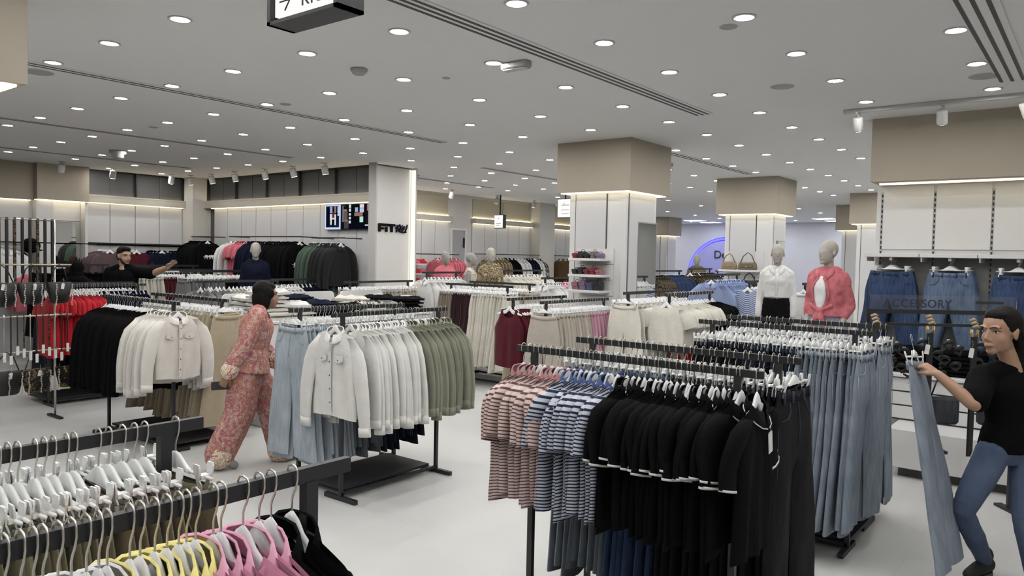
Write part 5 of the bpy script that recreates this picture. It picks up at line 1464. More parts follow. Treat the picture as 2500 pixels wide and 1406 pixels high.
# ------------------------------------------------------------------ people and mannequins
def fuse(mb, voxel, smooth=3, wrinkle=0.0, wscale=9.0, stretch=(1, 1, .45), mat_=None, name='body'):
    """union of overlapping lofts -> one continuous smooth surface"""
    me0 = mb.mesh(None, 'tmp')
    ob = bpy.data.objects.new('fuse_tmp', me0); COL.objects.link(ob)
    r = ob.modifiers.new('r', 'REMESH'); r.mode = 'VOXEL'; r.voxel_size = voxel
    if smooth:
        s_ = ob.modifiers.new('s', 'SMOOTH'); s_.iterations = smooth; s_.factor = .5
    bpy.context.view_layer.update()
    dg = bpy.context.evaluated_depsgraph_get()
    me = bpy.data.meshes.new_from_object(ob.evaluated_get(dg))
    bpy.data.objects.remove(ob); bpy.data.meshes.remove(me0)
    if wrinkle:
        n = len(me.vertices); co = np.empty(n*3, np.float32); no = np.empty(n*3, np.float32)
        me.vertices.foreach_get('co', co); me.vertices.foreach_get('normal', no)
        co = co.reshape(-1, 3); no = no.reshape(-1, 3)
        w = np.array([mnoise.noise(Vector((c[0]*wscale*stretch[0], c[1]*wscale*stretch[1], c[2]*wscale*stretch[2]))) + .5*mnoise.noise(Vector((c[0]*wscale*2.3, c[1]*wscale*2.3, c[2]*wscale*1.6+9))) for c in co.tolist()])
        co += no*(w*wrinkle)[:, None].astype(np.float32)
        me.vertices.foreach_set('co', co.ravel())
    me.polygons.foreach_set('use_smooth', np.ones(len(me.polygons), bool))
    me.materials.clear()
    if mat_: me.materials.append(mat_)
    me.update(); me.name = name
    return me

def lerp(a, b, t): return a+(b-a)*t

def head_rot(face, tilt=0.0, up=(0, 0, 1)):
    """3x3 whose -y axis looks along face"""
    f = Vector(face).normalized(); u = Vector(up); x = f.cross(u)*-1; x.normalize(); u = x.cross(f*-1)
    x = (f*-1).cross(u); x = u.cross(f)*1.0
    # columns: x, y=-f, z=u ; keep right handed
    y = f*-1; z = (u - y*u.dot(y)).normalized(); x = y.cross(z)
    M = Matrix((x, y, z)).transposed()
    if tilt: M = M @ Matrix.Rotation(tilt, 3, 'Y')
    return M

def add_head(mb, c, M, k=1.0, face=True, man=False):
    """skull, jaw, nose, lips, ears; c is the head centre, k the size"""
    P = lambda x, y, z: Vector(c)+M @ Vector((x*k, y*k, z*k))
    def E(x, y, z, rx, ry, rz, n=14): mb.ell(P(x, y, z), (rx*k, ry*k, rz*k), n, 9, M)
    E(0, .018, .030, .072, .092, .086, 18); E(0, -.018, -.027, .0585, .067, .080, 16); E(0, -.058, -.088, .026 if not man else .032, .024, .021); E(0, .0, -.062, .052 if not man else .057, .06, .04)
    if face:
        for s in (-1, 1):
            E(s*.032, -.044, -.030, .026, .025, .032); E(s*.0735, .012, -.010, .009, .018, .031, 10); E(s*.078, .016, .004, .008, .014, .016, 8)
            mb.tube([P(s*.052, -.062, .030), P(s*.030, -.080, .031), P(s*.006, -.085, .024)], [.0055*k, .0075*k, .006*k], 8)
        mb.tube([P(0, -.076, .014), P(0, -.086, -.006), P(0, -.097, -.025), P(0, -.091, -.034)] if not man else [P(0, -.078, .020), P(0, -.090, -.004), P(0, -.101, -.026), P(0, -.095, -.036)], [.006*k, .0072*k, .0098*k, .0082*k] if not man else [.007*k, .009*k, .0115*k, .0095*k], 8)
        for s in (-1, 1): E(s*.0105, -.088, -.034, .007, .009, .0065, 8)
        mb.tube([P(-.024, -.074, -.060), P(-.010, -.088, -.056), P(0, -.090, -.058), P(.010, -.088, -.056), P(.024, -.074, -.060)], [.003*k, .0058*k, .0062*k, .0058*k, .003*k], 7)
        mb.tube([P(-.020, -.073, -.066), P(0, -.087, -.070), P(.020, -.073, -.066)], [.003*k, .0072*k, .003*k], 7)
    else:
        E(0, -.034, .002, .054, .052, .055, 14); E(0, -.086, -.014, .009, .013, .026, 8); E(0, -.076, -.060, .020, .010, .009, 8)
        for s in (-1, 1): E(s*.072, .012, -.01, .008, .016, .028, 8)

def add_neck(mb, c, M, base, k=1.0, r=.050):
    a = Vector(c)+M @ Vector((0, .018*k, -.055*k)); b = Vector(base)
    mb.tube([a, lerp(a, b, .35), lerp(a, b, .75), b, b+(b-a)*.35], [r*.98*k, r*.94*k, r*1.0*k, r*1.25*k, r*1.5*k], 14)

def add_hand(mb, wrist, d, palm, thumb, k=1.0, curl=(.25, .3, .2), splay=.06, tcurl=.2):
    """palm and five separate fingers; d: towards the fingertips, palm: out of the palm, thumb: towards the thumb side"""
    d = Vector(d).normalized(); n = (Vector(palm)-d*Vector(palm).dot(d)).normalized(); s = (Vector(thumb)-d*Vector(thumb).dot(d)-n*Vector(thumb).dot(n)).normalized()
    w = Vector(wrist)
    R = lambda a: a*k
    # palm: four knuckle rays fused together
    for off in (.026, .009, -.009, -.026):
        mb.tube([w+s*R(off*.55)-d*R(.012), w+s*R(off*.8)+d*R(.03), w+s*R(off)+d*R(.078)], [(R(.013), R(.013)), (R(.0135), R(.0135)), (R(.0105), R(.0105))], 8)
    L = [(.026, .068, .0088), (.009, .077, .0092), (-.009, .071, .0088), (-.026, .055, .0078)]
    for i, (off, ln, r) in enumerate(L):
        p = w+s*R(off)+d*R(.078); dirv = (d+s*(splay*(1.5-i))).normalized(); pts = [p-dirv*R(.01), p]; a = 0
        for seg, (fr, cu) in enumerate(zip((.45, .31, .24), curl)):
            a += cu*(1+.1*i); v = dirv*math.cos(a)+n*math.sin(a)
            p = p+v*R(ln*fr); pts.append(p)
        mb.tube(pts, [R(r*1.05), R(r*1.08), R(r), R(r*.92), R(r*.72)], 8)
        mb.ell(pts[-1], (R(r*.72),)*3, 8, 6)
    tb = w+s*R(.022)+d*R(.018); t1 = tb+(s*.62+d*.62+n*.25).normalized()*R(.040); t2 = t1+(s*(.30-tcurl)+d*.85+n*(.25+tcurl)).normalized()*R(.030); t3 = t2+(s*(.1-tcurl)+d*.9+n*(.3+tcurl)).normalized()*R(.024)
    mb.tube([tb-d*R(.01), tb, t1, t2, t3], [R(.012), R(.0145), R(.0115), R(.0105), R(.0078)], 8); mb.ell(t3, (R(.0078),)*3, 8, 6)

def add_limb(mb, pts, rad, n=12, sub=4, ref=None):
    """smooth tapering limb through joints"""
    P = [Vector(p) for p in pts]; Q = []; R = []
    for i in range(len(P)-1):
        for j in range(sub):
            t = j/sub
            p0 = P[max(0, i-1)]; p1 = P[i]; p2 = P[i+1]; p3 = P[min(len(P)-1, i+2)]
            q = .5*((2*p1)+(p2-p0)*t+(2*p0-5*p1+4*p2-p3)*t*t+(-p0+3*p1-3*p2+p3)*t**3)
            Q.append(lerp(lerp(p1, p2, t), q, .55))
            ra, rb = rad[i], rad[i+1]
            R.append((lerp(ra[0], rb[0], t), lerp(ra[1], rb[1], t)) if isinstance(ra, tuple) else lerp(ra, rb, t))
    Q.append(P[-1]); R.append(rad[-1])
    mb.tube(Q, R, n, ref=ref)
    for p, r in ((Q[0], R[0]), (Q[-1], R[-1])):
        rr = min(r) if isinstance(r, tuple) else r
        mb.ell(p, (rr*.97,)*3, 10, 7)

def stand_joints(rz=0.0, k=1.0, z0=0.0):
    """neutral standing joints, facing -y, turned by rz and scaled by k"""
    J = dict(head=(0, -.012, 1.508), neck=(0, .022, 1.345), chest=(0, .0, 1.20), waist=(0, .0, 1.03), pelvis=(0, .01, .90))
    for s, n in ((-1, 'R'), (1, 'L')):
        J['sho'+n] = (s*.160, .012, 1.285); J['elb'+n] = (s*.205, .03, 1.04); J['wri'+n] = (s*.215, -.02, .82)
        J['hip'+n] = (s*.088, .01, .87); J['kne'+n] = (s*.095, -.005, .475); J['ank'+n] = (s*.10, .02, .075); J['toe'+n] = (s*.115, -.15, .03)
    M = Matrix.Rotation(rz, 3, 'Z')
    return {a: M @ (Vector(b)*k) + Vector((0, 0, z0)) for a, b in J.items()}

def torso(mb, J, lat, g=0.0, top=True, hem=None, wide=1.0, bust=True, fwd=None, k=1.0):
    """trunk from crotch (or hem) to neck; g: how much a garment stands off the body"""
    p, w, c, n = J['pelvis'], J['waist'], J['chest'], J['neck']
    up = (w-p).normalized()
    pts = [p-up*.10*k, p-up*.02*k, lerp(p, w, .5), w, lerp(w, c, .5), c, lerp(c, n, .45), lerp(c, n, .72), lerp(c, n, .95)]
    rad = [(.125, .09), (.168, .112), (.155, .105), (.130, .092), (.136, .096), (.152, .104), (.165, .098), (.145, .078), (.085, .060)]
    rad = [((a*k*wide)+g, (b*k*wide)+g) for a, b in rad]
    rad[-1] = (.085*k+g*.4, .06*k+g*.4)
    if hem is not None: pts = pts[hem:]; rad = rad[hem:]
    mb.tube(pts, rad, 18, ref=lat)
    sl, sr = J['shoL'], J['shoR']
    mb.tube([sl, lerp(sl, n, .5)+Vector((0, 0, .012)), n, lerp(sr, n, .5)+Vector((0, 0, .012)), sr], [.042*k+g, .046*k+g*.9, .050*k+g*.5, .046*k+g*.9, .042*k+g], 12)
    if bust:
        f = fwd
        B = head_rot(f)
        mb.ell(lerp(c, n, .03)+f*(.036*k+g*.5), (.122*k+g*.5, .082*k+g*.4, .078*k+g*.5), 18, 10, B)
        if g < .001:
            for s in (-1, 1): mb.ell(lerp(c, n, .02)+lat*(s*.060*k)+f*(.056*k), (.054*k, .044*k, .054*k), 12, 8)

def make_figure(name, label, cat, loc, J, skin, face_dir, clothes, lat, hands, k=1.0, face=True, man=False, voxel=.008, hair=None, bust=True, shoe_mat=None, head_k=1.0, group=None, extra=None, feet=True):
    t = thing(name, label, cat, loc, 0, group)
    fwd = Vector((0, 0, 1)).cross(lat)*-1
    fwd = lat.cross(Vector((0, 0, 1)))*-1 if False else fwd
    M = head_rot(face_dir)
    mb = MB()
    add_head(mb, J['head'], M, head_k, face, man); add_neck(mb, J['head'], M, J['neck'], k, .058 if man else .050)
    torso(mb, J, lat, 0, bust=bust, fwd=fwd, k=k)
    for n in 'RL':
        s, e, w = J['sho'+n], J['elb'+n], J['wri'+n]
        a = 1.15 if man else 1.0
        add_limb(mb, [s, lerp(s, e, .5), e, lerp(e, w, .35), w], [.050*k*a, .043*k*a, .035*k*a, .038*k*a, .025*k*a])
        h = hands.get(n)
        if h: add_hand(mb, w, *h[:3], k=k*1.0, **(h[3] if len(h) > 3 else {}))
        h_, kn, an = J['hip'+n], J['kne'+n], J['ank'+n]
        add_limb(mb, [h_, lerp(h_, kn, .5), kn, lerp(kn, an, .35), an], [.088*k, .074*k, .054*k, .055*k, .036*k])
        if feet: add_limb(mb, [an+Vector((0, 0, -.02)), lerp(an, J['toe'+n], .55)+Vector((0, 0, -.012)), J['toe'+n]], [.034*k, .032*k, .022*k], sub=3)
    mobj('body', fuse(mb, voxel, 3 if voxel > .006 else 6, mat_=skin), t)
    for c in clothes: c(t, J, lat, fwd, M)
    if hair: hair(t, J, M, head_k)
    if face:
        c = J['head']; kk = head_k; bme = [o for o in t.children if o.name.startswith('body')][0].data
        bvh = BVHTree.FromPolygons([v.co.copy() for v in bme.vertices], [tuple(p.vertices) for p in bme.polygons])
        back = M @ Vector((0, 1, 0))
        def on(x, z, off):
            o = Vector(c)+M @ Vector((x*kk, -.35*kk, z*kk)); h = bvh.ray_cast(o, back)[0]
            return (h if h is not None else o+back*.27)-back*off
        for s in (-1, 1):
            ec = on(s*.031, .004, -.0035*kk)
            e = MB(); e.ell(ec, (.0128*kk, .0062*kk, .0054*kk), 12, 8, M); eo = e.build('eye', mat('eye_white', (.50, .48, .45, 1), .3, var=.01), t)
            i = MB(); i.ell(ec-back*.0042*kk, (.0056*kk, .0030*kk, .0050*kk), 10, 6, M); i.build('iris', mat('dark_iris', (.012, .008, .006, 1), .2, var=.02), eo)
            l_ = MB(); l_.tube([on(s*.046, .007, .0002), on(s*.040, .0095, .001), on(s*.031, .0105, .0015), on(s*.022, .009, .001), on(s*.017, .005, .0002)], [.0010*kk, .0018*kk, .0021*kk, .0018*kk, .0010*kk], 6); l_.build('eyelid', mat('lash_line', (.02, .014, .012, 1), .6, var=.02), t)
            b = MB(); b.tube([on(s*.047, .026, .0002), on(s*.040, .0300, .0004), on(s*.030, .0310, .0006), on(s*.014, .0265, .0004)], [.0012*kk, .0023*kk, .0028*kk, .0022*kk], 6); b.build('eyebrow', mat('brow_hair', (.018, .013, .011, 1), .8, var=.05), t)
        lp = MB()
        lp.tube([on(-.021, -.0625, .0), on(-.010, -.0600, .0006), on(0, -.0608, .0006), on(.010, -.0600, .0006), on(.021, -.0625, .0)], [.0014*kk, .0036*kk, .0036*kk, .0036*kk, .0014*kk], 6)
        lp.tube([on(-.020, -.0640, .0), on(-.009, -.0680, .0006), on(.009, -.0680, .0006), on(.020, -.0640, .0)], [.0014*kk, .0042*kk, .0042*kk, .0014*kk], 6); lp.build('lips', mat('lip_skin', (.32, .135, .115, 1), .4, var=.05), t)
    return t

LAST = {}
def drape(name, m, outline_rows, th=.004):
    """strip lying on the front of the last top: rows of (lateral, z below the neck) pairs"""
    def f(t, J, lat, fwd, M):
        me = LAST['top'].data
        bvh = BVHTree.FromPolygons([v.co.copy() for v in me.vertices], [tuple(p.vertices) for p in me.polygons])
        n = J['neck']; rows = []
        for r in outline_rows:
            row = []
            for (u, dz) in r:
                o = n+lat*u+Vector((0, 0, dz)); hit = bvh.ray_cast(o+fwd*.6, -fwd)[0]
                row.append((hit if hit is not None else o+fwd*.05)+fwd*th)
            rows.append(row)
        mb = MB(); mb.grid(rows); ob = mb.build(name, m, t); ob.modifiers.new('s', 'SOLIDIFY').thickness = .003
    return f
def strip(u0, u1, z0, z1, n=8, w=3):
    return [[(lerp(u0(v), u1(v), k/(w-1)), lerp(z0, z1, v)) for k in range(w)] for v in [i/(n-1) for i in range(n)]]
def leaf(s, a=.018, b=.075, h=.075):
    return [[(s*a, -.005), (s*(a+b)*.5, .016), (s*b, .03)], [(s*(a+.004), -.04), (s*(a+b)*.55, -.022), (s*(b+.012), -.004)], [(s*(a+.018), -h), (s*(a+b)*.56, -.058), (s*(b+.006), -.035)]]

SKIN_A = mat('warm_brown_skin', (.36, .20, .125, 1), .5, var=.05, vscale=20, bump=.02, bscale=200, sub=.08)
SKIN_B = mat('light_brown_skin', (.42, .25, .165, 1), .5, var=.05, vscale=20, bump=.02, bscale=200, sub=.08)
SKIN_C = mat('olive_skin', (.46, .29, .20, 1), .5, var=.05, vscale=20, bump=.02, bscale=200, sub=.08)
HAIR = mat('black_hair', (.006, .005, .0045, 1), .6, spec=.15, var=.15, vscale=60, bump=.12, bscale=70)
MANQ = mat('mannequin_plastic', (.42, .39, .345, 1), .55, var=.02)
MANQ_G = mat('grey_mannequin_plastic', (.33, .32, .30, 1), .55, var=.02)

def c_top(name, m, g=.018, sleeve=1.0, hem=1, voxel=.009, wrinkle=.006, wide=1.0, k=1.0, bust=True, sr=None, wscale=9, flare=0.0):
    """shirt following trunk and arms; sleeve: fraction of the arm covered (0..2, 1 = to the elbow)"""
    def f(t, J, lat, fwd, M):
        mb = MB(); torso(mb, J, lat, g, hem=hem, wide=wide, bust=bust, fwd=fwd, k=k)
        if flare:
            p, w = J['pelvis'], J['waist']; up = (w-p).normalized()
            mb.tube([w, lerp(p, w, .4), p-up*.06*k], [(.15*k+g, .10*k+g), (.175*k+g, .12*k+g), (.18*k+g+flare, .125*k+g+flare)], 18, ref=lat)
        for n in 'RL':
            s, e, w = J['sho'+n], J['elb'+n], J['wri'+n]
            if sleeve <= 0: continue
            r0 = sr or (.056*k+g)
            if sleeve <= 1: add_limb(mb, [s, lerp(s, e, sleeve*.5), lerp(s, e, sleeve)], [r0, r0*.98, r0*.98])
            else: add_limb(mb, [s, lerp(s, e, .5), e, lerp(e, w, (sleeve-1)*.6), lerp(e, w, sleeve-1)], [r0, r0*.95, r0*.86, r0*.82, r0*.70])
        LAST['top'] = mobj(name, fuse(mb, voxel, 3, wrinkle, wscale, mat_=m), t)
        return LAST['top']
    return f
def c_trousers(name, m, rad=(.105, .095, .075, .07, .06), g=.012, voxel=.010, wrinkle=.006, end=1.0, k=1.0, wscale=9):
    def f(t, J, lat, fwd, M):
        mb = MB(); p, w = J['pelvis'], J['waist']; up = (w-p).normalized()
        mb.tube([p-up*.10*k, p-up*.02*k, lerp(p, w, .45), lerp(p, w, .7)], [(.13*k+g, .095*k+g), (.17*k+g, .115*k+g), (.155*k+g, .105*k+g), (.138*k+g, .096*k+g)], 18, ref=lat)
        for n in 'RL':
            h, kn, an = J['hip'+n], J['kne'+n], J['ank'+n]
            an = lerp(kn, an, end)
            add_limb(mb, [h, lerp(h, kn, .5), kn, lerp(kn, an, .5), an], list(rad))
        return mobj(name, fuse(mb, voxel, 3, wrinkle, wscale, mat_=m), t)
    return f
def c_skirt(name, m, L=.62, flare=.10, voxel=.010, wrinkle=.012, k=1.0):
    def f(t, J, lat, fwd, M):
        mb = MB(); p, w = J['pelvis'], J['waist']
        a = lerp(p, w, .95)
        mb.tube([a, lerp(p, w, .4), p-Vector((0, 0, .1)), p-Vector((0, 0, .32)), p-Vector((0, 0, L))], [(.142*k, .105*k), (.168*k, .125*k), (.19*k, .15*k), (.21*k+flare*.4, .17*k+flare*.4), (.21*k+flare, .18*k+flare)], 22, ref=lat)
        return mobj(name, fuse(mb, voxel, 2, wrinkle, 16, (1, 1, .12), mat_=m), t)
    return f
def c_shoes(m, sole=None):
    def f(t, J, lat, fwd, M):
        for n in 'RL':
            an, to = J['ank'+n], J['toe'+n]; mb = MB()
            add_limb(mb, [an+Vector((0, 0, -.025))-(to-an)*.15, lerp(an, to, .45)+Vector((0, 0, -.010)), to+(to-an)*.08+Vector((0, 0, .004))], [.045, .042, .032], sub=3)
            sh = mobj('shoe', fuse(mb, .007, 2, mat_=m), t)
            if sole:
                b = MB(); d = (to-an); d.z = 0; d.normalize(); s_ = Vector((-d.y, d.x, 0)); z = min(an.z-.066, to.z-.028)
                pts = [an-d*.07, an-d*.02+s_*.036, lerp(an, to, .7)+s_*.042, to+d*.04, lerp(an, to, .7)-s_*.042, an-d*.02-s_*.036]
                b.prism([(q.x, q.y) for q in pts], z, z+.022, 'z'); b.build('sole', sole, sh)
    return f

# --- woman in a floral two-piece walking past the racks
PX, PY = 3.64, 5.63
rz = 1.02
J = stand_joints(rz, .965)
Mz = Matrix.Rotation(rz, 3, 'Z'); V3 = lambda x, y, z: Mz @ Vector((x, y, z))
J.update(head=V3(0, -.135, 1.432), neck=V3(0, -.075, 1.30), chest=V3(0, -.05, 1.14), waist=V3(0, -.02, .98), pelvis=V3(0, .0, .865),
         shoR=V3(-.155, -.055, 1.255), elbR=V3(-.20, .06, 1.00), wriR=V3(-.20, .175, .80), shoL=V3(.155, -.055, 1.255), elbL=V3(.20, -.10, 1.0), wriL=V3(.19, -.22, .83),
         hipR=V3(-.085, .02, .83), kneR=V3(-.09, .08, .46), ankR=V3(-.09, .235, .11), toeR=V3(-.09, .12, .035), hipL=V3(.085, .0, .83), kneL=V3(.09, -.19, .46), ankL=V3(.09, -.27, .075), toeL=V3(.095, -.42, .035))
def floral_mat():
    m = bpy.data.materials.new('floral_patchwork_print'); nt, b = nodes_of(m); N = nt.nodes; Lk = nt.links
    tc = N.new('ShaderNodeTexCoord')
    n1 = N.new('ShaderNodeTexNoise'); n1.inputs['Scale'].default_value = 7; n1.inputs['Detail'].default_value = 2; Lk.new(tc.outputs['Object'], n1.inputs['Vector'])
    cr = N.new('ShaderNodeValToRGB'); e = cr.color_ramp.elements
    while len(e) < 7: e.new(.5)
    for i, (p, c) in enumerate(((.28, rgb(192, 172, 152)), (.38, rgb(172, 108, 112)), (.46, rgb(184, 142, 116)), (.52, rgb(176, 98, 112)), (.58, rgb(194, 168, 148)), (.64, rgb(170, 96, 108)), (.74, rgb(190, 152, 134)))):
        e[i].position = p; e[i].color = c
    Lk.new(n1.outputs['Fac'], cr.inputs[0])
    def spots(scale, lo, hi, c, src, k):
        v = N.new('ShaderNodeTexVoronoi'); v.inputs['Scale'].default_value = scale; Lk.new(tc.outputs['Object'], v.inputs['Vector'])
        mr = N.new('ShaderNodeMapRange'); mr.inputs[1].default_value = lo; mr.inputs[2].default_value = hi; mr.inputs[3].default_value = k; mr.inputs[4].default_value = 0; Lk.new(v.outputs['Distance'], mr.inputs[0])
        mx = N.new('ShaderNodeMix'); mx.data_type = 'RGBA'; mx.inputs[7].default_value = c; Lk.new(mr.outputs[0], mx.inputs[0]); Lk.new(src, mx.inputs[6]); return mx.outputs[2]
    o = spots(26, .28, .34, rgb(210, 192, 172), cr.outputs[0], .75)
    o = spots(26, .14, .18, rgb(170, 84, 100), o, .9)
    o = spots(70, .26, .34, rgb(140, 66, 80), o, .7)
    o = spots(95, .20, .30, rgb(226, 208, 190), o, .6)
    Lk.new(o, b.inputs['Base Color']); b.inputs['Roughness'].default_value = .85; b.inputs['Specular IOR Level'].default_value = .2
    return m
FLORAL = floral_mat()
FLORAL2 = printed('floral_border_print', [(0, rgb(226, 214, 190)), (.55, rgb(196, 164, 138)), (.66, rgb(236, 226, 206)), (.8, rgb(190, 120, 110))], 22, 2, seed=3)
def bob_hair(t, J, M, k):
    mb = MB(); c = J['head']; P = lambda x, y, z: Vector(c)+M @ Vector((x*k, y*k, z*k))
    def E(x, y, z, a, b, d): mb.ell(P(x, y, z), (a*k, b*k, d*k), 16, 10, M)
    E(0, .030, .045, .084, .094, .085); E(0, .062, -.03, .078, .062, .11)
    for s in (-1, 1): E(s*.062, .030, -.035, .026, .062, .098); E(s*.064, .000, .02, .022, .06, .06)
    E(0, -.018, .078, .060, .054, .036)
    mobj('hair', fuse(mb, .007, 3, .003, 40, (1, 1, .2), HAIR), t)
def floral_extra(t, J, lat, fwd, M):
    # cuffs in a paler border print, bag strap and the phone in her hand
    for n in 'RL':
        e, w = J['elb'+n], J['wri'+n]; mb = MB(); add_limb(mb, [lerp(e, w, .62), lerp(e, w, .86)], [.066, .074], sub=3)
        mobj('cuff', fuse(mb, .009, 1, .004, 12, mat_=FLORAL2), t)
        kn, an = J['kne'+n], J['ank'+n]; mb = MB(); add_limb(mb, [lerp(kn, an, .80), lerp(kn, an, .985)], [.112, .119], sub=3)
        mobj('hem_band', fuse(mb, .010, 1, .003, 12, mat_=FLORAL2), t)
    s_, n_ = J['shoR'], J['neck']
    mb = MB(); a = lerp(s_, n_, .45); mb.tube([a+fwd*.10-Vector((0, 0, .14)), a+fwd*.085+Vector((0, 0, .0)), a+Vector((0, 0, .082)), a-fwd*.075+Vector((0, 0, .03)), a-fwd*.10-Vector((0, 0, .13))], .006, 6)
    mb.build('bag_strap', mat('brown_leather', (.05, .025, .018, 1), .5, var=.05), t)
fw = make_figure('person', 'woman with a black bob walking in a pink floral two-piece outfit', 'person', (PX, PY, 0), J, SKIN_A, V3(0, -1, -.02), 
    [c_top('tunic', FLORAL, g=.034, sleeve=1.80, hem=1, wrinkle=.010, flare=.03, sr=.082, wide=1.02, k=.965), c_trousers('trousers', FLORAL, (.125, .128, .125, .120, .116), g=.022, end=.985, wrinkle=.010, k=.965), floral_extra,
     c_shoes(mat('grey_shoe', (.30, .29, .28, 1), .6, var=.05))],
    V3(1, 0, 0), {'R': (V3(-.05, .35, -.9), V3(.9, .1, 0), V3(0, -.9, 0), dict(curl=(.7, .7, .4))), 'L': (V3(0, -.3, -.9), V3(-.9, 0, 0), V3(0, -.9, 0))}, k=.965, hair=bob_hair, head_k=.98)
ph = MB(); q = J['wriR']+V3(.03, .05, -.09); ph.rbox(-.0045, .0045, -.07, .07, -.034, .034, .003)
o = ph.build('phone', mat('phone_case', (.03, .025, .025, 1), .35, var=.03), None, (PX+q.x, PY+q.y, q.z), rz+.1); tag(o, 'dark phone held low in the walking woman\'s hand', 'phone')

# --- man in black behind the red tops, arm stretched out
MX, MY = 4.97, 10.72
def W(x, y, z): return Vector((x-MX, y-MY, z))
J = stand_joints(.18, 1.12)
right = Vector((.615, -.788, 0)); tocam = Vector((-.42, -.907, 0))
J.update(shoL=Vector((0, 0, 1.475))+right*.20+tocam*.02, elbL=Vector((0, 0, 1.47))+right*.40+tocam*.10, wriL=Vector((0, 0, 1.555))+right*.58+tocam*.22)
J['shoR'] = Vector((0, 0, 1.475))-right*.20; J['elbR'] = Vector((0, 0, 1.18))-right*.25; J['wriR'] = Vector((0, 0, .95))-right*.24+tocam*.05
J['neck'] = Vector((0, 0, 1.535)); J['head'] = Vector((0, 0, 1.70))+tocam*.02
def man_hair(t, J, M, k):
    c = J['head']; P = lambda x, y, z: Vector(c)+M @ Vector((x*k, y*k, z*k))
    mb = MB(); mb.ell(P(0, .028, .050), (.078*k, .094*k, .080*k), 16, 10, M); mb.ell(P(0, -.028, .092), (.060*k, .048*k, .032*k), 14, 8, M); mb.ell(P(0, .075, -.01), (.066*k, .035*k, .06*k), 12, 8, M)
    mobj('hair', fuse(mb, .008, 2, .003, 50, (1, 1, 1), HAIR), t)
    mb = MB()
    mb.tube([P(-.062, -.012, -.03), P(-.055, -.035, -.070), P(-.025, -.068, -.098), P(0, -.075, -.104), P(.025, -.068, -.098), P(.055, -.035, -.070), P(.062, -.012, -.03)], [.008*k, .013*k, .014*k, .015*k, .014*k, .013*k, .008*k], 8)
    mb.tube([P(-.026, -.076, -.062), P(0, -.095, -.047), P(.026, -.076, -.062)], .005*k, 7)
    mobj('beard', fuse(mb, .006, 2, .002, 60, (1, 1, 1), HAIR), t)
make_figure('person', 'bearded man in a black t-shirt stretching out one arm behind the red tops', 'person', (MX, MY, 0), J, SKIN_C, tocam*.72+right*.72+Vector((0, 0, -.12)),
    [c_top('t_shirt', F_BLACK, g=.02, sleeve=.85, hem=1, k=1.12, bust=False, wrinkle=.006), c_trousers('trousers', F_CHAR, (.12, .105, .085, .08, .075), k=1.12), c_shoes(M_BLACK)],
    (right*1.0).normalized(), {'L': (right*.75+tocam*.1+Vector((0, 0, .65)), tocam*.3-right*.3+Vector((0, 0, -.8)), tocam*.9, dict(curl=(.08, .1, .08), splay=.16)), 'R': (Vector((0, 0, -1)), right, tocam)}, k=1.12, head_k=1.08, man=True, bust=False, hair=man_hair)

# --- shopper in a black headscarf, seen from behind the man
J = stand_joints(2.6, .98)
def scarf(t, J, M, k):
    c = J['head']; P = lambda x, y, z: Vector(c)+M @ Vector((x*k, y*k, z*k))
    mb = MB(); mb.ell(P(0, .025, .030), (.092*k, .108*k, .106*k), 16, 10, M); mb.ell(P(0, .04, -.06), (.085*k, .09*k, .10*k), 16, 10, M); mb.ell(P(0, .05, -.16), (.14*k, .11*k, .10*k), 16, 10, M); mb.ell(P(0, -.02, -.12), (.08*k, .075*k, .07*k), 14, 8, M)
    mobj('headscarf', fuse(mb, .010, 3, .006, 14, (1, 1, .6), F_BLACK), t)
make_figure('person', 'person in a black headscarf and black robe beside the back wall mirror', 'person', (4.78, 11.75, 0), J, SKIN_B, Matrix.Rotation(2.6, 3, 'Z') @ Vector((0, -1, 0)),
    [c_top('robe', F_BLACK, g=.04, sleeve=1.9, hem=1, k=.98, wrinkle=.008, voxel=.012), c_skirt('robe_skirt', F_BLACK, .78, .12, voxel=.012, k=1.02), c_shoes(M_BLACK)],
    Matrix.Rotation(2.6, 3, 'Z') @ Vector((1, 0, 0)), {'R': (Vector((0, 0, -1)), Vector((1, 0, 0)), Vector((0, -1, 0))), 'L': (Vector((0, 0, -1)), Vector((-1, 0, 0)), Vector((0, -1, 0)))}, k=.98, hair=scarf, voxel=.010)

# --- woman in a black t-shirt and jeans reaching for a pair of jeans
RX, RY = 5.13, .40
def A(x, y, z, f=1.06): return Vector((x*f-RX, y*f-RY, 1.8-(1.8-z)*f))
J = dict(head=A(4.668, .428, 1.466), neck=A(4.765, .372, 1.268), chest=A(4.80, .372, 1.13), waist=A(4.815, .373, .985), pelvis=A(4.84, .379, .855),
         shoR=A(4.66, .495, 1.215), elbR=A(4.46, .500, 1.095), wriR=A(4.464, .674, 1.238), shoL=A(4.94, .255, 1.20), elbL=A(5.02, .20, .98), wriL=A(4.93, .18, .80),
         hipR=A(4.753, .438, .815), kneR=A(4.534, .537, .526, 1.076), ankR=A(4.948, .470, .147, 1.04), hipL=A(4.921, .304, .81), kneL=A(4.80, .29, .48, 1.05), ankL=A(4.83, .235, .12, 1.05))
J['ankR'].z = .085; J['ankL'].z = .085
J['toeR'] = J['ankR']+Vector((-.13, .06, -.05)); J['toeL'] = J['ankL']+Vector((-.14, .04, -.05))
lat = (J['shoL']-J['shoR']); lat.z = 0; lat.normalize()
left_img = Vector((-.615, .788, 0)); tocam2 = Vector((-.99, -.1, 0))
face2 = (left_img*.80+tocam2*.52+Vector((0, 0, -.12)))
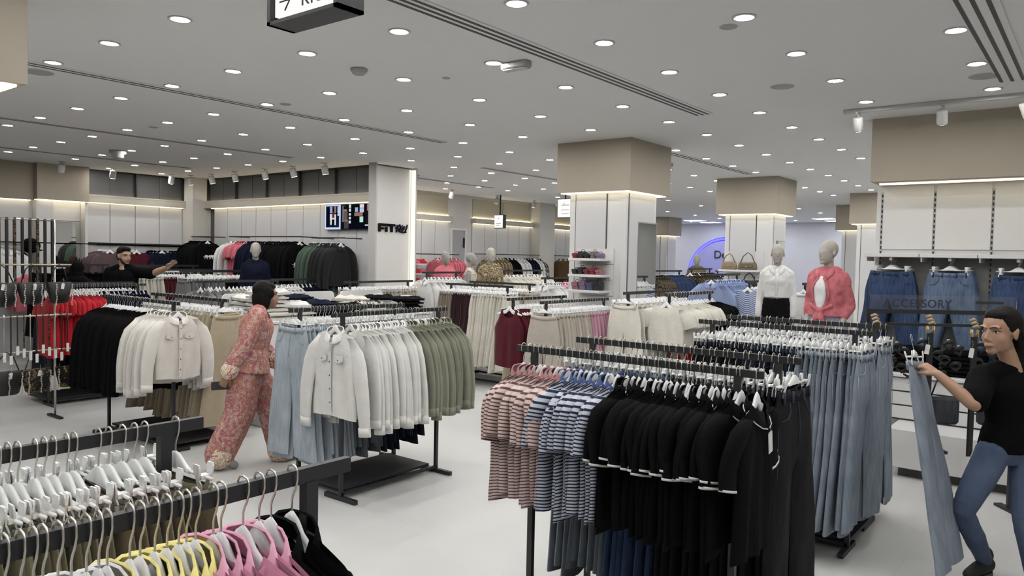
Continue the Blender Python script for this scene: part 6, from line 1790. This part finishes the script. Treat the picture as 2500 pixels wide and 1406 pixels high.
def tied_hair(t, J, M, k):
    c = J['head']; P = lambda x, y, z: Vector(c)+M @ Vector((x*k, y*k, z*k))
    mb = MB()
    mb.ell(P(0, .030, .044), (.0775*k, .094*k, .080*k), 18, 11, M); mb.ell(P(0, -.012, .080), (.058*k, .051*k, .035*k), 16, 9, M); mb.ell(P(0, .085, .0), (.060*k, .040*k, .065*k), 14, 9, M)
    for s in (-1, 1): mb.ell(P(s*.0655, .030, .030), (.016*k, .052*k, .045*k), 12, 8, M)
    mb.tube([P(0, .105, .01), P(.01, .135, -.05), P(.02, .135, -.13), P(.03, .12, -.23), P(.03, .11, -.30)], [.040*k, .052*k, .056*k, .045*k, .018*k], 12)
    mobj('hair', fuse(mb, .006, 3, .0025, 45, (1, 1, .3), HAIR), t)
SKJ = denim('blue_grey_stretch_denim', rgb(72, 84, 108), rgb(98, 110, 134), fade=.5)
def rw_extra(t, J, lat, fwd, M):
    mb = MB(); add_limb(mb, [J['ankR']+Vector((0, 0, .0)), J['ankR']+Vector((0, 0, .05))], [.040, .042], sub=2)
    mobj('sock', fuse(mb, .008, 1, mat_=F_CHAR), t)
hand_d = Vector((-.05, .80, .50)); 
rw = make_figure('person', 'woman in a black t-shirt and blue jeans pulling jeans off the rack', 'person', (RX, RY, 0), J, SKIN_B, face2,
    [c_top('t_shirt', F_BLACK, g=.020, sleeve=.78, hem=1, k=.96, wrinkle=.007, voxel=.008, sr=.074), c_trousers('jeans', SKJ, (.092, .082, .060, .058, .044), g=.006, k=.96, voxel=.008, wrinkle=.004, end=.96, wscale=14), c_shoes(mat('black_trainer', (.012, .012, .013, 1), .7, var=.1), M_BLACK), rw_extra],
    lat, {'R': (hand_d, Vector((.35, .45, -.8)), Vector((-.75, -.1, .3)), dict(curl=(.75, .8, .5), tcurl=.35)), 'L': (Vector((-.2, 0, -1)), Vector((-.8, .4, 0)), Vector((-.6, .3, -.3)))}, k=.96, voxel=.0055, hair=tied_hair, head_k=1.13)
# the jeans she holds: clip hanger in her fingers, legs slanting to the floor
proto('held', lambda s: g_trousers(s, D_WASH, seams=STITCH_G, L=1.10, hip=.20, hem=.14, fold=.014), 1)
proto('held_dark', lambda s: g_trousers(s, D_BLACK, seams=STITCH_D, L=.62, hip=.19, hem=.15, fold=.014), 1)
def slanted(key, top, down, width, name, label, cat, hl):
    z = -Vector(down).normalized(); x = Vector(width); x = (x-z*x.dot(z)).normalized(); y = z.cross(x)
    M = Matrix((x, y, z)).transposed().to_4x4(); M.translation = Vector(top)
    t = thing(name, label, cat); t.matrix_world = M
    for nm, me in PROTO[key][0]: mobj(nm, me, t)
    h = mobj('clip_hanger', CLIPBAR_N); mobj('hook', HOOK_N, h)
    for me in CLIP_N: mobj('clip', me, h)
    h.matrix_world = M; tag(h, hl, 'hanger')
slanted('held', (4.79, .86, 1.395), (-.12, -.245, -1.17), (-.99, .02, 0), 'jeans', 'pale grey jeans held out by the woman in black', 'jeans', 'white clip hanger of the jeans held by the woman in black')

# ------------------------------------------------------------------ mannequins
def mannequin(label, x, y, rz, clothes, z0=.16, k=1.10, m=MANQ, J=None, head_turn=0.0, group='mannequins', hands=True, vox=.012):
    JJ = J or stand_joints(rz, k)
    ltv = Matrix.Rotation(rz, 3, 'Z') @ Vector((1, 0, 0))
    for n in ('shoL', 'shoR', 'elbL', 'elbR', 'wriL', 'wriR'): JJ[n] = JJ[n]-ltv*(JJ[n].dot(ltv)*.19)
    kr = k*.86
    for q in JJ: JJ[q] = JJ[q]+Vector((0, 0, z0))
    f = Matrix.Rotation(rz+head_turn, 3, 'Z') @ Vector((0, -1, 0)); lt = Matrix.Rotation(rz, 3, 'Z') @ Vector((1, 0, 0)); fr = Matrix.Rotation(rz, 3, 'Z') @ Vector((0, -1, 0))
    hd = {'R': (Vector((0, 0, -1))+fr*.15, lt, fr), 'L': (Vector((0, 0, -1))+fr*.15, -lt, fr)} if hands else {}
    t = make_figure('mannequin', label, 'mannequin', (x, y, 0), JJ, m, f, clothes, lt, hd, k=kr, face=False, voxel=vox, head_k=k*.95, group=group)
    MB().lathe([(.20, 0), (.20, .008), (.19, .012), (.03, .014)], 28).build('base_plate', mat('base_glass', (.5, .5, .5, 1), .3, var=.02), t)
    MB().tube([(0, .02, .012), (0, .02, z0+.5)], .012, 8).build('stand_rod', M_CHROME, t)
    return t
def neck_collar(m, k=.98):
    def f(t, J, lat, fwd, M):
        mb = MB(); n = J['neck']+Vector((0, 0, .022)); ring = []
        for i in range(14):
            a = 2*math.pi*i/14; ring.append(n+lat*(math.cos(a)*.070*k)+fwd*(math.sin(a)*.066*k+.012)+Vector((0, 0, -.03*max(0, math.sin(a)))))
        mb.tube(ring+[ring[0]], .015, 7, cap=False)
        for s in (-1, 1):
            p = n+fwd*.082*k+lat*(s*.03)+Vector((0, 0, -.035)); mb.ell(p, (.030, .012, .034), 8, 6, head_rot(fwd))
        mobj('collar', fuse(mb, .008, 2, mat_=m), t)
    return f
F_PINKCH = printed('pink_chambray', [(0, rgb(180, 92, 100)), (.5, rgb(198, 116, 122)), (.7, rgb(172, 84, 94))], 26, 5, cells=False)
# white blouse, black skirt
rzA = -1.245
mannequin('mannequin in a white blouse tucked into a long black skirt', 9.03, 3.08, rzA, [c_top('blouse', F_WHITE, g=.022, sleeve=1.93, hem=3, k=.93, wrinkle=.008, sr=.058, voxel=.008, wscale=12),
    drape('placket', F_WHITE, strip(lambda v: -.014, lambda v: .014, -.05, -.42, 10, 3)), drape('collar_leaf', F_WHITE, leaf(-1), .007), drape('collar_leaf', F_WHITE, leaf(1), .007), c_skirt('skirt', F_BLACK, .80, .10, k=.98)], vox=.008, z0=.27, k=1.08)
# pink shirt knotted over a white tank
rzB = -1.80
JB = stand_joints(rzB, 1.08); MB_ = Matrix.Rotation(rzB, 3, 'Z')
JB['elbL'] = MB_ @ Vector((.225, .07, 1.15)); JB['wriL'] = MB_ @ Vector((.20, -.05, .93)); JB['elbR'] = MB_ @ Vector((-.22, .05, 1.15)); JB['wriR'] = MB_ @ Vector((-.19, -.08, .95))
def knot(t, J, lat, fwd, M):
    p = lerp(J['waist'], J['pelvis'], .15)+fwd*.118; mb = MB()
    mb.ell(p, (.040, .035, .032), 12, 8)
    for s in (-1, 1): add_limb(mb, [p, p+lat*(s*.03)+fwd*.02+Vector((0, 0, -.07)), p+lat*(s*.055)+fwd*.02+Vector((0, 0, -.15))], [.022, .030, .014], sub=3)
    for s in (-1, 1): add_limb(mb, [p+lat*(s*.10)-fwd*.02+Vector((0, 0, .05)), p], [.02, .026], sub=3)
    mobj('knot', fuse(mb, .008, 2, .004, 14, mat_=F_PINKCH), t)
mannequin('mannequin in a knotted pink shirt over a white tank top', 7.42, 2.06, rzB, [c_top('shirt', F_PINKCH, g=.030, sleeve=1.45, hem=2, k=.95, wrinkle=.011, sr=.068, voxel=.008, wscale=11, flare=0),
    drape('tank_top', F_WHITE, strip(lambda v: -.010-.048*math.sin(min(1, v*1.15)*math.pi)**.7, lambda v: .010+.048*math.sin(min(1, v*1.15)*math.pi)**.7, -.045, -.40, 12, 5), .003),
    drape('collar_leaf', F_PINKCH, leaf(-1, .03, .085, .10), .010), drape('collar_leaf', F_PINKCH, leaf(1, .03, .085, .10), .010),
    drape('front_edge', F_PINKCH, strip(lambda v: .014+.050*math.sin(min(1, v*1.15)*math.pi)**.7, lambda v: .036+.052*math.sin(min(1, v*1.15)*math.pi)**.7, -.06, -.38, 12, 3), .008),
    drape('front_edge', F_PINKCH, strip(lambda v: -.036-.052*math.sin(min(1, v*1.15)*math.pi)**.7, lambda v: -.014-.050*math.sin(min(1, v*1.15)*math.pi)**.7, -.06, -.38, 12, 3), .008),
    knot, c_trousers('trousers', D_WASH, (.11, .10, .09, .10, .11), k=.95)], J=JB, head_turn=-.25, vox=.008, z0=.27, k=1.08)
mannequin('mannequin in a navy zipped suit before the sportswear wall', 6.57, 10.02, -.55, [c_top('jacket', F_NAVY, g=.026, sleeve=1.93, hem=1, k=.98, voxel=.012, sr=.066), neck_collar(F_NAVY), c_trousers('trousers', F_NAVY, (.12, .105, .085, .08, .075), k=1.10)], m=MANQ)
mannequin('grey mannequin in a long pink striped dress before the far wall', 9.35, 8.75, -.35, [c_top('dress_top', F_PINKSALMON, g=.03, sleeve=1.6, hem=2, k=.95, voxel=.012, sr=.066), c_skirt('dress_skirt', F_PINKSALMON, .80, .14, k=1.08, voxel=.012)], m=MANQ_G, k=1.06)
mannequin('grey mannequin in a white lace top and pink trousers', 9.55, 8.36, .6, [c_top('lace_top', F_LACE, g=.02, sleeve=0, hem=3, k=.93, voxel=.012), c_trousers('trousers', F_PINKSALMON, (.12, .11, .1, .11, .12), k=1.05)], m=MANQ_G, k=1.05)
mannequin('mannequin in a gold patterned jacket behind the trouser rack', 9.30, 7.72, -.55, [c_top('jacket', F_TAPESTRY, g=.032, sleeve=1.93, hem=1, k=.98, voxel=.012, sr=.068), neck_collar(F_TAPESTRY), c_trousers('trousers', F_TAPESTRY, (.12, .11, .1, .1, .1), k=1.10)], m=MANQ)
mannequin('distant mannequin in a beige top before the blue sign', 15.9, 7.22, -1.2, [c_top('top', F_OLIVE, g=.03, sleeve=1.5, hem=1, k=.98, voxel=.014, sr=.07), c_skirt('skirt', F_TAN, .6, .08, k=1.1, voxel=.014)], m=MANQ, vox=.014)
# ------------------------------------------------------------------ accessory stand with belts and bags (left)
AX, AY = 3.02, 8.72
F_BAGBLK = mat('black_bag_leather', (.012, .011, .011, 1), .4, bump=.1, bscale=80, var=.1)
st_ = thing('accessory_stand', 'metal accessory stand hung with belts and beaded bags', 'display stand', (AX, AY, 0))
MB().box(-.32, -.28, -.16, .16, 0, .02).box(.28, .32, -.16, .16, 0, .02).build('base', M_BLACK, st_)
for s in (-1, 1): MB().tube([(s*.30, 0, .03), (s*.30, 0, 2.08)], .012, 8).build('upright', M_CHROME, st_)
MB().tube([(-.32, 0, 2.08), (.32, 0, 2.08)], .009, 8).build('top_bar', M_CHROME, st_)
for z in (1.62, 1.10, .74): 
    MB().tube([(-.36, -.16, z), (.40, -.16, z)], .009, 8).build('front_bar', mat('pale_gold_bar', (.55, .48, .40, 1), .35, metal=.8, var=.03), st_)
    for s in (-1, 1): MB().tube([(s*.30, 0, z), (s*.30, -.16, z)], .006, 6).build('bracket', M_CHROME, st_)
for i in range(9):
    x = -.28+.070*i; L = .62+.05*((i*7) % 4); m = F_BAGBLK if i % 3 else F_LEOPARD
    t = thing('belt', 'dark belt, %s along the top bar of the accessory stand' % ordn(i+1), 'belt', (AX+x, AY, 2.085), 0, 'belts on the top bar')
    mb = MB(); mb.grid([[(-.012, -.012, -L), (.012, -.012, -L)], [(-.012, -.012, -.02), (.012, -.012, -.02)], [(-.012, -.006, .009), (.012, -.006, .009)], [(-.012, .006, .009), (.012, .006, .009)], [(-.012, .012, -.02), (.012, .012, -.02)], [(-.012, .012, -L*.9), (.012, .012, -L*.9)]], smooth=False)
    sd = mb.build('strap', m, t); sd.modifiers.new('s', 'SOLIDIFY').thickness = .004
    MB().tube([(-.016, -.012, -L), (.016, -.012, -L), (.016, -.012, -L-.035), (-.016, -.012, -L-.035), (-.016, -.012, -L)], .003, 5).build('buckle', M_CHROME, t)
    if i % 2 == 0: flat_tag(.0, -.016, -L-.03, .03, .09, .05).build('price_tag', M_TAG, t)
for i in range(13):
    x = -.34+.058*i; L = .30+.03*((i*5) % 4); m = [F_BAGBLK, F_LEOPARD, M_CHROME, F_BAGBLK][i % 4]
    t = thing('chain_belt', 'thin hanging belt, %s along the pale gold bar' % ordn(i+1), 'belt', (AX+x, AY-.16, 1.112), 0, 'thin belts on the middle bar')
    MB().tube([(0, .002, -.01), (0, -.006, .006), (0, -.012, -.02), (0, -.013, -L)], .006, 6).build('strap', m, t)
    MB().rbox(-.014, .014, -.020, -.014, -L-.10, -L-.01, .002).build('price_tag', M_TAG, t)
BEAD = MB().ell((0, 0, 0), (.0075, .0075, .0075), 8, 6).mesh(mat('pearl_bead', (.55, .52, .47, 1), .25, var=.02), 'bead')
def beaded_bag(label, x, y, z, w, h, m, beads=(-.3, .3)):
    t = thing('beaded_bag', label, 'bag', (x, y, z), 0, 'bags on the accessory stand')
    mb = MB(); rows = []; n = 14
    for (zz, k, kw) in ((0, .6, .55), (.08, 1, .72), (.5, 1, .88), (.9, .7, 1.0), (1, .4, 1.0)):
        r = [(w/2*kw*math.copysign(abs(math.cos(2*math.pi*i/n))**.6, math.cos(2*math.pi*i/n)), .05*k*math.sin(2*math.pi*i/n), h*zz) for i in range(n)]; rows.append(r+[r[0]])
    mb.grid(rows); mb.add(rows[0][:n], [tuple(range(n))]); mb.add(rows[-1][:n], [tuple(range(n-1, -1, -1))]); mb.build('body', m, t)
    MB().tube([(-w*.35, 0, h), (-w*.2, 0, h+.13), (0, 0, h+.19), (w*.2, 0, h+.13), (w*.35, 0, h)], .006, 6).build('handle', m, t)
    flat_tag(.02, -.055, h*.95, .03, .06, -.2).build('price_tag', M_TAG, t)
    for bx in beads:
        s = mobj('bead_string', BEAD, t, (bx*w, -.062, h*.9))
        for k in range(1, 13): mobj('bead', BEAD, s, (.004*math.sin(k), 0, -.0175*k))
    return t
beaded_bag('large black bag with bead strings, open end of the stand', AX-.26, AY-.165, 1.20, .34, .24, F_BAGBLK, (.1, .35))
beaded_bag('black bag with several bead strings, middle of the stand', AX+.02, AY-.165, 1.22, .26, .22, F_BAGBLK, (-.3, .0, .3))
beaded_bag('black bag with a bead string, red-top end of the stand', AX+.28, AY-.165, 1.22, .24, .22, F_BAGBLK, (-.2, .42))
beaded_bag('low black bag with bead strings under the thin belts', AX-.20, AY-.165, .32, .30, .24, F_BAGBLK, (-.4, .0, .38))
beaded_bag('low brown print bag with bead strings near the floor', AX+.06, AY-.165, .32, .28, .24, F_LEOPARD, (-.3, .1, .4))
beaded_bag('low black bag with gold patches on a long cord', AX+.36, AY-.165, .34, .24, .22, printed('gold_patch_leather', [(0, rgb(22, 20, 20)), (.55, rgb(120, 96, 52)), (.66, rgb(20, 18, 18))], 9), (-.45,))

# caps and white tops hung on the wall behind the stand
for i, (x, z) in enumerate(((4.80, 1.82), (4.62, 1.62))):
    t = thing('cap', ('upper', 'lower')[i]+' black cap on the white wall behind the belt stand', 'cap', (x, 13.52, z), 0, 'caps on the wall')
    mb = MB(); mb.ell((0, 0, 0), (.14, .13, .12), 18, 10); mobj('crown', fuse(mb, .012, 1, mat_=F_BLACK), t)
    mb = MB(); mb.ell((.02, -.15, -.07), (.10, .10, .014), 16, 8); mb.build('peak', F_BLACK, t)
for i, (x, z, k) in enumerate(((4.40, 1.88, 'f_white'), (3.9, 1.88, 'f_white'), (4.72, 1.50, 'f_salmon'))):
    on_wall(['short arm with white tops beside the caps', 'short arm with white tops at the picture edge', 'low arm with pink tops under the caps'][i], 'y', 13.25, 13.79, x, z, 13.79, S(13.28, 13.6, 3, k, 't_shirt', ['white logo t-shirt', 'plain white t-shirt', 'bright pink top'][i], 't-shirt'), 'on the wall behind the belt stand')
if False: pass
# black tops before the wall mirror
far_rack('black clothes rack of black trousers before the wall mirror', [('x', 4.5, 5.6, 12.6, 1.55)], ['before the wall mirror'], [S(4.55, 5.55, 12, 'p_black', 'trousers', 'black trousers', 'trousers')], 'clip')
# red and pink folded pile shelf on the far wall
sh = thing('wall_shelf', 'white shelf unit of folded red tops on the far wall', 'shelf', (11.0, 11.40, 1.0))
for k in range(4): MB().box(-.25, .30, -.30, 0, .20*k, .20*k+.02).build('board', M_WHITE, sh)
for k in range(4):
    for j in range(3):
        folded('folded_shirt', 'folded red top, %s on the %s board of the far wall shelf' % (ordn(j+1), ordn(k+1)), (10.86+.19*j, 11.24, 1.021+.20*k), 0, .17, .24, .09, [F_RED, F_PINKSALMON, F_WHITE][(j+k) % 3] if (j+k) % 3 < 2 else F_RED, 'folded top', 'folded tops on the far wall shelf', F_WHITE, k*3+j)

# ------------------------------------------------------------------ accessory rack on the right: glass header, belts, hair clips
HX, HY = 5.98, 1.36
hr = thing('accessory_rack', 'black accessory rack with a clear header reading ACCESSORY', 'display rack', (HX, HY, 0))
ax_ = Vector((.62, -.785, 0))                                             # rack runs towards the jeans wall
ang = math.atan2(ax_.y, ax_.x)
def HB(x0, x1, y0, y1, z0, z1, name, m): return MB().box(x0, x1, y0, y1, z0, z1).build(name, m, hr, (0, 0, 0), ang)
HB(-.02, 1.10, -.010, .010, 1.445, 1.475, 'header_rail', M_BLACK); HB(-.02, 1.10, -.010, .010, 1.355, 1.375, 'hook_rail', M_BLACK)
HB(-.02, .005, -.012, .012, 0, 1.475, 'post', M_BLACK); HB(1.08, 1.10, -.012, .012, 0, 1.475, 'post', M_BLACK)
HB(-.04, .02, -.12, .12, 0, .02, 'foot', M_BLACK); HB(1.06, 1.12, -.12, .12, 0, .02, 'foot', M_BLACK)
HB(.50, .53, -.16, .16, .45, .47, 'cross_bar', M_BLACK)
g_ = mat('clear_acrylic', (.95, .96, .96, 1), .03, trans=1.0, var=.0, spec=.4)
HB(.0, 1.08, -.003, .003, 1.476, 1.58, 'clear_header', g_)
mobj('lettering', text_mesh('ACCESSORY', .083, .0015, M_INK, spacing=1.12), hr, ax_*.10+Vector((-.004*0, -.006, 1.492)), ang)
HB(.78, .98, -.007, -.004, 1.525, 1.545, 'dash_mark', M_INK)
M_CLAW = mat('tan_hair_claw', (.48, .36, .20, 1), .4, var=.08)
F_STRAP = mat('black_strap', (.010, .010, .011, 1), .6, var=.1)
def hp(u, v, z): return Vector((HX, HY, 0))+ax_*u+Vector((.785, .62, 0))*v+Vector((0, 0, z))
def belt_hook(i, u, z, n, label):
    p = hp(u, -.05, z)
    t = thing('belt_bundle', label, 'belt', p, ang, 'belts on the accessory rack')
    for k in range(n):
        MB().rbox(-.018+.002*k, .018+.002*k, -.03+.012*k, -.024+.012*k, -.86-.02*k, -.02, .002).build('strap', F_STRAP, t)
        MB().tube([(-.02, -.03+.012*k, -.02), (-.022, -.03+.012*k, .03), (.022, -.03+.012*k, .03), (.02, -.03+.012*k, -.02)], .005, 6).build('buckle', M_GOLD, t)
    for k in range(3):
        MB().tube([(-.024, -.03+.02*k, .05+.022*k), (0, -.045+.02*k, .062+.022*k), (.026, -.03+.02*k, .05+.022*k)], [.008, .011, .008], 8).build('buckle_loop', M_CLAW, t)
    flat_tag(-.028, -.045, -.10, .034, .07, -.15).build('price_tag', M_TAG, t)
    MB().tube([(0, .05, .0), (0, -.04, .0)], .004, 6).build('peg', M_CHROME, t)
belt_hook(0, .02, 1.33, 3, 'belt bundle with tan buckles at the jeans-rack end of the accessory rack')
belt_hook(1, .42, 1.33, 3, 'belt bundle with gold buckles under the middle of the header')
belt_hook(2, .74, 1.31, 3, 'belt bundle with gold buckles beside the woman in black')
rs = random.Random(3)
for i in range(26):
    u = .14+.85*((i*37) % 26)/26; z = .98+.26*((i*17) % 26)/26
    if abs(u-.42) < .05 or abs(u-.74) < .05: continue
    p = hp(u, -.04+.05*rs.random(), z)
    t = thing('hair_accessory', 'black hair accessory card, %s among those on the accessory rack' % ordn(i+1), 'hair accessory', p, ang+rs.uniform(-.4, .4), 'hair accessories on the rack')
    mb = MB(); mb.tube([(-.035, 0, .0), (-.02, -.02, .02), (0, -.03, .025), (.02, -.02, .02), (.035, 0, 0)], [.008, .013, .015, .013, .008], 8); mb.tube([(-.03, 0, -.01), (0, -.02, -.03), (.03, 0, -.01)], [.006, .012, .006], 8)
    mb.build('clip_body', F_STRAP, t)
    MB().rbox(-.012, .012, -.004, .0, .01, .04, .001).build('card', M_TAG, t) if i % 3 == 0 else None
for i, u in enumerate((.57, .92)):
    p = hp(u, -.02, .84)
    t = thing('quilted_bag', 'dark quilted bag hanging low on the accessory rack, %s from the jeans rack' % ordn(i+1), 'bag', p, ang, 'bags on the accessory rack')
    MB().rbox(-.10, .10, -.04, .04, -.20, .0, .02).build('body', denim('charcoal_denim', rgb(44, 46, 50), rgb(72, 74, 80)), t)
    MB().tube([(-.10, 0, 0), (-.06, 0, .12), (.06, 0, .12), (.10, 0, 0)], .007, 6).build('handle', F_STRAP, t)
